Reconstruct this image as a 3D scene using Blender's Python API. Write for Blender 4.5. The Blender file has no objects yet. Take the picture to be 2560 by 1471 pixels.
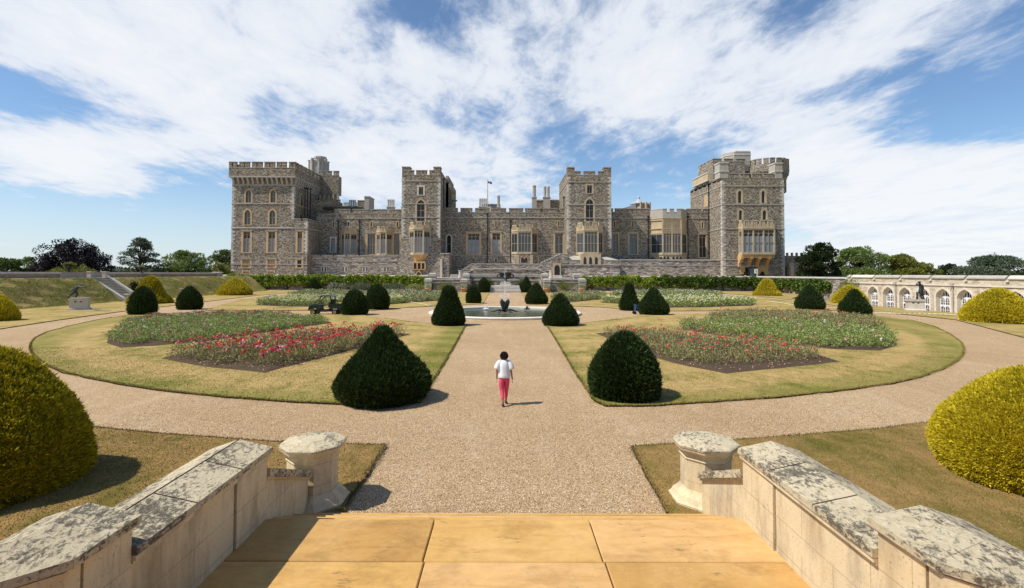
import bpy, bmesh, math, random
import numpy as np
from mathutils import Vector, Matrix
random.seed(7); RNG = np.random.default_rng(7)
R_ = math.radians
S = bpy.context.scene
C = S.collection
# ---------------------------------------------------------------- camera
F = 1250.0; CX = 1264.0; HZ = 684.0; TH = R_(1.6); ROLL = 0.0028; EYE = 4.1
CY = HZ - F*math.tan(TH)
cd = bpy.data.cameras.new('camera'); cam = bpy.data.objects.new('camera', cd); C.objects.link(cam)
cd.sensor_width = 36; cd.lens = F/2560*36; cd.shift_x = (1280-CX)/2560; cd.shift_y = (CY-735.5)/2560
cd.clip_start = 0.1; cd.clip_end = 5000
fw = Vector((0, math.cos(TH), math.sin(TH))); rt = Vector((1,0,0)); up = Vector((0,-math.sin(TH), math.cos(TH)))
r2 = rt*math.cos(ROLL)+up*math.sin(ROLL); u2 = -rt*math.sin(ROLL)+up*math.cos(ROLL)
m = Matrix((r2, u2, -fw)).transposed().to_4x4(); m.translation = (0,0,EYE)
cam.matrix_world = m; S.camera = cam
# ---------------------------------------------------------------- light
SV = Vector((-1.15,-0.39,1.62)).normalized()
SUN_EL = math.asin(SV.z); SUN_ROT = math.atan2(SV.x, SV.y)
sd = bpy.data.lights.new('sun','SUN'); sun = bpy.data.objects.new('sun', sd); C.objects.link(sun)
sd.energy = 5.0; sd.angle = R_(0.53); sd.color = (1.0,0.945,0.86)
sun.rotation_mode = 'QUATERNION'; sun.rotation_quaternion = SV.to_track_quat('Z','Y')
S.view_settings.view_transform = 'Standard'; S.view_settings.look = 'None'
S.view_settings.gamma = 1; S.view_settings.exposure = 0.06
W = bpy.data.worlds.new("World"); S.world = W; W.use_nodes = True
nt = W.node_tree; nt.nodes.clear()
def wn(t, **k):
    n = nt.nodes.new(t)
    for a, b in k.items(): setattr(n, a, b)
    return n
def wl(a, b): nt.links.new(a, b)
def wmath(op, a, b=None, c=None, clamp=False):
    n = wn('ShaderNodeMath', operation=op, use_clamp=clamp)
    for i, v in enumerate((a, b, c)):
        if v is None: continue
        if isinstance(v, (int, float)): n.inputs[i].default_value = v
        else: wl(v, n.inputs[i])
    return n.outputs[0]
def pxdir(x, y):
    """direction (x right, y north, z up) of a place in the sky, from its bearing and height"""
    u = (x-CX)/F; v = (CY-y)/F
    u, v = u*math.cos(ROLL)-v*math.sin(ROLL), u*math.sin(ROLL)+v*math.cos(ROLL)
    return Vector((u, math.cos(TH)-v*math.sin(TH), math.sin(TH)+v*math.cos(TH)))
sky = wn('ShaderNodeTexSky', sky_type='NISHITA', sun_disc=False, sun_elevation=SUN_EL, sun_rotation=SUN_ROT,
         altitude=50, air_density=1.0, dust_density=0.3, ozone_density=1.6)
tc = wn('ShaderNodeTexCoord'); sep = wn('ShaderNodeSeparateXYZ'); wl(tc.outputs['Generated'], sep.inputs[0])
zc = wmath('ADD', wmath('MAXIMUM', sep.outputs[2], 0.0), 0.10)
cu = wmath('DIVIDE', sep.outputs[0], zc); cv = wmath('DIVIDE', sep.outputs[1], zc)
uv = wn('ShaderNodeCombineXYZ'); wl(cu, uv.inputs[0]); wl(cv, uv.inputs[1])
def noise(vec, scale, detail, rough, dist=0.0, rot=0.0, sx=1.0, sy=1.0, off=(0,0,0)):
    mp = wn('ShaderNodeMapping'); wl(vec, mp.inputs[0])
    mp.inputs['Rotation'].default_value = (0,0,rot); mp.inputs['Scale'].default_value = (sx,sy,1); mp.inputs['Location'].default_value = off
    n = wn('ShaderNodeTexNoise'); wl(mp.outputs[0], n.inputs['Vector'])
    n.inputs['Scale'].default_value = scale; n.inputs['Detail'].default_value = detail
    n.inputs['Roughness'].default_value = rough; n.inputs['Distortion'].default_value = dist
    return n.outputs['Fac']
n1 = noise(uv.outputs[0], 0.9, 10, 0.60, 0.25, R_(28), 1.0, 0.5, (3.1,1.7,0))
n2 = noise(uv.outputs[0], 6.0, 8, 0.66, 0.25, R_(35), 1.0, 0.6, (0.3,5.0,0))
n3 = noise(uv.outputs[0], 2.2, 7, 0.60, 0.35, R_(40), 1.3, 0.35, (7.3,2.2,0))
# large cloud masses and clear gaps: (x, y, radius, amount) measured in the sky dome
BL = [(250,60,420,.26),(700,140,400,.26),(100,170,240,.20),(1150,200,280,.20),(1450,130,340,.24),(1750,170,300,.20),(1650,300,240,.16),(1900,250,200,.08),
      (300,345,200,.20),(60,320,120,.12),(560,330,200,.16),(150,405,140,.40),(330,425,140,.26),(800,390,240,.20),(1080,400,240,.20),(1280,440,180,.16),(1000,450,200,.12),
      (2080,370,200,.24),(2300,420,300,.26),(2480,500,300,.26),(2100,540,300,.20),(2450,640,300,.16),(2130,130,150,.26),(2300,70,110,.22),(2500,60,120,.20),(2450,165,80,.24),(1980,190,90,.12),
      (110,268,110,-.34),(30,240,90,-.26),(300,285,90,-.24),(430,300,80,-.12),(250,500,260,-.24),(500,500,200,-.24),(60,480,120,-.10),(560,600,200,-.06),
      (1090,30,100,-.30),(960,10,90,-.26),(1130,95,70,-.16),(1120,285,100,-.26),(1000,270,60,-.12),(740,300,110,-.30),(860,310,80,-.20),(1380,345,110,-.10),(1520,400,130,-.15),(1700,420,130,-.16),(1850,370,100,-.10),
      (1960,230,90,-.16),(2420,240,180,-.28),(2270,270,150,-.30),(2080,245,90,-.22),(2000,40,110,-.16),(2250,130,90,-.14),(2540,240,150,-.20),(1930,100,90,-.12),(2400,30,70,-.12)]
acc = None
cmb = wn('ShaderNodeCombineXYZ')
wl(sep.outputs[0], cmb.inputs[0]); wl(sep.outputs[1], cmb.inputs[1]); wl(wmath('MULTIPLY', sep.outputs[2], 1.5), cmb.inputs[2])
wob = wn('ShaderNodeVectorMath', operation='MULTIPLY_ADD')
nw = wn('ShaderNodeTexNoise'); wl(uv.outputs[0], nw.inputs['Vector']); nw.inputs['Scale'].default_value = 1.1; nw.inputs['Detail'].default_value = 4
wl(nw.outputs['Color'], wob.inputs[0]); wob.inputs[1].default_value = (.22,.22,.16); wl(cmb.outputs[0], wob.inputs[2])
for (bx, by, br, amt) in BL:
    d = pxdir(bx*1.0103, by*1.0103).normalized()
    vd = wn('ShaderNodeVectorMath', operation='DISTANCE'); wl(wob.outputs[0], vd.inputs[0])
    vd.inputs[1].default_value = (d.x+.11, d.y+.11, d.z*1.5+.08)
    mr = wn('ShaderNodeMapRange', interpolation_type='SMOOTHSTEP'); wl(vd.outputs['Value'], mr.inputs[0])
    mr.inputs[1].default_value = 0; mr.inputs[2].default_value = 1.5*br/F; mr.inputs[3].default_value = amt; mr.inputs[4].default_value = 0
    acc = mr.outputs[0] if acc is None else wmath('ADD', acc, mr.outputs[0])
dens = wmath('ADD', wmath('MULTIPLY', n1, 0.62), wmath('MULTIPLY', n2, 1.0))
dens = wmath('ADD', dens, wmath('MULTIPLY', n3, 0.62))
mp4 = wn('ShaderNodeMapping'); wl(tc.outputs['Generated'], mp4.inputs[0]); mp4.inputs['Scale'].default_value = (2.0,2.0,26.0); mp4.inputs['Rotation'].default_value = (0,R_(4),0)
n4 = wn('ShaderNodeTexNoise'); wl(mp4.outputs[0], n4.inputs['Vector']); n4.inputs['Scale'].default_value = 1.0; n4.inputs['Detail'].default_value = 6; n4.inputs['Roughness'].default_value = .55
lowm = wn('ShaderNodeMapRange', interpolation_type='SMOOTHSTEP'); wl(sep.outputs[2], lowm.inputs[0]); lowm.inputs[1].default_value = .30; lowm.inputs[2].default_value = .05; lowm.inputs[3].default_value = 0; lowm.inputs[4].default_value = 1.1
dens = wmath('ADD', dens, wmath('MULTIPLY', wmath('SUBTRACT', n4.outputs['Fac'], .47), lowm.outputs[0]))
dens = wmath('ADD', dens, acc)
# clouds cleared from the unseen sky overhead and behind, to cut ambient light
clr1 = wn('ShaderNodeMapRange', interpolation_type='SMOOTHSTEP'); wl(sep.outputs[2], clr1.inputs[0]); clr1.inputs[1].default_value = .50; clr1.inputs[2].default_value = .75; clr1.inputs[3].default_value = 0; clr1.inputs[4].default_value = -.6
clr2 = wn('ShaderNodeMapRange', interpolation_type='SMOOTHSTEP'); wl(sep.outputs[1], clr2.inputs[0]); clr2.inputs[1].default_value = .45; clr2.inputs[2].default_value = .05; clr2.inputs[3].default_value = 0; clr2.inputs[4].default_value = -.55
dens = wmath('ADD', wmath('ADD', dens, clr1.outputs[0]), clr2.outputs[0])
cov = wn('ShaderNodeMapRange', interpolation_type='SMOOTHSTEP'); wl(dens, cov.inputs[0])
cov.inputs[1].default_value = 1.05; cov.inputs[2].default_value = 1.50
thick = wn('ShaderNodeMapRange'); wl(dens, thick.inputs[0]); thick.inputs[1].default_value = 1.12; thick.inputs[2].default_value = 1.75
lowhaze = wn('ShaderNodeMapRange', interpolation_type='SMOOTHSTEP'); wl(sep.outputs[2], lowhaze.inputs[0])
lowhaze.inputs[1].default_value = -0.02; lowhaze.inputs[2].default_value = 0.20; lowhaze.inputs[3].default_value = 0.62; lowhaze.inputs[4].default_value = 0.0
ccol = wn('ShaderNodeMix', data_type='RGBA'); wl(thick.outputs[0], ccol.inputs['Factor'])
ccol.inputs['A'].default_value = (6.7,7.4,8.6,1); ccol.inputs['B'].default_value = (9.0,9.15,9.4,1)
mx = wn('ShaderNodeMix', data_type='RGBA')
skg = wn('ShaderNodeMix', data_type='RGBA', blend_type='MULTIPLY'); skg.inputs['Factor'].default_value = 1
wl(sky.outputs[0], skg.inputs['A']); skg.inputs['B'].default_value = (1.05,1.20,1.32,1)
fac = wmath('MAXIMUM', wmath('MULTIPLY', cov.outputs[0], 0.93), lowhaze.outputs[0])
wl(fac, mx.inputs['Factor']); wl(skg.outputs['Result'], mx.inputs['A']); wl(ccol.outputs['Result'], mx.inputs['B'])
bg = wn('ShaderNodeBackground'); bg.inputs['Strength'].default_value = 0.10; wl(mx.outputs['Result'], bg.inputs[0])
wo = wn('ShaderNodeOutputWorld'); wl(bg.outputs[0], wo.inputs[0])
try: W.cycles.sampling_method = 'MANUAL'; W.cycles.sample_map_resolution = 512
except Exception: pass

# ---------------------------------------------------------------- measuring helpers
def G(x, y, z=0.0):
    d = pxdir(x, y); s = (z-EYE)/d.z
    return Vector((d.x*s, d.y*s, z))
def PY(x, y, Y):
    d = pxdir(x, y); s = Y/d.y
    return d.x*s, EYE+d.z*s
def PXp(x, y, X):
    d = pxdir(x, y); s = X/d.x
    return d.y*s, EYE+d.z*s
def r1(a, b): return 560+a/4.2833, 370+b/4.2824
def r2z(a, b): return 980+a/4.2833, 370+b/4.2824
def r3(a, b): return 1360+a/4.2833, 370+b/4.2824
def r4(a, b): return 1680+a/4.16, 360+b/4.16
def r5(a, b): return a/3.959, 560+b/3.96
def r6(a, b): return 1060+a/6.033, 660+b/6.033
def r6b(a, b): return 600+a/3.959, 640+b/3.96
def r7(a, b): return 1240+a/3.959, 640+b/3.96
def r8(a, b): return 1880+a/3.7265, 580+b/3.7267
# ---------------------------------------------------------------- object helpers
ORI = {}
def tag(o, label=None, cat=None, group=None, kind=None):
    if label: o['label'] = label
    if cat: o['category'] = cat
    if group: o['group'] = group
    if kind: o['kind'] = kind
    return o
def thing(name, label, cat, loc=(0,0,0), group=None):
    o = bpy.data.objects.new(name, None); C.objects.link(o); o.location = loc
    ORI[o.name] = Vector(loc); o.empty_display_size = .3
    return tag(o, label, cat, group)
def link(name, me, parent=None, mats=()):
    o = bpy.data.objects.new(name, me); C.objects.link(o)
    for mm in mats: me.materials.append(mm)
    if parent is not None:
        o.parent = parent; ORI[o.name] = ORI.get(parent.name, Vector((0,0,0)))
    return o
class MB:
    def __init__(s): s.v = []; s.f = []; s.m = []; s.mats = []
    def mi(s, mat):
        if mat not in s.mats: s.mats.append(mat)
        return s.mats.index(mat)
    def add(s, vs, fs, mat):
        b = len(s.v); s.v += [tuple(p) for p in vs]; k = s.mi(mat)
        for f in fs: s.f.append(tuple(b+i for i in f)); s.m.append(k)
    def box(s, x0, x1, y0, y1, z0, z1, mat, bottom=True):
        if x0 > x1: x0, x1 = x1, x0
        if y0 > y1: y0, y1 = y1, y0
        if z0 > z1: z0, z1 = z1, z0
        v = [(x0,y0,z0),(x1,y0,z0),(x1,y1,z0),(x0,y1,z0),(x0,y0,z1),(x1,y0,z1),(x1,y1,z1),(x0,y1,z1)]
        f = [(0,1,5,4),(1,2,6,5),(2,3,7,6),(3,0,4,7),(4,5,6,7)]
        if bottom: f.append((3,2,1,0))
        s.add(v, f, mat)
    def cbox(s, x, y, z, a, b, c, mat): s.box(x-a/2,x+a/2,y-b/2,y+b/2,z-c/2,z+c/2,mat)
    def prism(s, pts, z0, z1, mat, cap=True, top=None):
        """pts: list of (x,y) counter clockwise; top: other outline for the upper ring"""
        n = len(pts); top = top or pts
        v = [(p[0],p[1],z0) for p in pts]+[(p[0],p[1],z1) for p in top]
        f = [(i,(i+1)%n,n+(i+1)%n,n+i) for i in range(n)]
        if cap: f += [tuple(range(n,2*n)), tuple(range(n-1,-1,-1))]
        s.add(v, f, mat)
    def exy(s, pts, y0, y1, mat):
        """pts: (x,z) outline, extruded along y"""
        n = len(pts)
        v = [(p[0],y0,p[1]) for p in pts]+[(p[0],y1,p[1]) for p in pts]
        f = [(i,(i+1)%n,n+(i+1)%n,n+i) for i in range(n)]+[tuple(range(n-1,-1,-1)),tuple(range(n,2*n))]
        s.add(v, f, mat)
    def exx(s, pts, x0, x1, mat):
        """pts: (y,z) outline, extruded along x"""
        n = len(pts)
        v = [(x0,p[0],p[1]) for p in pts]+[(x1,p[0],p[1]) for p in pts]
        f = [(i,(i+1)%n,n+(i+1)%n,n+i) for i in range(n)]+[tuple(range(n-1,-1,-1)),tuple(range(n,2*n))]
        s.add(v, f, mat)
    def tube(s, a, b, ra, rb, mat, n=8, cap=True):
        a = Vector(a); b = Vector(b); d = (b-a)
        if d.length < 1e-6: return
        d.normalize(); p = d.orthogonal().normalized(); q = d.cross(p)
        v = []
        for c_, r_ in ((a,ra),(b,rb)):
            for i in range(n):
                t = 2*math.pi*i/n; v.append(c_+(p*math.cos(t)+q*math.sin(t))*r_)
        f = [(i,(i+1)%n,n+(i+1)%n,n+i) for i in range(n)]
        if cap: f += [tuple(range(n-1,-1,-1)),tuple(range(n,2*n))]
        s.add(v, f, mat)
    def path(s, pts, r, mat, n=8):
        for i in range(len(pts)-1): s.tube(pts[i], pts[i+1], r if not isinstance(r,(list,tuple)) else r[i], r if not isinstance(r,(list,tuple)) else r[i+1], mat, n)
    def lathe(s, prof, cx, cy, z0, mat, n=24, sx=1.0, sy=1.0, rot=0.0):
        """prof: (r, z) from bottom to top"""
        v = []; f = []
        for (r_, z) in prof:
            for i in range(n):
                t = 2*math.pi*i/n+rot; v.append((cx+r_*sx*math.cos(t), cy+r_*sy*math.sin(t), z0+z))
        for k in range(len(prof)-1):
            for i in range(n):
                f.append((k*n+i, k*n+(i+1)%n, (k+1)*n+(i+1)%n, (k+1)*n+i))
        f.append(tuple(range(n-1,-1,-1))); f.append(tuple((len(prof)-1)*n+i for i in range(n)))
        s.add(v, f, mat)
    def panel(s, x0, x1, z0, z1, y, holes, mat, depth=.35):
        """wall face at y looking towards -y with rectangular openings and their reveals"""
        xs = sorted({x0,x1}|{h[0] for h in holes}|{h[1] for h in holes}); zs = sorted({z0,z1}|{h[2] for h in holes}|{h[3] for h in holes})
        xs = [x for x in xs if x0-1e-6 <= x <= x1+1e-6]; zs = [z for z in zs if z0-1e-6 <= z <= z1+1e-6]
        for i in range(len(xs)-1):
            for j in range(len(zs)-1):
                mx_, mz_ = (xs[i]+xs[i+1])/2, (zs[j]+zs[j+1])/2
                if any(h[0] < mx_ < h[1] and h[2] < mz_ < h[3] for h in holes): continue
                s.add([(xs[i],y,zs[j]),(xs[i+1],y,zs[j]),(xs[i+1],y,zs[j+1]),(xs[i],y,zs[j+1])], [(0,1,2,3)], mat)
        for (a,b,c,d) in holes:
            v = [(a,y,c),(b,y,c),(b,y,d),(a,y,d),(a,y+depth,c),(b,y+depth,c),(b,y+depth,d),(a,y+depth,d)]
            s.add(v, [(0,4,5,1),(1,5,6,2),(2,6,7,3),(3,7,4,0)], mat)
    def build(s, name, parent=None, smooth=False):
        me = bpy.data.meshes.new(name)
        o0 = ORI.get(parent.name, Vector((0,0,0))) if parent is not None else Vector((0,0,0))
        vs = [(a-o0[0],b-o0[1],c-o0[2]) for a,b,c in s.v]
        me.from_pydata(vs, [], s.f)
        me.polygons.foreach_set('material_index', s.m)
        if smooth: me.polygons.foreach_set('use_smooth', [True]*len(s.f))
        me.update()
        return link(name, me, parent, s.mats)
def quads(name, V, parent=None, mats=(), midx=None, extra=None):
    """V: (N,4,3) array of quads -> one mesh"""
    o0 = np.array(ORI.get(parent.name, Vector((0,0,0)))) if parent is not None else np.zeros(3)
    V = np.asarray(V, dtype=np.float64)-o0
    n = len(V); me = bpy.data.meshes.new(name)
    me.vertices.add(n*4); me.vertices.foreach_set('co', V.reshape(-1))
    me.loops.add(n*4); me.loops.foreach_set('vertex_index', np.arange(n*4, dtype=np.int32))
    me.polygons.add(n); me.polygons.foreach_set('loop_start', np.arange(0,n*4,4,dtype=np.int32))
    me.polygons.foreach_set('loop_total', np.full(n,4,dtype=np.int32))
    if midx is not None: me.polygons.foreach_set('material_index', np.asarray(midx, dtype=np.int32))
    me.update(calc_edges=True)
    return link(name, me, parent, mats)
def unit(v): return v/np.maximum(np.linalg.norm(v, axis=-1, keepdims=True), 1e-9)
def leaves(P, D, L, Wd, jit=.5):
    """diamond leaves: P base (N,3), D direction (N,3), L length, Wd width"""
    n = len(P); D = unit(D+RNG.normal(0, jit, (n,3)))
    Sd = unit(np.cross(D, RNG.normal(0,1,(n,3))))
    L = np.broadcast_to(np.asarray(L, float), (n,))[:,None]; Wd = np.broadcast_to(np.asarray(Wd, float), (n,))[:,None]
    return np.stack([P, P+D*L*.5+Sd*Wd*.5, P+D*L, P+D*L*.5-Sd*Wd*.5], axis=1)
def inpoly(px, py, poly):
    r = np.zeros(len(px), bool); j = len(poly)-1
    for i in range(len(poly)):
        xi, yi = poly[i][0], poly[i][1]; xj, yj = poly[j][0], poly[j][1]
        c = ((yi > py) != (yj > py)) & (px < (xj-xi)*(py-yi)/(yj-yi+1e-12)+xi); r ^= c; j = i
    return r
def sample_poly(poly, n):
    xs = [p[0] for p in poly]; ys = [p[1] for p in poly]; out = np.zeros((0,2))
    while len(out) < n:
        q = np.stack([RNG.uniform(min(xs),max(xs),n*2), RNG.uniform(min(ys),max(ys),n*2)], 1)
        out = np.concatenate([out, q[inpoly(q[:,0], q[:,1], poly)]])
    return out[:n]
# ---------------------------------------------------------------- materials
def ramp(nd, cols):
    cr = nd.color_ramp
    while len(cr.elements) > 1: cr.elements.remove(cr.elements[-1])
    cr.elements[0].position = cols[0][0]; cr.elements[0].color = (*cols[0][1],1)
    for p, c_ in cols[1:]:
        e = cr.elements.new(p); e.color = (*c_,1)
class MT:
    def __init__(s, name, rough=.8, spec=.3):
        s.m = bpy.data.materials.new(name); s.m.use_nodes = True; s.t = s.m.node_tree; s.t.nodes.clear()
        s.out = s.n('ShaderNodeOutputMaterial'); s.b = s.n('ShaderNodeBsdfPrincipled'); s.l(s.b.outputs[0], s.out.inputs[0])
        s.b.inputs['Roughness'].default_value = rough; s.b.inputs['Specular IOR Level'].default_value = spec
        s.g = s.n('ShaderNodeNewGeometry'); s.pos = s.g.outputs['Position']
    def n(s, t, **k):
        x = s.t.nodes.new(t)
        for a, b in k.items(): setattr(x, a, b)
        return x
    def l(s, a, b): s.t.links.new(a, b)
    def vec(s, sc=(1,1,1), rot=(0,0,0), src=None):
        mp = s.n('ShaderNodeMapping'); s.l(src or s.pos, mp.inputs[0]); mp.inputs['Scale'].default_value = sc; mp.inputs['Rotation'].default_value = rot
        return mp.outputs[0]
    def noise(s, scale, detail=4, rough=.55, vec=None, dist=0):
        x = s.n('ShaderNodeTexNoise'); s.l(vec or s.pos, x.inputs['Vector']); x.inputs['Scale'].default_value = scale
        x.inputs['Detail'].default_value = detail; x.inputs['Roughness'].default_value = rough; x.inputs['Distortion'].default_value = dist
        return x.outputs['Fac']
    def vor(s, scale, vec=None, feature='F1'):
        x = s.n('ShaderNodeTexVoronoi', feature=feature); s.l(vec or s.pos, x.inputs['Vector']); x.inputs['Scale'].default_value = scale
        return x
    def ramp(s, fac, cols):
        x = s.n('ShaderNodeValToRGB'); s.l(fac, x.inputs[0]); ramp(x, cols); return x.outputs[0]
    def mr(s, v, a, b, c=0, d=1, smooth=False):
        x = s.n('ShaderNodeMapRange'); s.l(v, x.inputs[0])
        if smooth: x.interpolation_type = 'SMOOTHSTEP'
        for i, k in enumerate((a,b,c,d)): x.inputs[i+1].default_value = k
        return x.outputs[0]
    def mix(s, fac, a, b, blend='MIX'):
        x = s.n('ShaderNodeMix', data_type='RGBA', blend_type=blend)
        for inp, v in (('Factor',fac),('A',a),('B',b)):
            if isinstance(v, (int,float)): x.inputs[inp].default_value = v
            elif isinstance(v, tuple): x.inputs[inp].default_value = (*v,1)
            else: s.l(v, x.inputs[inp])
        return x.outputs['Result']
    def math(s, op, a, b=0.0, clamp=False):
        x = s.n('ShaderNodeMath', operation=op, use_clamp=clamp)
        for i, v in enumerate((a,b)):
            if isinstance(v,(int,float)): x.inputs[i].default_value = v
            else: s.l(v, x.inputs[i])
        return x.outputs[0]
    def isl(s): return s.g.outputs['Random Per Island']
    def col(s, c_):
        if isinstance(c_, tuple): s.b.inputs['Base Color'].default_value = (*c_,1)
        else: s.l(c_, s.b.inputs['Base Color'])
        return s
    def bump(s, h, strength=.5, dist=.02):
        x = s.n('ShaderNodeBump'); s.l(h, x.inputs['Height']); x.inputs['Strength'].default_value = strength; x.inputs['Distance'].default_value = dist
        s.l(x.outputs[0], s.b.inputs['Normal']); return s
def rubble(name, tones, mortar, sc=(3.0,3.0,5.0), stain=.25, edge=.07):
    t = MT(name, .92, .15)
    v = t.vec(sc); wob_ = t.n('ShaderNodeVectorMath', operation='ADD'); nn = t.n('ShaderNodeTexNoise'); t.l(v, nn.inputs['Vector']); nn.inputs['Scale'].default_value = 1.2
    sc_ = t.n('ShaderNodeVectorMath', operation='SCALE'); t.l(nn.outputs['Color'], sc_.inputs[0]); sc_.inputs['Scale'].default_value = .7
    t.l(v, wob_.inputs[0]); t.l(sc_.outputs[0], wob_.inputs[1])
    a = t.vor(1.0, wob_.outputs[0]); sepc = t.n('ShaderNodeSeparateColor'); t.l(a.outputs['Color'], sepc.inputs[0])
    c1 = t.ramp(sepc.outputs[0], tones)
    e = t.vor(1.0, wob_.outputs[0], 'DISTANCE_TO_EDGE'); ef = t.mr(e.outputs['Distance'], 0, edge, 1, 0)
    c2 = t.mix(ef, c1, mortar)
    big = t.noise(.35, 5, .6); c3 = t.mix(t.mr(big, .42, .72, 0, stain), c2, (.13,.115,.095)); rs = t.noise(.5, 5, .65, t.vec((1,1,.18))); c3 = t.mix(t.mr(rs, .52, .75, 0, stain*1.3), c3, (.10,.088,.07)); wm_ = t.noise(.12, 4, .6); c3 = t.mix(t.mr(wm_, .45, .7, 0, .35), c3, t.mix(1.0, c3, (1.25,1.05,.8), 'MULTIPLY'))
    fine = t.noise(9, 3, .6); c4 = t.mix(.4, c3, t.mix(fine, (.35,.35,.35), (1.5,1.5,1.5)), 'MULTIPLY')
    t.col(c4); t.bump(e.outputs['Distance'], .8, .05); return t.m
M = {}
M['rubble'] = rubble('rubble_stone', [(0,(.05,.04,.03)),(.15,(.14,.115,.085)),(.5,(.27,.228,.172)),(.8,(.38,.33,.255)),(1,(.56,.505,.41))], (.25,.212,.16))
M['rubble_low'] = rubble('terrace_rubble', [(0,(.10,.085,.07)),(.3,(.22,.19,.155)),(.6,(.37,.32,.26)),(1,(.56,.50,.42))], (.2,.175,.14), (1.2,1.2,4.4), .2)
M['rubble_pale'] = rubble('pale_rubble', [(0,(.38,.32,.23)),(.5,(.54,.47,.35)),(1,(.68,.61,.48))], (.45,.4,.32), (1.5,1.5,4.2), .05)
def plainstone(name, a, b, scale=1.5, dark=(.2,.17,.13), da=.5, rough=.85, block=None):
    t = MT(name, rough, .2); n_ = t.noise(scale, 6, .62)
    c_ = t.mix(t.mr(n_, .3, .7), a, b)
    st = t.noise(scale*.7, 7, .7, t.vec((1,1,.35))); c_ = t.mix(t.mr(st, .55, .78, 0, da), c_, dark)
    if block:
        v = t.vec(block); e = t.vor(1.0, v); sp = t.n('ShaderNodeSeparateColor'); t.l(e.outputs['Color'], sp.inputs[0])
        c_ = t.mix(.35, c_, t.mix(sp.outputs[0], (.6,.6,.6), (1.25,1.25,1.25)), 'MULTIPLY')
    t.col(c_); t.bump(t.noise(scale*14, 4, .6), .35, .01); return t.m
M['lime'] = plainstone('limestone_trim', (.50,.45,.37), (.62,.57,.48), 1.2, (.22,.19,.15), .45)
M['limegrey'] = plainstone('grey_limestone', (.36,.33,.28), (.47,.43,.37), 1.2, (.17,.15,.12), .5)
M['sandst'] = plainstone('tan_sandstone_trim', (.50,.34,.17), (.60,.43,.24), 1.0, (.30,.19,.10), .45)
M['baystone'] = plainstone('golden_bay_stone', (.43,.33,.20), (.55,.45,.30), .6, (.22,.16,.10), .6)
M['orange'] = plainstone('orange_corbel_stone', (.50,.29,.11), (.62,.40,.18), .7, (.28,.15,.06), .5)
def simple(name, c_, rough=.6, spec=.4, metal=0, var=.25, scale=6):
    t = MT(name, rough, spec); n_ = t.noise(scale, 4, .6)
    t.col(t.mix(n_, tuple(k*(1-var) for k in c_), tuple(min(1,k*(1+var)) for k in c_))); t.b.inputs['Metallic'].default_value = metal; return t.m
M['glass'] = simple('window_glass', (.035,.05,.065), .12, .9, 0, .5, .6)
M['darkglass_shade'] = simple('dark_glass_and_recess_shade', (.02,.02,.022), .25, .5, 0, .4, .6)  # window glass, and painted shade inside open slots and niches
M['blind'] = simple('window_with_blind', (.24,.255,.27), .25, .8, 0, .2, .5)
M['mull'] = simple('grey_mullion', (.34,.25,.15), .8, .2, 0, .15, 2)
M['black'] = simple('black_iron', (.012,.012,.013), .45, .4)
M['lead'] = simple('lead_roof', (.42,.44,.46), .5, .4, 0, .2, 1)
M['whitep'] = simple('white_paint', (.80,.80,.78), .5, .4, 0, .06, 3)
M['bronze'] = simple('weathered_bronze', (.022,.028,.025), .42, .7, .3, .6, 9)
M['darkdoor'] = simple('dark_door_wood', (.025,.02,.017), .7, .3)
M['redflag'] = simple('flag_cloth', (.45,.12,.14), .9, .1, 0, .3, 8)
# gravel
t = MT('gravel', .95, .1)
vv = t.vor(72.0); sp = t.n('ShaderNodeSeparateColor'); t.l(vv.outputs['Color'], sp.inputs[0])
gc = t.ramp(sp.outputs[0], [(0,(.17,.105,.055)),(.28,(.38,.25,.135)),(.62,(.57,.40,.22)),(.9,(.70,.53,.32)),(1,(.85,.72,.52))])
big = t.noise(.22, 6, .6); gc = t.mix(t.mr(big, .35, .68), gc, t.mix(1.0, gc, (.86,.80,.74), 'MULTIPLY'))
mid = t.noise(2.6, 5, .65); gc = t.mix(t.mr(mid, .42, .75, 0, .28), gc, (.28,.19,.11)); trk = t.noise(.9, 5, .6, t.vec((1.6,.22,1))); gc = t.mix(t.mr(trk, .52, .75, 0, .35), gc, (.62,.47,.32))
gp = t.noise(14, 3, .6); gc = t.mix(.35, gc, t.mix(gp, (.45,.45,.45), (1.5,1.5,1.5)), 'MULTIPLY')
t.col(gc); t.bump(vv.outputs['Distance'], .9, .012); M['gravel'] = t.m
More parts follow.
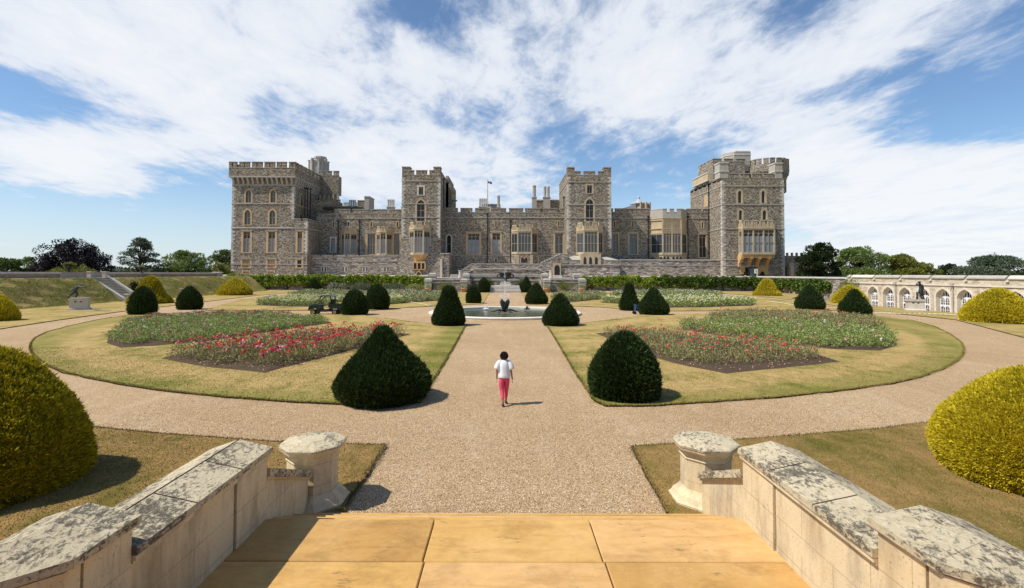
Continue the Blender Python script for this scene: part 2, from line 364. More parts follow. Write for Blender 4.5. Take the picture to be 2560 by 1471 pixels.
# lawns
CC = (0.0, 51.5)
def lawn(name, dry=.5, ring=False, stripes=None, deep=False, path=False):
    t = MT(name, .95, .08)
    n_ = t.noise(.30, 6, .62); n2_ = t.noise(2.2, 5, .65, t.vec((1,.45,1)))
    st = t.math('ADD', t.math('MULTIPLY', n_, .65), t.math('MULTIPLY', n2_, .45))
    f = t.mr(st, .44-dry*.08, .68-dry*.08, 0, 1, True)
    green = t.mix(t.noise(5, 3, .6), (.13,.145,.026), (.22,.21,.045))
    straw = t.mix(t.noise(3.5, 5, .65), (.32,.225,.08), (.51,.37,.165))
    sp_ = t.n('ShaderNodeSeparateXYZ'); t.l(t.pos, sp_.inputs[0])
    if ring or path:
        dx = t.math('ADD', sp_.outputs[0], .6); dy = t.math('SUBTRACT', sp_.outputs[1], 48.1)
        rr = t.math('SQRT', t.math('ADD', t.math('MULTIPLY', dx, dx), t.math('MULTIPLY', dy, dy)))
        wv = t.math('MULTIPLY', t.math('SUBTRACT', t.noise(.5, 3, .6), .5), 2.0)
        e1 = t.mr(t.math('ADD', rr, wv), 30.6, 33.4, 0, .55, True)
        ax = t.math('ABSOLUTE', dx); e2 = t.mr(t.math('ADD', ax, t.math('MULTIPLY', wv, .5)), 3.0, 4.6, .8, 0, True)
        eg = t.math('MAXIMUM', e1, e2); f = t.math('MULTIPLY', f, t.math('SUBTRACT', 1.0, eg))
        # mowing stripes follow the ring
        sw = t.math('SINE', t.math('MULTIPLY', rr, 2.1)); sf = t.mr(sw, -.6, .6, -.16, .16, True)
        f = t.math('ADD', f, sf, True)
    if stripes:
        sw = t.math('SINE', t.math('MULTIPLY', sp_.outputs[1] if stripes == 'y' else sp_.outputs[0], 2.6)); f = t.math('ADD', f, t.mr(sw, -.3, .3, -.12, .12))
    cc = t.mix(f, green, straw)
    if deep: cc = t.mix(1.0, cc, (.72,.64,.58), 'MULTIPLY')
    fine = t.noise(26, 5, .75, t.vec((1,.35,1))); mott = t.noise(1.3, 6, .7, t.vec((1,.4,1))); strk = t.noise(3.0, 5, .7, t.vec((.28,2.4,1),(0,0,.12))); cc = t.mix(.55, cc, t.mix(strk, (.5,.5,.5), (1.5,1.45,1.4)), 'MULTIPLY'); cc = t.mix(.6, cc, t.mix(mott, (.5,.48,.45), (1.45,1.45,1.4)), 'MULTIPLY'); cc = t.mix(.8, cc, t.mix(fine, (.45,.45,.45), (1.55,1.55,1.5)), 'MULTIPLY')
    t.col(cc); t.bump(t.noise(60, 3, .7), .6, .02); return t.m
M['lawn'] = lawn('parterre_lawn', .95, ring=True)
M['lawnfar'] = lawn('far_lawn', .8)
M['lawnnear'] = lawn('near_dry_lawn', .75, deep=True)
M['bank'] = lawn('bank_grass', .25)
M['soil'] = simple('bed_soil', (.085,.058,.036), .95, .1, 0, .6, 9)
M['turfedge'] = simple('turf_edge_soil', (.045,.032,.02), .95, .1, 0, .4, 20)
def leafmat(name, cols, rough=.55, trans=.25, scale=1.0, spec=.25):
    t = MT(name, rough, spec)
    f = t.math('ADD', t.math('MULTIPLY', t.isl(), .62), t.math('MULTIPLY', t.noise(scale, 4, .6), .38))
    cc = t.ramp(f, cols); t.col(cc)
    tr = t.n('ShaderNodeBsdfTranslucent'); t.l(cc, tr.inputs[0]); mxs = t.n('ShaderNodeMixShader'); mxs.inputs[0].default_value = trans
    t.l(t.b.outputs[0], mxs.inputs[1]); t.l(tr.outputs[0], mxs.inputs[2]); t.l(mxs.outputs[0], t.out.inputs[0]); return t.m
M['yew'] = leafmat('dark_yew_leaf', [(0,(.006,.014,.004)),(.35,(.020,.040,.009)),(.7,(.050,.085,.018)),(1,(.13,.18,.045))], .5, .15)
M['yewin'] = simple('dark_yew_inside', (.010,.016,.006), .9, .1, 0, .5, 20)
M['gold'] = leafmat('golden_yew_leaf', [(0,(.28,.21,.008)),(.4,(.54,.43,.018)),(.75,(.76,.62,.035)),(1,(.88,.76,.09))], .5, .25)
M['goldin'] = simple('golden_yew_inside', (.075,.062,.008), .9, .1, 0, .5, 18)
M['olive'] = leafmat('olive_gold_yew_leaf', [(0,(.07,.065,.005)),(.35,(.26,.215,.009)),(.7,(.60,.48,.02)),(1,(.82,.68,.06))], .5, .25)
M['rose'] = leafmat('rose_leaf', [(0,(.06,.08,.025)),(.35,(.21,.26,.06)),(.75,(.42,.47,.16)),(1,(.64,.66,.32))], .5, .25)
M['rosedry'] = leafmat('dry_rose_leaf', [(0,(.08,.055,.025)),(.3,(.25,.17,.085)),(.6,(.30,.31,.11)),(.85,(.46,.43,.19)),(1,(.60,.40,.26))], .6, .2)
M['farrose'] = leafmat('far_rose_leaf', [(0,(.09,.11,.03)),(.5,(.27,.30,.10)),(1,(.52,.54,.26))], .5, .2)
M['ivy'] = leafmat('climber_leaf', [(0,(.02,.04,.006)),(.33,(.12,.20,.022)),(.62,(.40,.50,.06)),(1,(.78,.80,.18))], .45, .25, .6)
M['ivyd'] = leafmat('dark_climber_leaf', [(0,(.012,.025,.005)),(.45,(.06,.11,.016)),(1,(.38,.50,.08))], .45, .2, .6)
M['grey'] = leafmat('grey_green_leaf', [(0,(.05,.065,.04)),(.5,(.13,.16,.10)),(1,(.26,.29,.2))], .6, .2)
M['copper'] = leafmat('copper_leaf', [(0,(.006,.006,.009)),(.5,(.016,.014,.018)),(1,(.045,.038,.045))], .5, .1)
M['tgreen'] = leafmat('tree_leaf', [(0,(.03,.05,.012)),(.5,(.09,.14,.03)),(1,(.22,.29,.08))], .5, .3)
M['tdark'] = leafmat('dark_tree_leaf', [(0,(.008,.014,.004)),(.5,(.022,.038,.010)),(1,(.06,.085,.02))], .5, .2)
M['tolive'] = leafmat('olive_tree_leaf', [(0,(.06,.07,.012)),(.5,(.17,.19,.03)),(1,(.36,.35,.08))], .5, .3)
M['tlight'] = leafmat('light_tree_leaf', [(0,(.05,.08,.018)),(.5,(.17,.24,.06)),(1,(.36,.43,.15))], .5, .3)
M['cedar'] = leafmat('cedar_leaf', [(0,(.03,.05,.028)),(.5,(.10,.135,.08)),(1,(.21,.25,.16))], .6, .15)
M['bark'] = simple('bark', (.06,.045,.032), .95, .1, 0, .4, 8)
for k, c_ in (('red',(.72,.03,.035)),('coral',(.85,.15,.13)),('pink',(.85,.36,.38)),('magenta',(.62,.05,.16)),('white',(.85,.80,.68)),('yellow',(.85,.76,.40)),('orange',(.78,.09,.03))):
    M['b'+k] = simple(k+'_petal', c_, .6, .2, 0, .25, 30)
M['water'] = simple('pool_water', (.045,.060,.030), .08, .8, 0, .3, .6)
t = MT('pool_water', .06, .7); t.col(t.mix(t.noise(.7,4,.6), (.06,.08,.035), (.12,.145,.075))); t.bump(t.noise(6, 3, .6), .25, .04); M['water'] = t.m
M['spray'] = simple('water_drops', (.85,.88,.90), .2, .6, 0, .05, 3)
M['terracotta'] = simple('terracotta', (.50,.27,.16), .9, .1)
M['cart'] = simple('dark_green_paint', (.003,.018,.009), .3, .5)
M['tyre'] = simple('tyre_rubber', (.015,.015,.015), .8, .2)
M['rimy'] = simple('cream_wheel_paint', (.55,.42,.17), .5, .3)
M['yellow'] = simple('yellow_plastic', (.75,.50,.05), .5, .4)
M['blue'] = simple('blue_paint', (.06,.12,.25), .5, .4)
M['hose'] = simple('pale_hose_rubber', (.70,.66,.42), .6, .3)
M['skin'] = simple('skin', (.36,.17,.10), .5, .3, 0, .08, 10)
M['blouse'] = simple('white_cotton', (.78,.78,.77), .9, .1, 0, .05, 14)
t = MT('pink_cotton', .85, .15); sz = t.n('ShaderNodeSeparateXYZ'); t.l(t.pos, sz.inputs[0]); t.col(t.mix(t.mix(t.noise(9,3,.6), (.35,.35,.35),(.65,.65,.65)), (.66,.055,.10), (.78,.12,.19))); M['trouser'] = t.m
M['hair'] = simple('dark_brown_hair', (.030,.013,.009), .5, .4, 0, .5, 60)
M['shoe'] = simple('dark_shoe', (.02,.02,.025), .5, .4)
# ================================================================ GROUND
def sheet(name, poly, z, mat, cat=None, kind='structure', h=None, side=None, sub=None):
    """flat sheet, with a real side wall down to z-h if h is given"""
    m_ = MB(); n = len(poly)
    ar = sum(poly[i][0]*poly[(i+1)%n][1]-poly[(i+1)%n][0]*poly[i][1] for i in range(n))
    if ar < 0: poly = poly[::-1]
    m_.add([(p[0],p[1],z) for p in poly], [tuple(range(n))], mat)
    if h:
        v = [(p[0],p[1],z) for p in poly]+[(p[0],p[1],z-h) for p in poly]
        m_.add(v, [(n+i,n+(i+1)%n,(i+1)%n,i) for i in range(n)], side or mat)
    return tag(m_.build(name), kind=kind)
def arc(cx, cy, r, a0, a1, n=24):
    return [(cx+r*math.cos(R_(a0+(a1-a0)*i/n)), cy+r*math.sin(R_(a0+(a1-a0)*i/n))) for i in range(n+1)]
GX = 53.0
sheet('ground', [(-2500,-400),(2500,-400),(2500,2500),(-2500,2500)], -1.6, M['bank'])
sheet('gravel_path', [(-GX,2),(47.5,2),(47.5,140),(-GX,140)], 0.0, M['gravel'], h=1.55)
RO = 36.2; RI = 13.2; cx_, cy_ = CC
def hw(y): return float(np.interp(y, [8,15,40,107], [2.78,2.82,3.15,3.3]))
def wob(poly, amp=.05):
    out = []
    for i in range(len(poly)):
        a, b = poly[i], poly[(i+1)%len(poly)]
        L = math.dist(a, b); k = max(1, int(L/.5))
        for j in range(k):
            t_ = j/k; out.append((a[0]+(b[0]-a[0])*t_+random.uniform(-amp,amp), a[1]+(b[1]-a[1])*t_+random.uniform(-amp,amp)))
    return out
def gp(pts): return [tuple(G(x, y)[:2]) for x, y in pts]
NLLpx = [(1165,814),(1139.9,860),(1077,965),(1052,1008),(940,1016.5),(856,1013),(740,1008),(629.5,1000.6),(560,995),(482.6,988),(415,980),(356.7,971),(290,961),(235,950),(190,941),(159.5,933.5),(130,922),(109,910),(90,897),(79.7,885),(76,872),(78,860),(88.4,847),(118.7,832),(176.8,816.5),(240,802.4),(320.8,788.5),(360,785.3),(560,784.2),(760,785),(905,788.5),(950,796),(1010,804.5),(1083.6,811.7),(1140,814)]; NLL = gp(NLLpx)
NRLpx = [(1367,814),(1395,860),(1442,940),(1488,1007),(1513,1017.5),(1600,1017.5),(1642,1016),(1750,1009.5),(1852,1002.5),(1940,996),(2020,988),(2130,975.5),(2229,961),(2300,945),(2351,927),(2378,914),(2397,900),(2408,888),(2410,874),(2403,858),(2376,838),(2336,818),(2282.5,803.5),(2240,797),(2188.6,790),(2150,787.5),(1900,785.5),(1615,786.5),(1590,791),(1540,800),(1444.5,811.7),(1400,814)]; NRL = gp(NRLpx)
LZ = .06
sheet('lawn_near_left', wob(NLL), LZ, M['lawn'], h=.12, side=M['turfedge'])
sheet('lawn_near_right', wob(NRL), LZ, M['lawn'], h=.12, side=M['turfedge'])
FL = gp([(512,777),(548,765),(600,750),(660,742),(726,735),(830,729),(1000,728),(1224,732),(1207,761),(1150,763.5),(1095,766),(1004,771),(930,777.5)])
FR = gp([(1302,733),(1640,731),(1783,737),(1910,745),(2010,757),(2098,769),(2105,777),(1600,779),(1590,777),(1500,769),(1400,765),(1322,762.5),(1314,751)])
sheet('lawn_far_left', FL, LZ, M['lawnfar'], h=.12, side=M['turfedge']); sheet('lawn_far_right', FR, LZ, M['lawnfar'], h=.12, side=M['turfedge'])
OL = gp([(-60,833),(0,824),(150,801),(320,778),(505,756.5),(640,740),(742,731)])+[(-44,118),(-70,118),(-GX,100),(-GX,28)]
sheet('lawn_outer_left', OL, LZ, M['lawnfar'], h=.12, side=M['turfedge'])
OR_ = gp([(2700,872),(2560,845.7),(2390,801),(2188,780),(2080,764),(1985,751),(1880,740),(1783,732.5)])+[(40,117.5),(60,117.5),(60,100),(47.9,84),(47.6,50),(47.6,27)]
sheet('lawn_outer_right', OR_, LZ, M['lawnfar'], h=.12, side=M['turfedge'])
# near lawns on both sides of the stairs
NL = gp([(965,1119),(700,1112),(420,1092),(245,1075),(120,1045),(0,1010)])+[(-26,18),(-26,2.5),(-3.95,2.5),(-2.78,8.6)]
NR = gp([(1579,1123),(1858,1105),(2179,1080),(2330,1061),(2560,1022)])+[(26,18),(26,2.5),(3.95,2.5),(2.78,8.6)]
sheet('lawn_stairs_left', wob(NL,.04), .07, M['lawnnear'], h=.12, side=M['turfedge'])
sheet('lawn_stairs_right', wob(NR,.04), .07, M['lawnnear'], h=.12, side=M['turfedge'])
# grass blades on the lawns one can look down on
def blades(name, poly, n, h0, h1, mat, z, far=1e9):
    P = sample_poly(poly, n); P = P[(P[:,1] > 5.5) & (P[:,1] < far)]
    n = len(P); P3 = np.concatenate([P, np.full((n,1), z-.01)], 1)
    D = np.tile([0,0,1.0], (n,1)); q = leaves(P3, D, RNG.uniform(h0,h1,n), RNG.uniform(.008,.016,n), .6)
    return tag(quads(name, q, None, [mat]), kind='stuff')
t = MT('near_grass_blade', .8, .1); f = t.math('ADD', t.math('MULTIPLY', t.isl(), .4), t.math('MULTIPLY', t.noise(.5,5,.6), .75))
t.col(t.ramp(f, [(.25,(.07,.075,.018)),(.45,(.15,.12,.045)),(.62,(.27,.195,.085)),(.9,(.42,.31,.15))])); M['blade'] = t.m
blades('grass', [p for p in NL if p[0] > -13]+[(-13,2.5)] if False else [p for p in NL[:2]]+[NL[2],NL[3],(-11.5,6),(-4.05,5.6),(-4.0,6.9),(-2.85,8.6)], 110000, .012, .04, M['blade'], .07)
blades('grass', [p for p in NR[:2]]+[NR[2],NR[3],(11.5,6),(4.05,5.6),(4.0,6.9),(2.85,8.6)], 110000, .012, .04, M['blade'], .07)
def edge_tufts(poly, n, mat, z, ymax, h0=.03, h1=.09):
    P = []; L = [math.dist(poly[i], poly[(i+1)%len(poly)]) for i in range(len(poly))]; tot = sum(L)
    for i, l in enumerate(L):
        a, b = poly[i], poly[(i+1)%len(poly)]; k = int(n*l/tot)
        if k: t_ = RNG.random(k)[:,None]; P.append(np.array(a)+(np.array(b)-np.array(a))*t_)
    P = np.concatenate(P); P = P[(P[:,1] < ymax) & (P[:,1] > 5.5)]; P += RNG.normal(0,.03,P.shape); k = len(P)
    P3 = np.concatenate([P, np.full((k,1), z-.02)], 1); return tag(quads('grass', leaves(P3, np.tile([0,-.25,1.0],(k,1)), RNG.uniform(h0,h1,k), RNG.uniform(.01,.02,k), .6), None, [mat]), kind='stuff')
edge_tufts(NL, 26000, M['blade'], .07, 20, .02, .07); edge_tufts(NR, 26000, M['blade'], .07, 20, .02, .07)
tl = [tuple(G(x,y)[:2]) for x,y in NLLpx]; tr = [tuple(G(x,y)[:2]) for x,y in NRLpx]
edge_tufts(tl, 26000, M['lawn'], .06, 45); edge_tufts(tr, 26000, M['lawn'], .06, 45)
for pl in (tl, tr):
    P = sample_poly(pl, 260000); P = P[(P[:,1] < 27) & (RNG.random(len(P)) < np.clip(1.5-(P[:,1]-15)/14,.25,1))]; k = len(P); P3 = np.concatenate([P, np.full((k,1), LZ-.01)], 1)
    tag(quads('grass', leaves(P3, np.tile([0,0,1.0],(k,1)), RNG.uniform(.02,.05,k), RNG.uniform(.014,.028,k), .7), None, [M['lawn']]), kind='stuff')
# loose stones of the gravel, where one can see them singly
P = np.stack([RNG.uniform(-11,11,330000), 8.3+RNG.random(330000)**1.25*12.0], 1); ok = RNG.random(len(P)) < np.clip(1.0-(P[:,1]-8.3)/11.5,0,1)
for pl in (NL, NR, tl, tr): ok &= ~inpoly(P[:,0], P[:,1], pl)
P = P[ok]; k = len(P); P3 = np.concatenate([P, np.full((k,1), .004)], 1)
stn = MT('gravel_stone', .9, .2); stn.col(stn.ramp(stn.isl(), [(0,(.17,.11,.065)),(.3,(.46,.32,.18)),(.65,(.72,.54,.32)),(1,(.90,.80,.65))]))
tag(quads('gravel_stones', leaves(P3, RNG.normal(0,1,(k,3))*np.array([1,1,.35])+np.array([0,0,.15]), RNG.uniform(.012,.026,k), RNG.uniform(.010,.02,k), .2), None, [stn.m]), kind='stuff')
# distant hills
hm = MB(); pts = []
for i in range(61):
    a = -60+i*2; x = a*22; h_ = 6+4*math.sin(i*.5)+3*math.sin(i*1.3)
    pts.append((x, 900+60*math.sin(i*.21), h_))
v = []; f = []
for i, p in enumerate(pts): v += [(p[0],p[1]-120,-1.8),(p[0],p[1],p[2]),(p[0],p[1]+200,-1.8)]
for i in range(len(pts)-1): f += [(3*i,3*i+3,3*i+4,3*i+1),(3*i+1,3*i+4,3*i+5,3*i+2)]
hm.add(v, f, M['tdark']); tag(hm.build('hills', smooth=True), kind='structure')
# ---- grass bank and upper terrace on the left
TZ = 3.33
def bankmesh(x0, x1, z0, z1, ya, yb, name, mat, ny=60, nx=10):
    m_ = MB(); v = []; f = []
    for j in range(ny+1):
        for i in range(nx+1):
            a = i/nx; s_ = a*a*(3-2*a)*.35+a*.65
            v.append((x0+(x1-x0)*a, ya+(yb-ya)*j/ny, z0+(z1-z0)*s_+random.uniform(-.03,.03)*(0 < i < nx)))
    for j in range(ny):
        for i in range(nx):
            k = j*(nx+1)+i; q = (k,k+1,k+nx+2,k+nx+1); f.append(q if x1 > x0 else q[::-1])
    m_.add(v, f, mat); return tag(m_.build(name, smooth=True), kind='structure')
bankmesh(-53.02, -57.4, .055, TZ, 22, 69.6, 'grass_bank', M['bank'])
bankmesh(-53.02, -57.4, .055, TZ, 72.9, 112, 'grass_bank', M['bank'])
bankmesh(-54.6, -57.4, .055, .5, 69.6, 72.9, 'grass_bank', M['bank'], 4, 3)
sheet('upper_terrace_path', [(-57.38,22),(-57.38,69.55),(-57.7,69.55),(-57.7,72.95),(-57.38,72.95),(-57.38,112),(-130,112),(-130,22)], TZ, M['gravel'], h=4.8, side=M['rubble_low'])
def bladesbank(ya, yb, n):
    y = RNG.uniform(ya, yb, n); a = RNG.uniform(0,1,n); s_ = a*a*(3-2*a)*.35+a*.65
    P = np.stack([-53.02+(-57.4+53.02)*a, y, .055+(TZ-.055)*s_-.02], 1)
    cl = (np.sin(y*2.1+a*7)+np.sin(y*.9-a*11)+np.sin(a*31+y*.33)) ; P = P[cl > -.9]; n = len(P)
    return leaves(P, np.tile([.4,.0,1.0],(n,1)), RNG.uniform(.06,.16,n), RNG.uniform(.03,.07,n), .6)
t = MT('bank_grass_blade', .8, .1); f = t.math('ADD', t.math('MULTIPLY', t.isl(), .45), t.math('MULTIPLY', t.noise(.35,5,.6), .7))
t.col(t.ramp(f, [(.22,(.14,.15,.03)),(.5,(.32,.32,.09)),(.85,(.52,.48,.19))])); M['bankblade'] = t.m
tag(quads('grass', np.concatenate([bladesbank(50,69.5,26000), bladesbank(73,110,26000)]), None, [M['bankblade']]), kind='stuff')
# low bank and sunk area in front of the orangery
bankmesh(47.62, 51.5, .055, -1.4, 22, 84, 'sunk_bank', M['bank'])
# ---- retaining wall on the left: coping stones with small blocks
def coped_wall(name, label, y0, y1, x, z0, z1, mat, cop, thick=.55, blk=5.6, group=None):
    th = thing(name, label, 'wall', (x, y0, z0), group)
    w = MB(); w.box(x-thick, x, y0, y1, z0, z1-.30, mat); w.build('wall_face', th)
    c_ = MB(); y = y0
    while y < y1-.1:
        e = min(y+2.8, y1)
        c_.exy([(x-thick-.08,z1-.30),(x+.08,z1-.30),(x+.08,z1-.20),(x-.12,z1),(x-thick+.1,z1),(x-thick-.08,z1-.2)], y+.012, e-.012, cop); y = e
    c_.build('coping', th)
    b_ = MB(); y = y0+2
    while y < y1: b_.box(x+.002, x+.14, y-.25, y+.25, z1-.62, z1-.48, cop); y += blk
    b_.build('drip_block', th)
    return th
M['wallbrown'] = plainstone('brown_wall_stone', (.27,.20,.14), (.37,.29,.21), .6, (.12,.09,.07), .5, block=(.5,.5,2.2))
M['copbrown'] = plainstone('weathered_coping_stone', (.30,.26,.21), (.42,.37,.30), 1.0, (.12,.10,.08), .6)
coped_wall('terrace_wall', 'long low brown stone wall above the grass bank at left edge of photo', 30, 67.4, -60, TZ, 4.12, M['wallbrown'], M['copbrown'])
coped_wall('terrace_wall', 'low brown stone wall between bank stairs and castle hedge', 74.5, 103.5, -60, TZ, 4.12, M['wallbrown'], M['copbrown'])
def pier_small(x, y, z0, h, w, label, cat='pier', mat=None, name='stone_pier', group=None):
    mat = mat or M['limegrey']; th = thing(name, label, cat, (x,y,z0), group)
    a = MB(); a.prism([(x-w/2,y-w/2),(x+w/2,y-w/2),(x+w/2,y+w/2),(x-w/2,y+w/2)], z0, z0+h*.12, mat); a.cbox(x,y,z0+h*.47,w*.86,w*.86,h*.7,mat); a.build('shaft', th)
    c_ = MB(); e = w*.56; c_.box(x-e,x+e,y-e,y+e,z0+h*.82,z0+h*.92,mat)
    e2 = w*.3; c_.prism([(x-e,y-e),(x+e,y-e),(x+e,y+e),(x-e,y+e)], z0+h*.92, z0+h, mat, True, [(x-e2,y-e2),(x+e2,y-e2),(x+e2,y+e2),(x-e2,y+e2)])
    c_.build('cap', th); return th
pier_small(-60.2, 104.4, 3.0, 1.25, 1.5, 'grey stone pier ending the terrace wall beside the climbing shrubs')
# recess wall behind bank stairs
sb = thing('recess_wall', 'tall pale stone wall with an arch behind the bank stairs', 'wall', (-60,71,TZ))
a = MB(); a.box(-60.5,-60,67.4,74.5,TZ,4.0,M['limegrey']); a.build('wall_face', sb)
a = MB(); 
for i in range(3): a.box(-60.62,-59.9,67.45+i*2.35,69.75+i*2.35,4.0,4.12,M['copbrown'])
a.build('coping', sb)
# bank stairs
def bank_stairs(label, y0, y1, xt, xb, zt, zb, n):
    th = thing('garden_stairs', label, 'stairs', (xb, y0, zb))
    s_ = MB()
    for i in range(n):
        xa = xt+(xb-xt)*i/n; xn = xt+(xb-xt)*(i+1)/n; z = zt-(zt-zb)*i/n
        s_.box(xa, xn+.01, y0, y1, zb-.3, z-.08-.003, M['wallbrown']); s_.box(xa-.02, xn+.08, y0+.002, y1-.002, z-.08, z, M['lime'])
    s_.build('step', th)
    for yy in (y0, y1):
        w = MB(); yw = yy-.18 if yy == y0 else yy-.17
        hh_ = .08 if yy == y0 else .42; w.exy([(xt-.2,zb-.3),(xb+.3,zb-.3),(xb+.3,zb+hh_),(xt-.2,zt+hh_+.05)], yw, yw+.35, M['limegrey'])
        w.exy([(xb+.34,zb+hh_),(xb+.34,zb+hh_+.1),(xt-.24,zt+hh_+.15),(xt-.24,zt+hh_+.05)], yw-.05, yw+.40, M['lime']); w.build('side_wall', th)
        for (px_, pz, hh) in ((xt-.3, zt, .78),(xb+.35, zb, .9)):
            p = MB(); p.cbox(px_, yw+.17, pz+hh/2-.2, .55, .55, hh+.4, M['limegrey']); p.cbox(px_, yw+.17, pz+hh+.06, .68, .68, .12, M['lime']); p.build('newel', th)
    return th
bank_stairs('straight stone stairs down the grass bank behind the bronze lunging statue', 69.9, 72.5, -57.7, -53.1, TZ, .06, 15)
bank_stairs('lower end of stone stairs showing right of the golden yew', 84.5, 87.5, -58.6, -55.2, 2.4, .4, 9)
# urns on wall
for (x, y, lab) in ((-60.2, 68.9, 'dark planted urn on the wall left of the bank stairs'), (-60.2, 82.6, 'dark planted urn on the wall right of the bank stairs')):
    th = thing('urn', lab, 'urn', (x,y,4.12)); a = MB(); a.lathe([(.28,0),(.3,.06),(.1,.12),(.1,.25),(.35,.5),(.48,.75),(.5,.8)], x, y, 4.12, M['black'], 16); a.build('bowl', th, True)
    n = 350; d = unit(RNG.normal(0,1,(n,3))); d[:,2] = abs(d[:,2]); quads('flowers', leaves(np.array([x,y,4.95])+d*np.array([.45,.45,.3])*RNG.uniform(.4,1,(n,1)), d, .12, .08), th, [M['tdark'] if y < 70 else M['farrose']])

# ================================================================ FOREGROUND STAIRS
LX = 3.28; LNZ = .73; YL = 6.95; YG = 8.35
# lichen covered coping
def lichen(name, dense=.5, base=((.58,.48,.30),(.68,.58,.40))):
    t = MT(name, .92, .15)
    c_ = t.mix(t.noise(1.3,6,.6), base[0], base[1]); c_ = t.mix(t.mr(t.noise(7,5,.65), .5, .7, 0, .45), c_, (.40,.31,.18))
    n_ = t.noise(15.0, 9, .80, t.vec((1.5,.8,1.5), (0,0,.5)), .5); big = t.noise(1.6, 5, .65)
    k = t.math('ADD', n_, t.math('MULTIPLY', t.math('SUBTRACT', big, .5), .6))
    c_ = t.mix(t.mr(k, .56-dense*.12, .635-dense*.12), c_, t.mix(t.noise(30,3,.6), (.05,.042,.032), (.25,.215,.155)))
    w = t.noise(17, 5, .7); c_ = t.mix(t.mr(w, .56, .68, 0, .7), c_, (.72,.65,.48))
    t.col(c_); t.bump(t.math('ADD', n_, t.math('MULTIPLY', w, .5)), .9, .03); return t.m
M['lichen'] = lichen('lichened_coping', .62); M['lichen2'] = lichen('cap_lichen', .45)
def wallstone(name):
    t = MT(name, .85, .15)
    sx = t.n('ShaderNodeSeparateXYZ'); t.l(t.pos, sx.inputs[0]); cb = t.n('ShaderNodeCombineXYZ'); t.l(t.math('ADD', sx.outputs[0], sx.outputs[1]), cb.inputs[0]); t.l(t.math('ADD', sx.outputs[2], .27), cb.inputs[1])
    br = t.n('ShaderNodeTexBrick'); t.l(cb.outputs[0], br.inputs[0]); br.inputs['Scale'].default_value = 1; br.inputs['Brick Width'].default_value = 1.05; br.inputs['Row Height'].default_value = .36
    br.inputs['Mortar Size'].default_value = .008; br.inputs['Mortar Smooth'].default_value = .3; br.inputs['Color1'].default_value = (.66,.52,.30,1); br.inputs['Color2'].default_value = (.60,.49,.31,1); br.inputs['Mortar'].default_value = (.30,.23,.14,1)
    c_ = t.mix(t.noise(1.6,6,.62), br.outputs[0], (.70,.58,.38)); 
    st = t.noise(2.2, 7, .72, t.vec((1,1,.28))); c_ = t.mix(t.mr(st, .46, .68, 0, .8), c_, (.25,.20,.14))
    sp_ = t.noise(34, 4, .7); c_ = t.mix(t.mr(sp_, .60, .68, 0, .75), c_, (.13,.105,.08))
    orr = t.noise(.9,5,.6); c_ = t.mix(t.mr(orr, .5, .75, 0, .5), c_, (.62,.40,.17))
    t.col(c_); t.bump(t.noise(26,5,.7), .5, .012); return t.m
M['wallst'] = wallstone('stair_wall_stone')
def slabmat(i, a, b):
    t = MT('sandstone_slab_%d' % i, .72, .25); 
    c_ = t.mix(t.noise(.9,5,.6,t.vec((1,1.6,1),(0,0,.5))), a, b); c_ = t.mix(t.mr(t.noise(2.4,7,.66,t.vec((.5,2.2,1),(0,0,.6+.3*i)), 1.0), .45, .72, 0, .6), c_, (.40,.20,.05))
    c_ = t.mix(t.mr(t.noise(.8,5,.65), .45, .72, 0, .5), c_, (.70,.46,.20)); c_ = t.mix(.45, c_, t.mix(t.noise(5,7,.75), (.55,.52,.5), (1.4,1.4,1.4)), 'MULTIPLY')
    c_ = t.mix(t.math('MULTIPLY', t.mr(t.noise(30,5,.8), .60, .68, 0, .8), t.mr(t.noise(2.2,4,.6), .48, .62)), c_, (.84,.66,.38)); c_ = t.mix(t.mr(t.noise(1.7,6,.7,t.vec((1,1.3,1),(0,0,.9+i))), .50, .66, 0, .5), c_, tuple(k*.62 for k in a)); 
    k = t.math('ADD', t.noise(6,8,.75,t.vec((1,3,1))), t.math('MULTIPLY', t.math('SUBTRACT', t.noise(1.0,3,.6), .5), .9))
    c_ = t.mix(t.mr(k, .66, .76, 0, .75), c_, (.17,.11,.055))
    t.col(c_); t.bump(t.noise(11,6,.7), .3, .01); return t.m
SL = [slabmat(0,(.42,.23,.065),(.56,.33,.10)), slabmat(1,(.52,.30,.085),(.68,.41,.13)), slabmat(2,(.58,.34,.13),(.70,.43,.17))]
st = thing('garden_staircase', 'wide staircase landing of warm sandstone slabs with steps down to the gravel', 'stairs', (0, YL, 0))
sl = MB()
rows = [(YL, 5.95), (5.95, 4.9)]
cutsA = [G(1086.6,1300.6,LNZ).x, G(1473.5,1300.6,LNZ).x]
for ri, (ya, yb) in enumerate(rows):
    xs = [-LX-.3]+[c_+(.0 if ri == 0 else 0.02) for c_ in cutsA]+[LX+.3]
    for i in range(len(xs)-1):
        g = .007; x0, x1, y0, y1 = xs[i]+g, xs[i+1]-g, yb+g, ya-g*(ri > 0)
        e = .012; zt = LNZ+random.uniform(-.003,.003)
        n0 = len(sl.v)
        sl.prism([(x0,y0),(x1,y0),(x1,y1),(x0,y1)], LNZ-.16, zt-e, SL[(i+ri) % 3], False)
        sl.prism([(x0,y0),(x1,y0),(x1,y1),(x0,y1)], zt-e, zt, SL[(i+ri) % 3], True, [(x0+e,y0+e),(x1-e,y0+e),(x1-e,y1-e),(x0+e,y1-e)])
sl.box(-LX-.3, LX+.3, 4.9, YL-.05, -.2, LNZ-.03, M['turfedge'])
sl.build('landing_slab', st)
ns = 5; stp = MB()
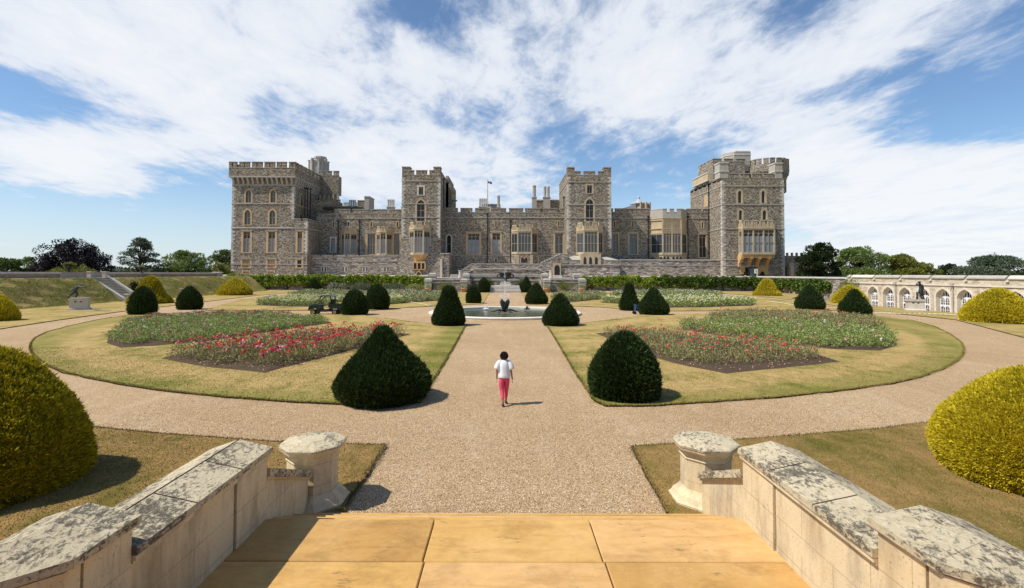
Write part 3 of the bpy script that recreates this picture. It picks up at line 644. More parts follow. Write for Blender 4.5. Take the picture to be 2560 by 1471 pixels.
for i in range(1, ns):
    ya = YL+(YG-YL)*(i-1)/(ns-1); yb = YL+(YG-YL)*i/(ns-1); z = LNZ*(1-i/ns)
    wd = LX+.3
    stp.box(-wd, wd, ya-.05, yb-.02, -.2, z-.045, SL[1]); stp.box(-wd, wd, ya-.052, yb+.01, z-.044, z, SL[(i) % 3])
stp.build('step', st)
ups = MB()
for i in range(10):
    ups.box(-LX-.3, LX+.3, 4.9-.35*(i+1), 4.9-.35*i, -.2, LNZ+.165*(i+1), SL[i % 3])
ups.box(-14, 14, -6, 1.4, -.2, 2.38, SL[0]); ups.build('upper_step', st)
def coping(mb, path_, w_in, w_out, z, mat, hh=.10, ridge=.10):
    """saddle coping swept along a plan path of (inner point, outer point) pairs"""
    pr = []
    for (a, b) in path_:
        a = Vector((a[0],a[1],0)); b = Vector((b[0],b[1],0)); d = (b-a)
        A = a-d.normalized()*w_in; B = b+d.normalized()*w_out; Rr = A+(B-A)*.55
        pr.append([(A.x,A.y,z-.07),(A.x,A.y,z),(Rr.x,Rr.y,z+ridge),(B.x,B.y,z-.03),(B.x,B.y,z-.10)])
    v = [q for p in pr for q in p]; f = []
    k = 5
    for i in range(len(pr)-1):
        for j in range(k): f.append((i*k+j, i*k+(j+1)%k, (i+1)*k+(j+1)%k, (i+1)*k+j))
    f.append(tuple(range(k-1,-1,-1))); f.append(tuple((len(pr)-1)*k+i for i in range(k)))
    mb.add(v, f, mat)
def mirror_mb(mb, sgn):
    if sgn < 0:
        mb.v = [(-a,b,c) for a,b,c in mb.v]; mb.f = [f[::-1] for f in mb.f]
    return mb
def stair_wall(sgn, label):
    th = thing('stair_wall', label, 'wall', (sgn*3.6, 5.5, 0))
    T = .74; xi = 3.27
    w = MB()
    w.box(xi+.025, xi+T, 4.45, 6.16, -.15, 1.60, M['wallst']); w.box(xi+.045,xi+T-.02,6.16,6.185,-.15,1.598,M['turfedge'])
    w.box(xi, xi+T, 6.185, YL, -.15, 1.60, M['wallst'])
    w.box(xi, xi+T, 3.95, 4.449, -.15, 1.865, M['wallst'])
    w.box(xi+.03,xi+T-.02, 3.92, 3.95, -.15, 1.86, M['turfedge'])
    w.prism([(xi,3.92),(xi,3.78),(xi+1.6,2.18),(xi+2.1,2.7),(xi+T,3.92)], -.15, 1.865, M['wallst'])
    mirror_mb(w, sgn).build('wall_face', th)
    c_ = MB()
    coping(c_, [((xi,4.452),(xi+T,4.452)),((xi,5.3),(xi+T,5.3))], .05, .06, 1.69, M['lichen'])
    coping(c_, [((xi,5.304),(xi+T,5.304)),((xi,6.2),(xi+T,6.2))], .05, .06, 1.69, M['lichen'])
    coping(c_, [((xi,6.204),(xi+T,6.204)),((xi,YL+.05),(xi+T,YL+.05))], .05, .06, 1.69, M['lichen'])
    coping(c_, [((xi,4.50),(xi+T,4.50)),((xi,3.81),(xi+T,3.98))], .05, .07, 1.955, M['lichen'])
    coping(c_, [((xi,3.806),(xi+T,3.976)),((xi+1.6,2.2),(xi+2.1,2.72))], .05, .07, 1.955, M['lichen'])
    mirror_mb(c_, sgn).build('coping', th)
    rx = xi-.05+(T+.11)*.55
    if sgn < 0:
        jm = MB(); jm.box(rx-.008, rx+.008, 4.47, YL+.04, 1.780, 1.7925, M['turfedge']); mirror_mb(jm, sgn).build('mortar_joint', th)
    for jy in (5.302, 6.202):
        jm = MB(); jm.exy([(xi-.052,1.688),(rx,1.788),(rx,1.7945),(xi-.052,1.6945)], jy-.006, jy+.006, M['turfedge']); mirror_mb(jm, sgn).build('mortar_joint', th)
    d_ = MB()
    for (zz, y0, y1) in ((1.60,4.455,YL+.02),(1.565,4.455,YL)):
        d_.box(xi-.035 if zz > 1.58 else xi-.015, xi+.3, y0, y1, zz-.03 if zz>1.58 else zz-.02, zz+.02 if zz>1.58 else zz+.005, M['wallst'])
    d_.box(xi-.035, xi+.3, 3.9, 4.5, 1.867, 1.885, M['wallst'])
    mirror_mb(d_, sgn).build('moulding', th)
    # end of lower run: sloping wall beside the steps
    l = MB(); l.exx([(YL+.0,-.15),(8.55,-.15),(8.55,.64),(YL+.0,1.28)], xi+.06, xi+T-.1, M['wallst'])
    mirror_mb(l, sgn).build('sloping_wall', th)
    l = MB(); l.exx([(YL+.052,1.285),(8.55,.65),(8.55,.76),(YL+.052,1.40)], xi-.02, xi+T-.03, M['lichen']); l.exx([(YL+.052,1.25),(8.55,.61),(8.55,.648),(YL+.052,1.283)], xi+.02, xi+T-.06, M['wallst'])
    mirror_mb(l, sgn).build('sloping_coping', th)
stair_wall(1, 'sunlit cream stone wall with blackened coping, right of the slab landing')
stair_wall(-1, 'shaded cream stone wall with blackened coping, left of the slab landing')
def oct_(cx, cy, r, rot=22.5, n=8): return [(cx+r*math.cos(R_(rot+360/n*i)), cy+r*math.sin(R_(rot+360/n*i))) for i in range(n)]
def big_pier(x, y, label):
    th = thing('stair_pier', label, 'pier', (x,y,0))
    b = MB(); s = M['wallst']
    levels = [(-.1,.64),(.10,.64),(.13,.60),(.20,.56),(.27,.47),(.30,.45)]
    for (z0,ra),(z1,rb) in zip(levels, levels[1:]): b.prism(oct_(x,y,ra), z0, z1, s, z1 == .30, oct_(x,y,rb))
    b.build('plinth', th)
    b = MB(); b.prism(oct_(x,y,.43), .29, .93, s); b.build('shaft', th)
    b = MB(); lv = [(.80,.43),(.84,.455),(.87,.44),(.93,.46),(.96,.51),(.985,.515),(1.0,.55),(1.05,.56)]
    for (z0,ra),(z1,rb) in zip(lv, lv[1:]): b.prism(oct_(x,y,ra), z0, z1, s, z0 == .80, oct_(x,y,rb))
    b.build('cornice', th)
    b = MB(); lv = [(1.05,.572),(1.085,.578),(1.105,.55),(1.15,.30),(1.165,.27),(1.17,.26)]
    for (z0,ra),(z1,rb) in zip(lv, lv[1:]): b.prism(oct_(x,y,ra), z0, z1, M['lichen2'], z0 == 1.05 or z1 == 1.17, oct_(x,y,rb))
    b.build('cap', th)
gl = G(783, 1100, 1.12); gr = G(1763, 1098, 1.12)
big_pier(gl.x, gl.y, 'octagonal stone pier with lichened cap at the foot of the left stair wall')
big_pier(gr.x, gr.y, 'octagonal stone pier with lichened cap at the foot of the right stair wall')
print('PIERS', gl, gr)

# ================================================================ TOPIARY
HZAT = lambda x: HZ+(x-CX)*ROLL
PROF = {
 'bell': [(0,.80),(.05,.92),(.14,.99),(.24,1),(.34,.94),(.45,.80),(.56,.64),(.66,.49),(.78,.32),(.88,.21),(.95,.14),(1,.03)],
 'pear': [(0,.80),(.06,.93),(.16,1),(.30,.96),(.45,.82),(.6,.62),(.74,.44),(.86,.31),(.95,.19),(1,.03)],
 'tall': [(0,.82),(.06,.95),(.15,1),(.28,.92),(.42,.80),(.56,.65),(.7,.50),(.82,.43),(.92,.34),(.97,.22),(1,.04)],
 'egg':  [(0,.82),(.07,.94),(.2,1),(.38,.97),(.55,.88),(.7,.74),(.83,.54),(.93,.33),(1,.04)],
 'dome': [(0,.86),(.08,.95),(.20,1),(.38,.98),(.54,.88),(.68,.72),(.80,.54),(.90,.36),(.96,.22),(1,.04)],
 'mound':[(0,.93),(.08,.99),(.18,1),(.35,.93),(.52,.80),(.68,.62),(.8,.45),(.9,.29),(.97,.15),(1,.03)],
 'hat':  [(0,.97),(.08,1),(.18,.93),(.27,.76),(.42,.62),(.58,.52),(.72,.43),(.84,.33),(.94,.19),(1,.03)],
 'low':  [(0,.94),(.1,1),(.25,.97),(.42,.86),(.6,.68),(.76,.48),(.88,.32),(.96,.18),(1,.03)],
 'huge': [(0,.92),(.10,.98),(.2,1),(.36,.96),(.52,.85),(.66,.71),(.78,.55),(.88,.39),(.95,.24),(1,.04)],
}
def topiary(kind, label, cx, base, hwpx, top, prof, leaf, inner, n, size, group, up_=.4, aspect=.42):
    g = G(cx, base); rn = math.hypot(g.x, g.y); cphi = g.y/rn
    k = hwpx/F*cphi**2; Rr = k*rn/(1-k); rc = rn+Rr; X, Y = g.x*rc/rn, g.y*rc/rn
    H = PY(cx, top, Y)[1]
    th = thing(kind, label, 'topiary', (X,Y,0), group)
    P = PROF[prof]; ts = [p[0] for p in P]; rs = [p[1] for p in P]
    rad = lambda t_: np.interp(t_, ts, rs)*Rr
    ph = RNG.uniform(0,6.28,6)
    def lump(t_, a): return 1+.022*np.sin(3*a+ph[0]+4*t_)+.018*np.sin(5*a+ph[1]-6*t_)+.012*np.sin(9*a+ph[2]+11*t_)+.01*np.sin(14*a+ph[3]+17*t_)
    m_ = MB(); v = []; f = []; na, nl = 40, 26
    for j in range(nl+1):
        t_ = j/nl
        for i in range(na):
            a = 2*math.pi*i/na; r_ = rad(t_)*lump(t_, a)*.97; v.append((X+r_*math.cos(a), Y+r_*math.sin(a), H*t_*.985+.0))
    for j in range(nl):
        for i in range(na): f.append((j*na+i, j*na+(i+1)%na, (j+1)*na+(i+1)%na, (j+1)*na+i))
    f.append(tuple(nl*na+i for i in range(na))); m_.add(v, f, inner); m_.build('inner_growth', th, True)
    # leaf sprigs over the clipped surface; sample by area
    tt = RNG.uniform(0,1,n*4); w_ = rad(tt)+.05*Rr; keep = RNG.uniform(0, w_.max(), n*4) < w_; tt = tt[keep][:n]
    n = len(tt); aa = RNG.uniform(0,2*math.pi,n)
    e = .01; dr = (rad(np.minimum(tt+e,1))-rad(np.maximum(tt-e,0)))/(2*e*H)
    nor = unit(np.stack([np.cos(aa), np.sin(aa), np.clip(-dr,-2,4)],1))
    r_ = rad(tt)*lump(tt, aa); depth = RNG.uniform(-.6,.15,n)*size
    B = np.stack([X+r_*np.cos(aa), Y+r_*np.sin(aa), H*tt*.985],1)+nor*depth[:,None]
    # little tufts: make some places stick out, some sink in
    cl = np.sin(aa*23+tt*31+ph[4])*np.sin(tt*41-aa*11+ph[5]); B += nor*(cl*size*.35)[:,None]; cl2 = np.sin(aa*7+tt*9+ph[2])*np.sin(tt*15-aa*5+ph[3]); B += nor*(cl2*Rr*.012)[:,None]
    D = nor+np.array([0,0,up_])
    ll = size*RNG.uniform(.55,1.25,n); ll[RNG.random(n) < .06] *= 1.7; q = leaves(B, D, ll, size*aspect*RNG.uniform(.6,1.2,n), .40)
    q[:,:,2] = np.maximum(q[:,:,2], .02)
    quads('foliage', q, th, [leaf]); return X, Y, Rr, H
k_ = 1.0103
YG_ = 'dark clipped yews round the parterre'; GG_ = 'golden clipped yews round the parterre'
T_ = []
dy, di, go, gi = M['yew'], M['yewin'], M['gold'], M['goldin']
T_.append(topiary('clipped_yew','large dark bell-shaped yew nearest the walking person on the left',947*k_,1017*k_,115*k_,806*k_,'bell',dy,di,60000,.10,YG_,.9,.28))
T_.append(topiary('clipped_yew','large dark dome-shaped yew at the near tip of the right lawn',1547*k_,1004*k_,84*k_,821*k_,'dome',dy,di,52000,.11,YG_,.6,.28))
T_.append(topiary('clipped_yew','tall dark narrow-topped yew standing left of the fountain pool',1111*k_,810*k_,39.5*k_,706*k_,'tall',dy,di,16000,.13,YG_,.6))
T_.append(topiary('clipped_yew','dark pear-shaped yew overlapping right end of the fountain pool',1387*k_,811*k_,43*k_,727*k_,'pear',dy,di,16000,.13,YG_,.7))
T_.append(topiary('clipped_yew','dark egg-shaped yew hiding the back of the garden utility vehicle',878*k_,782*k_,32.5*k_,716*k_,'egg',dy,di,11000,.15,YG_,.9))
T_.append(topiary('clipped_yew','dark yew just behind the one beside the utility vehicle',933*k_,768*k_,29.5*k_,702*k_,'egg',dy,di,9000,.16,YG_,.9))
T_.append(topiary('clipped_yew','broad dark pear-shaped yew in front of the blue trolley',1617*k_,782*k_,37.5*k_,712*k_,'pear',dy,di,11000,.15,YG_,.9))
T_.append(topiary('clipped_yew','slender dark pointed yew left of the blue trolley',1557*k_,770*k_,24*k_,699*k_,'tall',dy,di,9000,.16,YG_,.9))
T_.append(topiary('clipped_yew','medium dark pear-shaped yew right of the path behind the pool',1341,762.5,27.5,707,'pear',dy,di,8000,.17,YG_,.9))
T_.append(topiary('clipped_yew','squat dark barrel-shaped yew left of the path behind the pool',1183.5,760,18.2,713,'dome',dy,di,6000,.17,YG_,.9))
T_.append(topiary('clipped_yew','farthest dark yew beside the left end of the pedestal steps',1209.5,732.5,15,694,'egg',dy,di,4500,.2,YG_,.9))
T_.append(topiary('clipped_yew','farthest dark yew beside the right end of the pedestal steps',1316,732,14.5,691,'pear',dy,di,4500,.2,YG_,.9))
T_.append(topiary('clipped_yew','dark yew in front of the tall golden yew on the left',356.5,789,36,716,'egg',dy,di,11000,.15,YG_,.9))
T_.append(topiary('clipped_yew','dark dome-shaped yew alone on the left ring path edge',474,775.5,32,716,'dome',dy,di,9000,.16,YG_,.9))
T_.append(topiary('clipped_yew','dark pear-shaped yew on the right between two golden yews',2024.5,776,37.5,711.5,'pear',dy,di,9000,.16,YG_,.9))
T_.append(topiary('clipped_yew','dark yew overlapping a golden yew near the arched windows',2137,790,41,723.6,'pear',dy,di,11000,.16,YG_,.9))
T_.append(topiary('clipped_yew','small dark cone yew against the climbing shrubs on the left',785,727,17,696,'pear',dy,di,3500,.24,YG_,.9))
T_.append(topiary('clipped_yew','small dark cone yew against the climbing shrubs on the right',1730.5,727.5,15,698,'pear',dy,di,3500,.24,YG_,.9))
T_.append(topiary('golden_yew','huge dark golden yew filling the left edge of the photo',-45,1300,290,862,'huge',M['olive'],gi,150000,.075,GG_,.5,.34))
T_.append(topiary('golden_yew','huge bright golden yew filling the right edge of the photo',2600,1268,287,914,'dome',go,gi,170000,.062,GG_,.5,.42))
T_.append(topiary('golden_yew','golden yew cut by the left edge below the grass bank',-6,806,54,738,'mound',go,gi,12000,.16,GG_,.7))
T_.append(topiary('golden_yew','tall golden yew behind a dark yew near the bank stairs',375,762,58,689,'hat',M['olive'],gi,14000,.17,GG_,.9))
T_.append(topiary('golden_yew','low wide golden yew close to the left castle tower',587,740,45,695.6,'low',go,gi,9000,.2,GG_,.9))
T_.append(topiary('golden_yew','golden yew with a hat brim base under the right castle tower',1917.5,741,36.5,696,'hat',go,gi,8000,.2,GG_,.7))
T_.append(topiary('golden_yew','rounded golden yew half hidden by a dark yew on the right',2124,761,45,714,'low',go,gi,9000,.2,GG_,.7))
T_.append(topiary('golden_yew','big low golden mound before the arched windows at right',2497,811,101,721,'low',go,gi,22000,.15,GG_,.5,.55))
# ================================================================ CASTLE
FZ = 2.95
def cw(r, zx, zy, Y): return PY(*r(zx, zy), Y)
def arch_pts(xc, a, zs, h, n=7):
    L = []
    for i in range(n+1):
        x = -a+a*i/n; z = math.sqrt(max(0, 4*a*a-(a-x)**2))/(math.sqrt(3)*a)*h
        L.append((xc+x, zs+z))
    return L+[(2*xc-p[0], p[1]) for p in L[-2::-1]]
def obox(mb, p, q, z0, z1, th, mat, out=0.0):
    """box along plan segment p->q; th goes to the left of p->q"""
    p = Vector((p[0],p[1])); q = Vector((q[0],q[1])); d = (q-p).normalized(); n_ = Vector((-d.y, d.x))
    a = p-n_*out; b = q-n_*out; c_ = q+n_*th; e = p+n_*th
    mb.prism([tuple(a),tuple(b),tuple(c_),tuple(e)], z0, z1, mat)
LIME, SAND, BAY, ORA, GREYL = M['lime'], M['sandst'], M['baystone'], M['orange'], M['limegrey']
def window(parent, r, z, Y, kind='rect', lights=2, glass=None, stone=None, wall=None, fw=.42, name='window', transom=.47, hood=True, inset=.34):
    """z = (x0, x1, top, bottom) outer limits of the stone surround; returns the hole in the wall"""
    glass = glass or M['glass']; stone = stone or SAND; wall = wall or M['rubble']
    xm, ym = (z[0]+z[1])/2, (z[2]+z[3])/2
    X0 = cw(r,z[0],ym,Y)[0]; X1 = cw(r,z[1],ym,Y)[0]; Z1 = cw(r,xm,z[2],Y)[1]; Z0 = cw(r,xm,z[3],Y)[1]
    m_ = MB(); a, b = X0+fw, X1-fw; c_, d_ = Z0+fw*.45, Z1-fw; xc = (a+b)/2; hwid = (b-a)/2
    yi = Y+inset+.05
    if kind == 'arch':
        ah = hwid*1.35; zs = d_-ah
        oi = arch_pts(xc, hwid, zs, ah); oo = arch_pts(xc, (X1-X0)/2, zs, Z1-zs)
        n = len(oi)//2
        m_.exy([(X0,Z0),(a,Z0),(a,zs),(X0,zs)], Y-.05, yi, stone); m_.exy([(b,Z0),(X1,Z0),(X1,zs),(b,zs)], Y-.05, yi, stone)
        m_.exy([(p) for p in oo[:n+1]]+[p for p in oi[:n+1][::-1]], Y-.06, yi, stone)
        m_.exy([p for p in oi[n:][::-1]][::-1]+[p for p in oo[n:]][::-1], Y-.06, yi, stone)
        m_.exy([(X0,Z1)]+[p for p in oo[:n+1]][::-1], Y, yi, wall); m_.exy([(X1,Z1)]+oo[n:][::-1], Y, yi, wall)
    else:
        m_.exy([(X0,Z0),(a,Z0),(a,Z1),(X0,Z1)], Y-.05, yi, stone); m_.exy([(b,Z0),(X1,Z0),(X1,Z1),(b,Z1)], Y-.05, yi, stone)
        m_.box(a, b, Y-.05, yi, d_, Z1, stone)
        if hood: m_.box(X0-.16, X1+.16, Y-.17, Y-.052, Z1-.14, Z1+.06, GREYL)
    m_.box(a, b, Y-.10, yi, Z0, c_, stone)
    ztop = d_+ (.0 if kind != 'arch' else .0)
    zb_ = d_-(d_-c_)*.30 if glass is M['blind'] else d_
    m_.box(a, b, Y+inset, Y+inset+.04, c_, zb_, glass)
    if zb_ < d_: m_.box(a, b, Y+inset, Y+inset+.04, zb_+.001, d_, M['darkglass_shade'])
    mw = .15; lw = (b-a)/lights
    msel = SAND if glass is not M['blind'] else M['mull']
    for i in range(1, lights): m_.box(a+lw*i-mw/2, a+lw*i+mw/2, Y+inset-.14, Y+inset, c_, d_-(0 if kind != 'arch' else .05), M['mull'])
    if transom: zt = c_+(d_-c_)*transom; m_.box(a, b, Y+inset-.12, Y+inset-.002, zt-.07, zt+.07, M['mull'])
    if kind == 'rect' and (d_-c_) > 2:
        th = min(lw*.9, (d_-c_)*.2); zt = d_-th*1.7
        for i in range(lights):
            A = arch_pts(a+lw*(i+.5), lw/2-.02, zt, th, 4); k = len(A)//2
            m_.exy([(a+lw*i,zt+th)]+A[:k+1][::-1], Y+inset-.12, Y+inset-.003, M['mull'])
            m_.exy([(a+lw*(i+1),zt+th)]+A[k:][::-1], Y+inset-.12, Y+inset-.003, M['mull'])
            m_.box(a+lw*(i+.5)-.04, a+lw*(i+.5)+.04, Y+inset-.10, Y+inset-.003, zt+th*.97, d_, M['mull'])
    m_.build(name, parent)
    return (X0, X1, Z0, Z1)
def slit(parent, r, z, Y, glass=None, stone=None, fw=.24):
    return window(parent, r, z, Y, 'arch', 1, glass or M['darkglass_shade'], stone or GREYL, None, fw, 'slit_window', None, False, .3)
def body(name, parent, X0, X1, Y0, Y1, Z0, Z1, holes, mat, side=None):
    side = side or mat; m_ = MB(); m_.panel(X0, X1, Z0, Z1, Y0, holes, mat, .02)
    m_.add([(X0,Y0,Z0),(X0,Y1,Z0),(X0,Y1,Z1),(X0,Y0,Z1),(X1,Y0,Z0),(X1,Y1,Z0),(X1,Y1,Z1),(X1,Y0,Z1)], [(1,0,3,2),(4,5,6,7),(5,1,2,6),(3,7,6,2)], side)
    o = m_.build(name, parent); return o
def sets(o, holes_fn): pass
def battle(parent, X0, X1, Y, Zf, Zt, mer, mat, th=.5, cap=GREYL, name='parapet', Zbase=None, slots=True):
    """crenellated parapet along x. Zf crenel floor, Zt merlon top; mer = list of (x0,x1)"""
    m_ = MB()
    if Zbase is not None: m_.box(X0, X1, Y, Y+th, Zbase, Zf-.08, mat)
    m_.box(X0-.04, X1+.04, Y-.06, Y+th+.05, Zf-.08, Zf+.04, cap)
    for a, b in mer:
        if slots and b-a > 1.2:
            c_ = (a+b)/2; m_.box(a, c_-.09, Y, Y+th, Zf+.04, Zt-.16, mat); m_.box(c_+.09, b, Y, Y+th, Zf+.04, Zt-.16, mat); m_.box(c_-.09, c_+.09, Y+.2, Y+th, Zf+.04, Zt-.16, M['darkglass_shade'])  # dark filler at the back of each slot paints its shade
        else: m_.box(a, b, Y, Y+th, Zf+.04, Zt-.16, mat)
        m_.box(a-.08, b+.08, Y-.09, Y+th+.08, Zt-.16, Zt, cap)
    return m_.build(name, parent)
def battle_side(parent, X, Y0, Y1, Zf, Zt, mer, mat, th=.5, cap=GREYL, Zbase=None, name='parapet'):
    m_ = MB()
    if Zbase is not None: m_.box(X, X+th, Y0, Y1, Zbase, Zf-.08, mat)
    m_.box(X-.05, X+th+.05, Y0, Y1, Zf-.08, Zf+.04, cap)
    for a, b in mer:
        m_.box(X, X+th, a, b, Zf+.04, Zt-.16, mat); m_.box(X-.08, X+th+.08, a-.06, b+.06, Zt-.16, Zt, cap)
    return m_.build(name, parent)
def merl(a, b, n, gap):
    w = ((b-a)-gap*(n-1))/n; return [(a+i*(w+gap), a+i*(w+gap)+w) for i in range(n)]
def quoins(parent, X, Y, Z0, Z1, sx, depth=True, side=1):
    """light corner stones; sx=+1: stones run from corner to +x"""
    m_ = MB(); z = Z0; i = 0
    while z < Z1-.3:
        w = .95 if i % 2 else .55; d_ = .55 if i % 2 else .95
        m_.box(X-.03*sx, X+sx*w, Y-.03, Y+d_, z+.02, z+.50, M['lime'] if random.random() > .3 else GREYL); z += .52; i += 1
    return m_.build('quoins', parent)
def course(parent, X0, X1, Y, Z, h=.22, out=.14, mat=None, Y1=None, sides='lr', name='string_course'):
    m_ = MB(); mat = mat or GREYL
    m_.box(X0-out, X1+out, Y-out, Y+.1, Z-h/2, Z+h/2, mat)
    if Y1:
        if 'l' in sides: m_.box(X0-out, X0+.1, Y+.1, Y1, Z-h/2, Z+h/2, mat)
        if 'r' in sides: m_.box(X1-.1, X1+out, Y+.1, Y1, Z-h/2, Z+h/2, mat)
    return m_.build(name, parent)
def pipe(parent, X, Y, Z0, Z1, r_=.09):
    m_ = MB(); m_.tube((X,Y,Z0),(X,Y,Z1), r_, r_, M['black'], 6); m_.cbox(X,Y,Z1,.5,.35,.5,M['black']); z = Z0+2
    while z < Z1: m_.cbox(X,Y+.05,z,.3,.2,.1,M['black']); z += 2.5
    return m_.build('downpipe', parent)
def baypoly(x0, x1, c_, Y, p, i=0): return [(x0+i,Y+.2),(x0+i,Y+.0),(x0+c_+i*.4,Y-p+i),(x1-c_-i*.4,Y-p+i),(x1-i,Y+.0),(x1-i,Y+.2)]
def pierced(m_, pts, z0, z1, mat, floor=.55):
    h = z1-z0; zf = z0+h*floor
    for a, b in zip(pts, pts[1:]):
        a = Vector(a); b = Vector(b); L = (b-a).length; d = (b-a)/L
        obox(m_, a, b, z0, z0+h*.16, .28, mat, .05)
        n = max(1, round(L/.42)); w = L/n
        mcount = max(1, round(L/2.0)); 
        for i in range(n): 
            s_ = a+d*(w*(i+.2)); e = a+d*(w*(i+.8)); f = ((i+.5)/n*mcount) % 1
            hi = .2 < f < .8 or L < 1.6
            if f <= .2 or f >= .8: s_ = a+d*(w*(i+.0)); e = a+d*(w*(i+1.0)) if not hi else e
            obox(m_, s_, e, z0+h*.16, z0+h*(.84 if hi else .5), .2, mat, -.02)
        for k in range(mcount):
            s_ = a+d*(L/mcount)*(k+.18 if L >= 1.6 else k); e = a+d*(L/mcount)*(k+.82 if L >= 1.6 else k+1)
            obox(m_, s_, e, z0+h*.84, z1, .28, mat, .05)
            obox(m_, s_, s_+d*.22, z0+h*.16, z1-.01, .26, mat, .02); obox(m_, e-d*.22, e, z0+h*.16, z1-.01, .26, mat, .02)
def bay(parent, r, zx0, zx1, zpt, zbt, zbb, Y, p, cz, lights, glass, stone=None, sidel=1, corb=None, name='oriel_window', pierce=True, sub=1, blindtop=0, side_glass=None):
    stone = stone or BAY; Yf = Y-p; xm = (zx0+zx1)/2
    X0 = cw(r,zx0,(zbt+zbb)/2,Y)[0]; X1 = cw(r,zx1,(zbt+zbb)/2,Y)[0]
    Zp = cw(r,xm,zpt,Yf)[1]; Zt = cw(r,xm,zbt,Yf)[1]; Zb = cw(r,xm,zbb,Yf)[1]; c_ = cz
    m_ = MB(); o = baypoly(X0,X1,c_,Y,p)
    if pierce: pierced(m_, [o[1],o[2],o[3],o[4]], Zt+.1, Zp, stone)
    m_.prism(o, Zt-.5, Zt-.1, stone); m_.prism(baypoly(X0-.12,X1+.12,c_,Y,p+.12), Zt-.1, Zt+.1, stone)
    m_.prism(o, Zb+.02, Zb+.5, stone); m_.prism(baypoly(X0-.1,X1+.1,c_,Y,p+.1), Zb-.12, Zb+.02, stone)
    wb, wt = Zb+.5, Zt-.5
    if blindtop:
        zz = wt-(wt-wb)*blindtop; m_.prism(baypoly(X0,X1,c_,Y,p,.32), zz, wt, stone); [m_.box(xq-.15,xq+.15,Yf+.005,Yf+.3,zz,wt,stone) for xq in (X0+c_+.1,(X0+X1)/2,X1-c_-.1)]
        for nb, (u0, u1) in enumerate(((.06,.48),(.52,.94))):
            xa = X0+c_+(X1-X0-2*c_)*u0; xb = X0+c_+(X1-X0-2*c_)*u1; k = 7
            for i in range(k+1): x = xa+(xb-xa)*i/k; m_.box(x-.06,x+.06,Yf+.01,Yf+.12,zz+(wt-zz)*.42,wt-.15,stone)
            for i in range(5): x = xa+(xb-xa)*(i+.5)/5; m_.box(x-.12,x+.12,Yf+.03,Yf+.12,zz+.2,zz+(wt-zz)*.3,stone)
        m_.prism(o, zz+(wt-zz)*.32, zz+(wt-zz)*.40, stone); m_.prism(o, zz-.15, zz+.1, stone); m_.prism(o, wt-.12, wt, stone); wt = zz-.15
    wbl = wt-(wt-wb)*.27 if glass is M['blind'] else wt
    m_.prism(baypoly(X0,X1,c_,Y,p,.22), wb, wbl, glass)
    if wbl < wt: m_.prism(baypoly(X0,X1,c_,Y,p,.22), wbl+.001, wt, M['darkglass_shade'])
    for (px_, py_) in (o[2], o[3]): m_.cbox(px_, py_+.12, (Zb+Zt)/2, .36, .32, Zt-Zb-.2-.0, stone)
    for sx in (0,1):
        xx = X0+.14 if sx == 0 else X1-.14; m_.cbox(xx, Y-.06, (wb+wt)/2, .28, .34, wt-wb, stone)
        a, b = (o[1],o[2]) if sx == 0 else (o[3],o[4]); a = Vector(a); b = Vector(b)
        for j in range(1, sidel+1):
            if sidel > 1 or True:
                q = a+(b-a)*(j/(sidel+1)); 
                if (b-a).length > 1.5: obox(m_, q-(b-a).normalized()*.05, q+(b-a).normalized()*.05, wb, wt, .14, M['mull'], -.06)
        for zf in (.44,): obox(m_, a, b, wb+(wt-wb)*zf-.07, wb+(wt-wb)*zf+.07, .14, M['mull'], -.07)
        L = (b-a).length; th = (wt-wb)*.17; obox(m_, a, b, wt-th*.35, wt, .12, M['mull'], -.08)
    fa, fb = o[2][0]+.18, o[3][0]-.18; lw = (fb-fa)/lights
    for i in range(1, lights): 
        big = sub > 1 and i % (lights//sub) == 0; w_ = .2 if big else .085
        m_.box(fa+lw*i-w_, fa+lw*i+w_, Yf+(.03 if big else .08), Yf+.25, wb, wt, stone if big else M['mull'])
    zt = wb+(wt-wb)*.44; m_.box(fa, fb, Yf+.09, Yf+.22, zt-.07, zt+.07, M['mull'])
    th = min(lw*.8,(wt-wb)*.14); z0 = wt-th*1.9
    for i in range(lights):
        A = arch_pts(fa+lw*(i+.5), lw/2-.05, z0, th, 4); k = len(A)//2
        m_.exy([(fa+lw*i+.02,z0+th)]+A[:k+1][::-1], Yf+.10, Yf+.21, M['mull']); m_.exy([(fa+lw*(i+1)-.02,z0+th)]+A[k:][::-1], Yf+.10, Yf+.21, M['mull'])
        m_.box(fa+lw*(i+.5)-.04, fa+lw*(i+.5)+.04, Yf+.11, Yf+.21, z0+th*.97, wt, M['mull'])
    ob = m_.build(name, parent)
    return X0, X1, Yf, Zb
def corbel(parent, X0, X1, Y, p, c_, Z1, Z0, narrow, mat, arches=0, name='corbel', body_=None):
    m_ = MB(); n = 5
    for i in range(n):
        a = i/n; b = (i+1)/n; fa = 1-(1-narrow)*math.sin(a*math.pi/2); fb = 1-(1-narrow)*math.sin(b*math.pi/2)
        xm = (X0+X1)/2; hw_ = (X1-X0)/2
        A = baypoly(xm-hw_*fb, xm+hw_*fb, c_*fb, Y, p*fb); B = baypoly(xm-hw_*fa, xm+hw_*fa, c_*fa, Y, p*fa)
        m_.prism(A, Z1-(Z1-Z0)*b, Z1-(Z1-Z0)*a, mat, i in (0,n-1), B)
    return m_.build(name, parent)
castle = thing('castle', 'long grey stone castle with four square battlemented towers across the background', 'castle', (0,140,FZ))
RU = M['rubble']
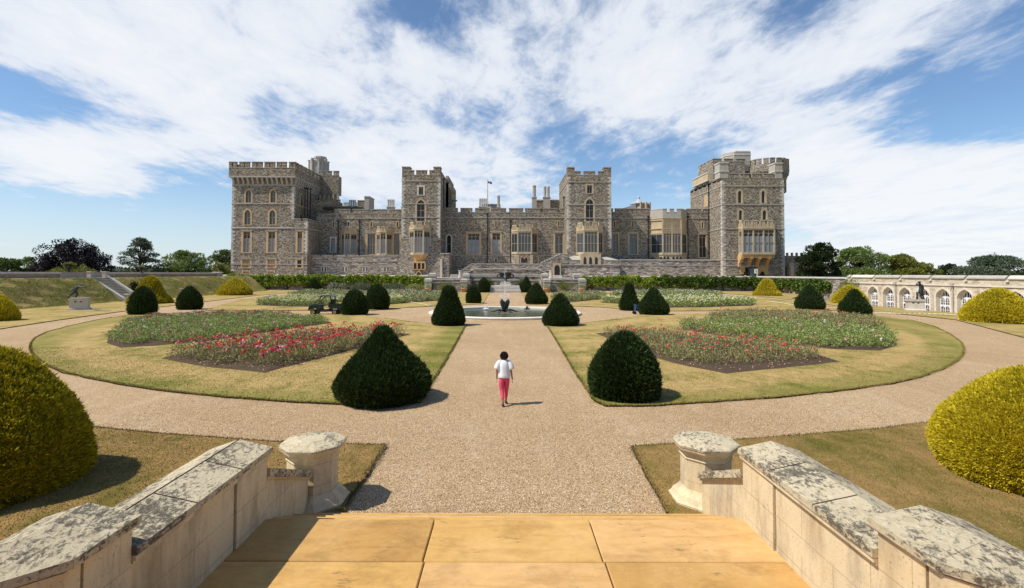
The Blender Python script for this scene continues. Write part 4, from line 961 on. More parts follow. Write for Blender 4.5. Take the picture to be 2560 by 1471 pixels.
# ---------------- left corner tower
Y1 = 135.0
XL = cw(r1,84,700,Y1)[0]; XR = cw(r1,748,600,Y1)[0]; XA = cw(r1,892,950,Y1)[0]
Zt = cw(r1,400,306,Y1)[1]; ZB = FZ-.3; ZA = cw(r1,820,790,Y1)[1]; YB1 = 152.5
t1 = MB().build('corner_tower', castle)   # filled below: the windows need the tower as their parent
def refill(o, m_):
    me = o.data; o0 = ORI[o.name]
    me.from_pydata([(a-o0[0],b-o0[1],c_-o0[2]) for a,b,c_ in m_.v], [], m_.f)
    for mm in m_.mats: me.materials.append(mm)
    me.polygons.foreach_set('material_index', m_.m); me.update()
def towerbody(o, X0, X1, Y0, Yb, Z0, Z1, holes, mat):
    m_ = MB(); m_.panel(X0, X1, Z0, Z1, Y0, holes, mat, .02)
    m_.add([(X0,Y0,Z0),(X0,Yb,Z0),(X0,Yb,Z1),(X0,Y0,Z1),(X1,Y0,Z0),(X1,Yb,Z0),(X1,Yb,Z1),(X1,Y0,Z1)], [(1,0,3,2),(4,5,6,7),(5,1,2,6),(3,7,6,2)], mat)
    refill(o, m_); return m_
H = []
for z in ((218,306,436,592),(484,566,436,592)): H.append(window(t1, r1, z, Y1, 'arch', 2, M['glass'], M['sandst'], RU, .36, transom=.5))
for z in ((203,300,648,830),(470,566,648,830)): H.append(window(t1, r1, z, Y1, 'arch', 2, M['glass'], M['sandst'], RU, .42, transom=.5))
for z in ((184,300,880,1128),(452,568,880,1128)): H.append(window(t1, r1, z, Y1, 'rect', 2, M['blind'], M['sandst'], RU, .55))
for z in ((180,296,1180,1288),(450,564,1180,1288)): H.append(window(t1, r1, z, Y1, 'rect', 2, M['sandst'], M['sandst'], RU, .4, transom=None))
for z in ((192,280,1313,1345),(460,548,1313,1345)): H.append(window(t1, r1, z, Y1, 'rect', 2, M['sandst'], M['sandst'], RU, .25, transom=None, hood=False))
towerbody(t1, XL, XR, Y1, YB1, ZB, Zt, H, RU)
# annex right of the tower
ann = MB().build('tower_annex', castle); Ha = [window(ann, r1, (768,854,880,1128), Y1, 'rect', 2, M['blind'], M['sandst'], RU, .48), window(ann, r1, (764,850,1182,1290), Y1, 'rect', 1, M['darkglass_shade'], M['sandst'], RU, .5, transom=None)]
towerbody(ann, XR+.001, XA, Y1, 144, ZB, ZA, Ha, RU)
mer = [(XR+.02, XR+.02+(XA-XR)*.5), (XA-(XA-XR)*.32, XA)]
battle(ann, XR+.02, XA, Y1, ZA+.1, cw(r1,820,758,Y1)[1], mer, RU, slots=False)
battle_side(ann, XA-.5, Y1+.6, 143, ZA+.1, cw(r1,820,758,Y1)[1], merl(Y1+.6,143,3,.7), RU)
quoins(ann, XA, Y1, cw(r1,0,1130,Y1)[1], ZA, -1)
quoins(t1, XL, Y1, ZB+.3, Zt-2.6, 1); quoins(t1, XR, Y1, ZA+.6, Zt-2.6, -1)
for zy in (598,): course(t1, XL, XR, Y1, cw(r1,400,zy,Y1)[1], Y1=YB1)
course(t1, XL, XR, Y1, cw(r1,400,857,Y1)[1], .26, .16, M['lime'], YB1, 'l'); course(ann, XR+.17, XA, Y1, cw(r1,800,860,Y1)[1], .26, .16, GREYL, 144, 'r')
course(t1, XL, XR, Y1, cw(r1,400,1246,Y1)[1], .2, .12, GREYL, YB1, 'l'); course(ann, XR+.13, XA, Y1, cw(r1,800,1248,Y1)[1], .2, .12)
course(t1, XL, XR, Y1, cw(r1,400,398,Y1)[1], .3, .1, GREYL, YB1)
# machicolated parapet of the corner tower
OV = 1.0; ya = Y1-OV
Xa, Xb = cw(r1,52,230,ya)[0], cw(r1,762,230,ya)[0]; Zf = cw(r1,400,212,ya)[1]; Zm = cw(r1,400,148,ya)[1]; Zpb = cw(r1,400,306,ya)[1]
pr = MB(); pr.box(Xa, Xb, ya, YB1+.8, Zpb, Zf-.08, RU); pr.box(Xa-.06,Xb+.06,ya-.06,YB1+.9,Zpb-.25,Zpb+.1,GREYL); pr.build('parapet_wall', t1)
w_ = (Xb-Xa); ml = [(Xa,Xa+w_*.115),(Xa+w_*.155,Xa+w_*.31),(Xa+w_*.345,Xa+w_*.50),(Xa+w_*.535,Xa+w_*.69),(Xa+w_*.72,Xa+w_*.865),(Xa+w_*.905,Xb)]
battle(t1, Xa, Xb, ya, Zf, Zm, ml, RU)
battle_side(t1, Xb-.5, ya+.55, YB1+.8, Zf, Zm, merl(ya+.6,YB1+.8,7,.8), RU)
battle_side(t1, Xa, ya+.55, YB1+.8, Zf, Zm, merl(ya+.6,YB1+.8,7,.8), RU)
cb = MB(); n = 13
Zc0 = cw(r1,400,392,Y1)[1]
for i in range(n):
    x = XL+.5+(XR-XL-1.0)*i/(n-1)
    cb = MB(); cb.exx([(Y1+.01,Zc0),(Y1-.3,Zc0+.1),(Y1-.45,Zc0+.75),(Y1-.95,Zc0+1.3),(ya+.02,Zpb-.25),(Y1+.01,Zpb-.25)], x-.22, x+.22, M['limegrey']); cb.build('corbel', t1)
for i in range(12):
    y = Y1+.5+(YB1-Y1-1)*i/11
    cb = MB(); cb.exy([(XR-.01,Zc0),(XR+.3,Zc0+.1),(XR+.45,Zc0+.75),(XR+.7,Zc0+1.3),(Xb-.02,Zpb-.25),(XR-.01,Zpb-.25)][::-1], y-.25, y+.25, M['limegrey']); cb.build('corbel', t1)
# inner projecting block behind, tall octagonal stair turret
Yb2 = 153.3; Xc0 = cw(r1,1005,400,Yb2)[0]; Xc1 = cw(r1,1206,560,Yb2)[0]; Zc = cw(r1,1100,505,Yb2)[1]; Zc1 = cw(r1,1100,460,Yb2)[1]
bk = MB().build('back_block', castle); hb = [slit(bk, r1, (1096,1140,525,590), Yb2)]
towerbody(bk, XR-1, Xc1, Yb2, 154.8, ZB, Zc, hb, RU)
Xd = cw(r1,1228,350,Yb2-.8)[0]
p2_ = MB(); p2_.box(XR, Xd, Yb2-.8, 155.2, Zc, cw(r1,1100,306,Yb2)[1], RU); p2_.build('parapet_wall', bk)
battle(bk, XR+.6, Xd, Yb2-.8, cw(r1,1100,300,Yb2)[1], cw(r1,1150,252,Yb2)[1], [(cw(r1,a_,280,Yb2-.8)[0],cw(r1,b_,280,Yb2-.8)[0]) for a_,b_ in ((1010,1058),(1080,1152),(1172,1228))], RU, slots=False)
c2 = MB()
for i in range(5): x = Xc0+1.0+i*1.35; c2 = MB(); c2.box(x-.25,x+.25,Yb2-.8,Yb2,Zc-1.6,Zc-.02,GREYL); c2.build('corbel', bk)
for i in range(4): x = Xc0+1.0+(i+.5)*1.35; c2 = MB(); c2.box(x-.42,x+.42,Yb2-.03,Yb2-.002,Zc-1.6,Zc-.02,M['sandst']); c2.build('corbel_panel', bk)
tu = MB(); X_, Z_ = cw(r1,980,120,157); rr_ = (cw(r1,1080,120,157)[0]-cw(r1,880,120,157)[0])/2*.96
tu.prism(oct_(X_,157+rr_,rr_), Zf-8, cw(r1,980,140,157)[1], M['limegrey']); tu.prism(oct_(X_,157+rr_,rr_*1.04), cw(r1,980,146,157)[1], cw(r1,980,128,157)[1], GREYL); tu.prism(oct_(X_+.5,157+rr_,rr_*.62), Zf, cw(r1,980,98,157)[1], M['limegrey']); tu.prism(oct_(X_+.5,157+rr_,rr_*.68), cw(r1,980,98,157)[1], cw(r1,980,78,157)[1], GREYL)
for i in range(8):
    a = R_(22.5+45*i); px_, py_ = X_+rr_*math.cos(a), 157+rr_+rr_*math.sin(a); tu.prism(oct_(px_,py_,.34), Zf-8, cw(r1,980,128,157)[1], M['limegrey']); tu.prism(oct_(px_,py_,.5), cw(r1,980,128,157)[1], cw(r1,980,108 if i % 2 else 120,157)[1], GREYL)
tu.build('stair_turret', castle)
# shaded re-entrant block with pipes
Yr = 146.5; rb = MB().build('reentrant_block', castle)
towerbody(rb, XR-1, cw(r1,1190,640,Yr)[0], Yr, 153.2, ZB, cw(r1,1000,560,Yr)[1], [slit(rb, r1, (936,966,585,650), Yr)], RU)
for zx in (868,884,904): pipe(castle, cw(r1,zx,600,140)[0], 140+(zx-868)*.04, cw(r1,0,750,140)[1], cw(r1,0,430,140)[1], .14)
lt = MB(); lt.box(cw(r1,1060,640,145.5)[0], cw(r1,1480,640,145.5)[0], 145.4, 147.9, cw(r1,0,655,145.5)[1], cw(r1,0,632,145.5)[1], M['black']); lt.build('flat_roof', castle)
# side windows of left tower in the shade
sw_ = MB()
for (zy0, zy1, yy) in ((480,640,140.0),(690,800,139.6)):
    z1 = cw(r1,830,zy0,yy)[1]; z0 = cw(r1,830,zy1,yy)[1]
    for (rr2, mt, e) in ((1.0,M['sandst'],.05),(.6,M['darkglass_shade'],.08)):
        A = arch_pts(yy, rr2, z0+(z1-z0)*.55, (z1-z0)*.45*(.6+.4*rr2), 5)
        sw_.exx([(yy-rr2,z0+(.3 if rr2 < 1 else 0))]+A+[(yy+rr2,z0+(.3 if rr2 < 1 else 0))], XR-.05, XR+e, mt)
sw_.build('side_window', t1)
# ---------------- range between corner tower and second tower
YW = 144.0
w1 = MB().build('left_range', castle)
X0 = cw(r1,985,900,YW)[0]; X1 = cw(r1,1930,900,YW)[0]
H = [window(w1, r1, (1132,1206,952,1124), YW, 'rect', 1, M['glass'], M['lime'], RU, .42, hood=False)]
H += [window(w1, r1, (1515,1640,903,1150), YW, 'rect', 3, M['glass'], M['sandst'], RU, .6), window(w1, r1, (1805,1895,903,1150), YW, 'rect', 3, M['glass'], M['sandst'], RU, .45)]
for zx in (1172,1334,1577,1858): H.append(slit(w1, r1, (zx-17,zx+17,782,852), YW, M['darkglass_shade'], M['sandst'] if zx > 1400 else GREYL))
ZP = cw(r1,1500,700,YW)[1]; ZT = cw(r1,1500,656,YW)[1]
towerbody(w1, X0, X1, YW, 160, ZB, ZP, H, RU)
battle(w1, cw(r1,1180,680,YW)[0], X1, YW, ZP, ZT, merl(cw(r1,1185,680,YW)[0], X1, 4, .75), RU, slots=False)
course(w1, X0, X1, YW, cw(r1,1500,755,YW)[1], .2, .14)
bay(w1, r1, 1252, 1430, 838, 900, 1148, YW, 1.7, 1.6, 2, M['blind'], None, 1)
bay(w1, r1, 1632, 1806, 838, 900, 1148, YW, 1.7, 1.5, 2, M['blind'], None, 1)
for zx in (1225, 1450): pipe(w1, cw(r1,zx,900,YW)[0], YW-.12, cw(r1,0,1150,YW)[1], cw(r1,0,785,YW)[1], .12)
# low terrace front wall at left
YT = 138.0; lw1 = MB().build('terrace_front', castle)
Xa_, Xb_ = cw(r1,893,1250,YT)[0], cw(r1,1862,1250,YT)[0]
H = []
for zx in (1054,1086,1276,1308,1498,1530,1724,1756): H.append(slit(lw1, r1, (zx-16,zx+16,1262,1328), YT))
for zx in (1204,1606): H.append(slit(lw1, r1, (zx-14,zx+14,1235,1282), YT, M['sandst']))
towerbody(lw1, Xa_, Xb_, YT, 139.5, ZB, cw(r1,1400,1168,YT)[1], H, M['rubble_low'])
battle(lw1, Xa_, Xb_, YT, cw(r1,1400,1166,YT)[1], cw(r1,1400,1148,YT)[1], merl(Xa_+.2, Xb_, 7, .5), M['rubble_low'], slots=False)
course(lw1, Xa_, Xb_, YT, cw(r1,1400,1213,YT)[1], .16, .1)
fl = MB(); fl.box(Xa_, Xb_, 139.5, YW, cw(r1,1400,1180,YT)[1]-.6, cw(r1,1400,1180,YT)[1]-.3, GREYL); fl.build('terrace_floor', castle)
# ---------------- chimneys
def chimney(r, zx0, zx1, zbase, ztop, Y, n, hb=.35, label=None):
    X0_, X1_ = cw(r,zx0,zbase,Y)[0], cw(r,zx1,zbase,Y)[0]; Z0_ = cw(r,zx0,zbase,Y)[1]; Z1_ = cw(r,zx0,ztop,Y)[1]
    m_ = MB(); zb = Z0_+(Z1_-Z0_)*hb; m_.box(X0_, X1_, Y, Y+1.6, Z0_-2.0, zb, GREYL); m_.box(X0_-.12,X1_+.12,Y-.12,Y+1.72,zb-.15,zb+.05,M['lime'])
    w = (X1_-X0_)/n
    for i in range(n):
        x = X0_+w*(i+.5); rr = w*.40; m_.prism(oct_(x,Y+.8,rr), zb+.05, Z1_-.35, GREYL); m_.prism(oct_(x,Y+.8,rr*1.2), Z1_-.35, Z1_-.05, M['lime']); m_.prism(oct_(x,Y+.8,rr*.6), Z1_-.05, Z1_+.15, M['terracotta'])
    return m_.build('chimney', castle)
chimney(r1, 1330, 1405, 630, 556, 156, 4, .1); chimney(r1, 1268, 1330, 630, 582, 157, 4, .1); chimney(r1, 1205, 1240, 630, 552, 155, 2, .1)
chimney(r1, 1405, 1436, 630, 582, 157, 2, .1)
m_ = MB(); Y = 154.0
m_.box(cw(r1,1432,600,Y)[0], cw(r1,1512,600,Y)[0], Y, Y+4, 15, cw(r1,1450,568,Y)[1], RU); m_.box(cw(r1,1430,600,Y)[0]-.1, cw(r1,1512,600,Y)[0], Y-.1, Y+4.1, cw(r1,1450,568,Y)[1], cw(r1,1450,560,Y)[1], GREYL)
m_.box(cw(r1,1512,600,Y)[0], cw(r1,1562,600,Y)[0], Y-1, Y+5, 15, cw(r1,1530,532,Y)[1], GREYL); m_.box(cw(r1,1509,600,Y)[0], cw(r1,1566,600,Y)[0], Y-1.15, Y+5.1, cw(r1,1530,532,Y)[1], cw(r1,1530,522,Y)[1], M['lime'])
m_.build('roof_block', castle)
chimney(r1, 1742, 1820, 650, 552, 153, 4, .2); chimney(r1, 1896, 1925, 650, 555, 153, 1, .2)
# ---------------- second tower
def square_tower(r, xl, xr, ztop, zfl, strings, Y, Yb, zbot, holes, mer_, batter=None, nme='square_tower', mat=RU):
    X0 = cw(r,xl,700,Y)[0]; X1 = cw(r,xr,700,Y)[0]; Z1 = cw(r,(xl+xr)/2,zfl,Y)[1]
    o = MB().build(nme, castle); return o, X0, X1, Z1
Y2 = 137.0
t2, X0, X1, Zf2 = square_tower(r2z, 104, 516, 200, 290, (), Y2, 162, 1340, (), ())
H = [window(t2, r2z, (268,353,400,512), Y2, 'rect', 2, M['darkglass_shade'], M['lime'], RU, .5, transom=None, hood=False),
     window(t2, r2z, (248,368,538,792), Y2, 'arch', 2, M['darkglass_shade'], M['baystone'], RU, .5, transom=.5)]
Zbt = cw(r2z,300,975,Y2)[1]
# shaft above the battered foot
m_ = MB(); m_.panel(X0, X1, Zbt, Zf2, Y2, H, RU, .02)
m_.add([(X0,Y2,Zbt),(X0,162,Zbt),(X0,162,Zf2),(X0,Y2,Zf2),(X1,Y2,Zbt),(X1,162,Zbt),(X1,162,Zf2),(X1,Y2,Zf2)], [(1,0,3,2),(4,5,6,7),(5,1,2,6),(3,7,6,2)], RU)
b0, b1 = cw(r2z,42,1345,Y2-1)[0], cw(r2z,540,1345,Y2-1)[0]
m_.prism([(b0,Y2-1.6),(b1,Y2-1.6),(b1,150),(b0,150)], ZB, Zbt-.0, RU, True, [(X0,Y2),(X1,Y2),(X1,150),(X0,150)])
refill(t2, m_)
zt_ = cw(r2z,0,200,Y2)[1]; zh = cw(r2z,300,238,Y2)[1]
def tx(r, zx, Y=Y2): return cw(r, zx, 280, Y)[0]
mm_ = [(tx(r2z,190),tx(r2z,235)),(tx(r2z,258),tx(r2z,375)),(tx(r2z,400),tx(r2z,445))]
battle(t2, X0, X1, Y2, Zf2, zh, mm_, RU, slots=False)
cn = MB()
for a, b in ((X0, tx(r2z,192)), (tx(r2z,444), X1)): cn = MB(); cn.box(a, b, Y2-.02, Y2+2.4, Zf2+.05, zt_-.2, RU); cn.box(a-.1,b+.1,Y2-.12,Y2+2.5,zt_-.2,zt_,GREYL); cn.build('corner_turret', t2)
battle_side(t2, X1-.5, Y2+2.6, 162, Zf2, zh, merl(Y2+2.8,162,7,1.0), RU)
for zy in (355,600,745): course(t2, X0, X1, Y2, cw(r2z,300,zy,Y2)[1], .2, .13, Y1=162)
course(t2, X0, X1, Y2, Zbt, .2, .13, Y1=150)
quoins(t2, X1, Y2, Zbt+.3, Zf2-.5, -1); quoins(t2, X0, Y2, Zbt+.3, Zf2-.5, 1)
a = bay(t2, r2z, 184, 414, 790, 868, 1140, Y2, 2.0, 1.7, 3, M['blind'], None, 1)
corbel(t2, a[0], a[1], Y2, 2.0, 1.7, a[3]-.12, cw(r2z,300,1235,Y2)[1], .62, M['orange'])
m_ = MB(); xs = [cw(r2z,z,1260,Y2-1.6)[0] for z in (228,252,270,293,314,335,355)]; za = cw(r2z,300,1228,Y2-1.6)[1]; zb = cw(r2z,300,1298,Y2-1.6)[1]
m_.box(xs[0]-.1, xs[-1]+.1, Y2-1.75, Y2-1.0, zb-.2, zb, M['orange']); m_.box(xs[0], xs[-1], Y2-1.7, Y2-1.0, za-.15, za+.3, M['orange'])
for i in (0,2,4,6): m_.cbox(xs[i], Y2-1.5, (za+zb)/2-.1, .28, .6, zb-za if False else abs(za-zb)-.1, M['orange'])
m_.box(xs[0], xs[-1], Y2-1.25, Y2-1.2, zb, za, M['darkglass_shade']); m_.build('arcade', t2)
m_ = MB(); ax, az = cw(r2z,284,1335,Y2-1.9); A = arch_pts(ax, .55, az-.5, .7, 4); m_.exy([(ax-.55,ZB)]+A+[(ax+.55,ZB)], Y2-1.75, Y2-1.68, M['darkglass_shade']); A2 = arch_pts(ax, .8, az-.5, 1.0, 4)
m_.exy([(ax-.8,ZB)]+A2+[(ax+.8,ZB)], Y2-1.72, Y2-1.62, M['orange']); m_.build('niche', t2)
# stair block at right foot of the tower
m_ = MB(); m_.box(cw(r2z,527,1200,Y2-1)[0], cw(r2z,616,1200,Y2-1)[0], Y2-1.9, 144, ZB, cw(r2z,570,1138,Y2-1)[1], RU); m_.box(cw(r2z,524,1200,Y2-1)[0], cw(r2z,620,1200,Y2-1)[0], Y2-2.0, 144, cw(r2z,570,1138,Y2-1)[1], cw(r2z,570,1128,Y2-1)[1], GREYL)
m_.box(cw(r2z,524,1200,Y2-1)[0], cw(r2z,620,1200,Y2-1)[0], Y2-1.96, 140, cw(r2z,570,1250,Y2-1)[1], cw(r2z,570,1245,Y2-1)[1], GREYL)
m_.box(cw(r2z,522,1200,Y2-1)[0], cw(r2z,545,1200,Y2-1)[0], Y2-2.3, 140, ZB, cw(r2z,570,1190,Y2-1)[1], M['lime']); m_.build('foot_buttress', t2)
# inner part of that tower seen over the roof
m_ = MB(); Yq = 150.0; m_.box(X1-2, cw(r2z,632,500,Yq)[0], Yq, 165, ZP-6, cw(r2z,600,372,Yq)[1], RU); m_.box(cw(r2z,575,500,Yq)[0], cw(r2z,604,500,Yq)[0], Yq, 165, ZP, cw(r2z,600,300,Yq)[1], RU)
m_.build('inner_turret', t2)
pipe(t2, X1+.2, 143.0, cw(r2z,0,640,143)[1], cw(r2z,0,330,143)[1], .12)
# ---------------- centre range
w2 = MB().build('centre_range', castle)
X0 = cw(r2z,520,900,YW)[0]; X1c = cw(r2z,1890,900,YW)[0]
H = [window(w2, r2z, (792,956,898,1142), YW, 'rect', 3, M['blind'], M['sandst'], RU, .6), window(w2, r2z, (1056,1176,898,1142), YW, 'rect', 2, M['blind'], M['sandst'], RU, .5),
     window(w2, r2z, (1730,1846,900,1140), YW, 'rect', 2, M['glass'], M['sandst'], RU, .45),
     window(w2, r2z, (574,646,920,1132), YW, 'arch', 1, M['darkdoor'], M['lime'], RU, .4, 'arched_door', .5)]
for zx, top in ((610,772),(872,772),(1113,772),(1320,775),(1786,775)): H.append(slit(w2, r2z, (zx-16,zx+16,top,840 if zx != 1320 else 812), YW, M['sandst'] if zx in (872,) else M['darkglass_shade'], GREYL if zx < 700 else M['sandst']))
H.append(window(w2, r2z, (1095,1134,1180,1228), YW, 'rect', 2, M['darkglass_shade'], GREYL, RU, .2, transom=None, hood=False))
ZPc = cw(r2z,1200,690,YW)[1]; ZTc = cw(r2z,1200,644,YW)[1]
towerbody(w2, X0, X1c, YW, 160, ZB, ZPc, H, RU)
xs = [cw(r2z,z,660,YW)[0] for z in (565,705,733,860,890,1043,1066,1222,1253,1406,1425,1590,1616,1772,1800,1870)]
battle(w2, X0, X1c, YW, ZPc, ZTc, [(xs[i],xs[i+1]) for i in range(0,16,2)], RU, slots=False)
course(w2, X0, X1c, YW, cw(r2z,1200,747,YW)[1], .2, .14); course(w2, X0, X1c, YW, cw(r2z,1200,1152,YW)[1], .16, .08)
for zx in (1022,1268): pipe(w2, cw(r2z,zx,900,YW)[0], YW-.12, cw(r2z,0,1230,YW)[1], cw(r2z,0,710 if zx < 1100 else 780,YW)[1], .12)
a = bay(w2, r2z, 1274, 1560, 820, 890, 1132, YW, 2.2, 1.9, 4, M['glass'], None, 1, name='bay_window')
m_ = MB(); o = baypoly(a[0],a[1],1.9,YW,2.2); m_.prism(o, ZB, a[3]-.12, RU)
for q in o[1:5]: m_.cbox(q[0],q[1]+.15,(ZB+a[3])/2-.2,.75,.4,a[3]-ZB-.3,M['baystone'])
for zx in (1397,1436): X_ = cw(r2z,zx,1200,YW-2.2)[0]; z0, z1 = cw(r2z,0,1225,YW-2.2)[1], cw(r2z,0,1165,YW-2.2)[1]; A = arch_pts(X_,.42,z0+(z1-z0)*.6,(z1-z0)*.4,4); m_.exy([(X_-.42,z0)]+A+[(X_+.42,z0)], YW-2.25, YW-2.15, M['darkglass_shade']); A = arch_pts(X_,.6,z0+(z1-z0)*.6,(z1-z0)*.5,4); m_.exy([(X_-.6,z0-.1)]+A+[(X_+.6,z0-.1)], YW-2.23, YW-2.18, M['sandst'])
m_.build('bay_foot', w2)
# roof features of the centre
chimney(r2z, 930, 1015, 645, 542, 156, 4, .15); chimney(r2z, 1120, 1160, 645, 510, 154, 1, .1); chimney(r2z, 1500, 1548, 645, 400, 154, 1, .48); chimney(r2z, 1620, 1695, 640, 412, 155, 2, .5)
m_ = MB(); m_.prism(oct_(cw(r2z,1062,620,175)[0],178,3.1,0,12), 15, cw(r2z,1062,606,175)[1], GREYL); m_.prism(oct_(cw(r2z,1062,620,175)[0],178,3.4,0,12), cw(r2z,1062,606,175)[1], cw(r2z,1062,601,175)[1], M['lime']); m_.build('round_roof_turret', castle)
Y = 156.5; m_ = MB(); m_.box(cw(r2z,1550,600,Y)[0], cw(r2z,1800,600,Y)[0], Y, Y+5, 14, cw(r2z,1700,570,Y)[1], RU); m_.box(cw(r2z,1545,600,Y)[0], cw(r2z,1800,600,Y)[0], Y-.1, Y+5.1, cw(r2z,1700,570,Y)[1], cw(r2z,1700,556,Y)[1], GREYL); m_.build('roof_block', castle)
# ---------------- third tower
t3, X0, X1, Zf3 = square_tower(r3, 250, 720, 210, 292, (), Y2, 158, 1340, (), ())
H = [window(t3, r3, (444,532,384,494), Y2, 'rect', 2, M['darkglass_shade'], M['baystone'], RU, .45, transom=None, hood=False),
     window(t3, r3, (428,548,528,792), Y2, 'arch', 2, M['darkglass_shade'], M['baystone'], RU, .5, transom=.5)]
towerbody(t3, X0, X1, Y2, 158, ZB, Zf3, H, RU)
zt_ = cw(r3,0,204,Y2)[1]; zh = cw(r3,480,248,Y2)[1]
battle(t3, X0, X1, Y2, Zf3, zh, [(tx(r3,328),tx(r3,394)),(tx(r3,425),tx(r3,549)),(tx(r3,580),tx(r3,638))], RU, slots=False)
cn = MB()
for a, b in ((X0, tx(r3,328)), (tx(r3,638), X1)): cn = MB(); cn.box(a, b, Y2-.02, Y2+2.4, Zf3+.05, zt_-.2, RU); cn.box(a-.1,b+.1,Y2-.12,Y2+2.5,zt_-.2,zt_,M['sandst'] if a < X0+1 else GREYL); cn.build('corner_turret', t3)
battle_side(t3, X0, Y2+2.6, 158, Zf3, zh, merl(Y2+2.8,158,6,1.0), RU)
for zy in (367,608,752): course(t3, X0, X1, Y2, cw(r3,480,zy,Y2)[1], .2, .13, Y1=158)
quoins(t3, X0, Y2, FZ+8, Zf3-.5, 1); quoins(t3, X1, Y2, FZ+8, Zf3-.5, -1)
a = bay(t3, r3, 346, 634, 795, 882, 1136, Y2, 2.0, 1.8, 4, M['glass'], None, 1)
corbel(t3, a[0], a[1], Y2, 2.0, 1.8, a[3]-.12, cw(r3,480,1168,Y2)[1], .9, M['baystone'])
m_ = MB(); Yt = 133.2
xl, xr = cw(r3,186,1290,Yt)[0], cw(r3,812,1290,Yt)[0]; xl1, xr1 = cw(r3,202,1205,Yt)[0], cw(r3,800,1205,Yt)[0]; zt1 = cw(r3,480,1205,Yt)[1]
m_.prism([(xl,Yt-.6),(xr,Yt-.6),(xr,142),(xl,142)], ZB, zt1, M['rubble_low'], True, [(xl1,Yt),(xr1,Yt),(xr1,142),(xl1,142)])
m_.prism([(xl1-.1,Yt-.1),(xr1+.1,Yt-.1),(xr1+.1,142),(xl1-.1,142)], zt1, zt1+.15, GREYL, True)
m_.prism([(xl1,Yt+.05),(xr1,Yt+.05),(xr1,142),(xl1,142)], zt1+.15, cw(r3,480,1160,Y2)[1]+.1, GREYL, True, [(xl1+3.2,Y2-.3),(xr1-3.6,Y2-.3),(xr1-3.6,142),(xl1+3.2,142)])
zz = cw(r3,480,1254,Yt)[1]; m_.box(xl1-.25,xr1+.25,Yt-.45,Yt,zz-.08,zz+.08,GREYL)
m_.build('battered_foot', t3)
m_ = MB(); xs = [cw(r3,z,1210,Yt-.4)[0] for z in (412,438,468,498,530,560,590)]; z1 = cw(r3,500,1172,Yt)[1]; z0 = cw(r3,500,1250,Yt)[1]
m_.box(xs[0]-.5, xs[-1]+.5, Yt-.35, Yt+3, z0-.0, z1+.9, M['baystone'])
for i in (1,3,5): A = arch_pts(xs[i],.36,z0+(z1-z0)*.75,(z1-z0)*.3,4); m_.exy([(xs[i]-.36,z0+.1)]+A+[(xs[i]+.36,z0+.1)], Yt-.40, Yt-.33, M['darkglass_shade'])
m_.build('arcade', t3)
pipe(t3, X0-.25, 143.2, cw(r3,0,640,143)[1], cw(r3,0,530,143)[1], .12)
# ---------------- right range
w3 = MB().build('right_range', castle); X0 = cw(r3,700,900,YW)[0]; X1 = cw(r3,1800,900,YW)[0]
H = [window(w3, r3, (715,808,905,1145), YW, 'rect', 2, M['glass'], M['sandst'], RU, .45), window(w3, r3, (898,1012,905,1145), YW, 'rect', 2, M['glass'], M['baystone'], RU, .45), window(w3, r3, (1646,1750,915,1180), YW, 'rect', 2, M['darkglass_shade'], M['baystone'], RU, .45)]
for zx in (755,950,1697): H.append(slit(w3, r3, (zx-16,zx+16,775 if zx < 1600 else 785,850 if zx < 1600 else 865), YW, M['darkglass_shade'], M['baystone']))
ZPr = cw(r3,900,688,YW)[1]; ZTr = cw(r3,900,648,YW)[1]
towerbody(w3, X0, X1, YW, 160, ZB, ZPr, H, RU)
tw = lambda z: cw(r3,z,670,YW)[0]
battle(w3, X0, X1, YW, ZPr, ZTr, [(tw(725),tw(740)),(tw(760),tw(940)),(tw(958),tw(1130)),(tw(1528),tw(1685)),(tw(1705),tw(1775))], RU, slots=False)
course(w3, X0, X1, YW, cw(r3,900,752,YW)[1], .2, .14)
# big stone bay
bg_ = bay(w3, r3, 1138, 1532, 700, 752, 1140, YW, 3.0, 2.7, 6, M['glass'], M['baystone'], 1, name='great_bay_window', pierce=False, sub=2, blindtop=.40)
m_ = MB(); o = baypoly(bg_[0],bg_[1],2.7,YW,3.0); Zq = cw(r3,1330,700,YW-3)[1]; Zm2 = cw(r3,1330,650,YW-3)[1]; Zs = cw(r3,1330,752,YW-3)[1]
m_.prism(o, Zs+.1, Zq, GREYL)
for a_, b_, n in ((o[1],o[2],1),(o[2],o[3],3),(o[3],o[4],1)):
    a_ = Vector(a_); b_ = Vector(b_); d = (b_-a_); L = d.length; d /= L; g = .8; w = (L-g*(n-1))/n if n > 1 else L
    for i in range(n): s_ = a_+d*(i*(w+g)); e = s_+d*w; obox(m_, s_, e, Zq, Zm2-.15, .5, GREYL, -.01); obox(m_, s_-d*.06, e+d*.06, Zm2-.15, Zm2, .6, M['lime'], .07)
m_.build('bay_parapet', w3); m_ = MB(); m_.prism(baypoly(bg_[0]+.05,bg_[1]-.05,2.7,YW,2.95), ZB, bg_[3]-.12, M['baystone'])
for zx in (1180,1255,1292,1329,1388,1428,1465): X_, z_ = cw(r3,zx,1180,YW-3.1); A = arch_pts(X_,.35,z_,.45,3); m_.exy([(X_-.35,z_-.5)]+A+[(X_+.35,z_-.5)], YW-3.02 if zx > 1200 else YW-2.0, YW-2.9 if zx > 1200 else YW-.9, M['darkglass_shade'])
m_.build('bay_foot', w3)
for zx in (1116,1540,1765): pipe(w3, cw(r3,zx,900,YW)[0], YW-.12, cw(r3,0,1190,YW)[1], cw(r3,0,735,YW)[1], .12)
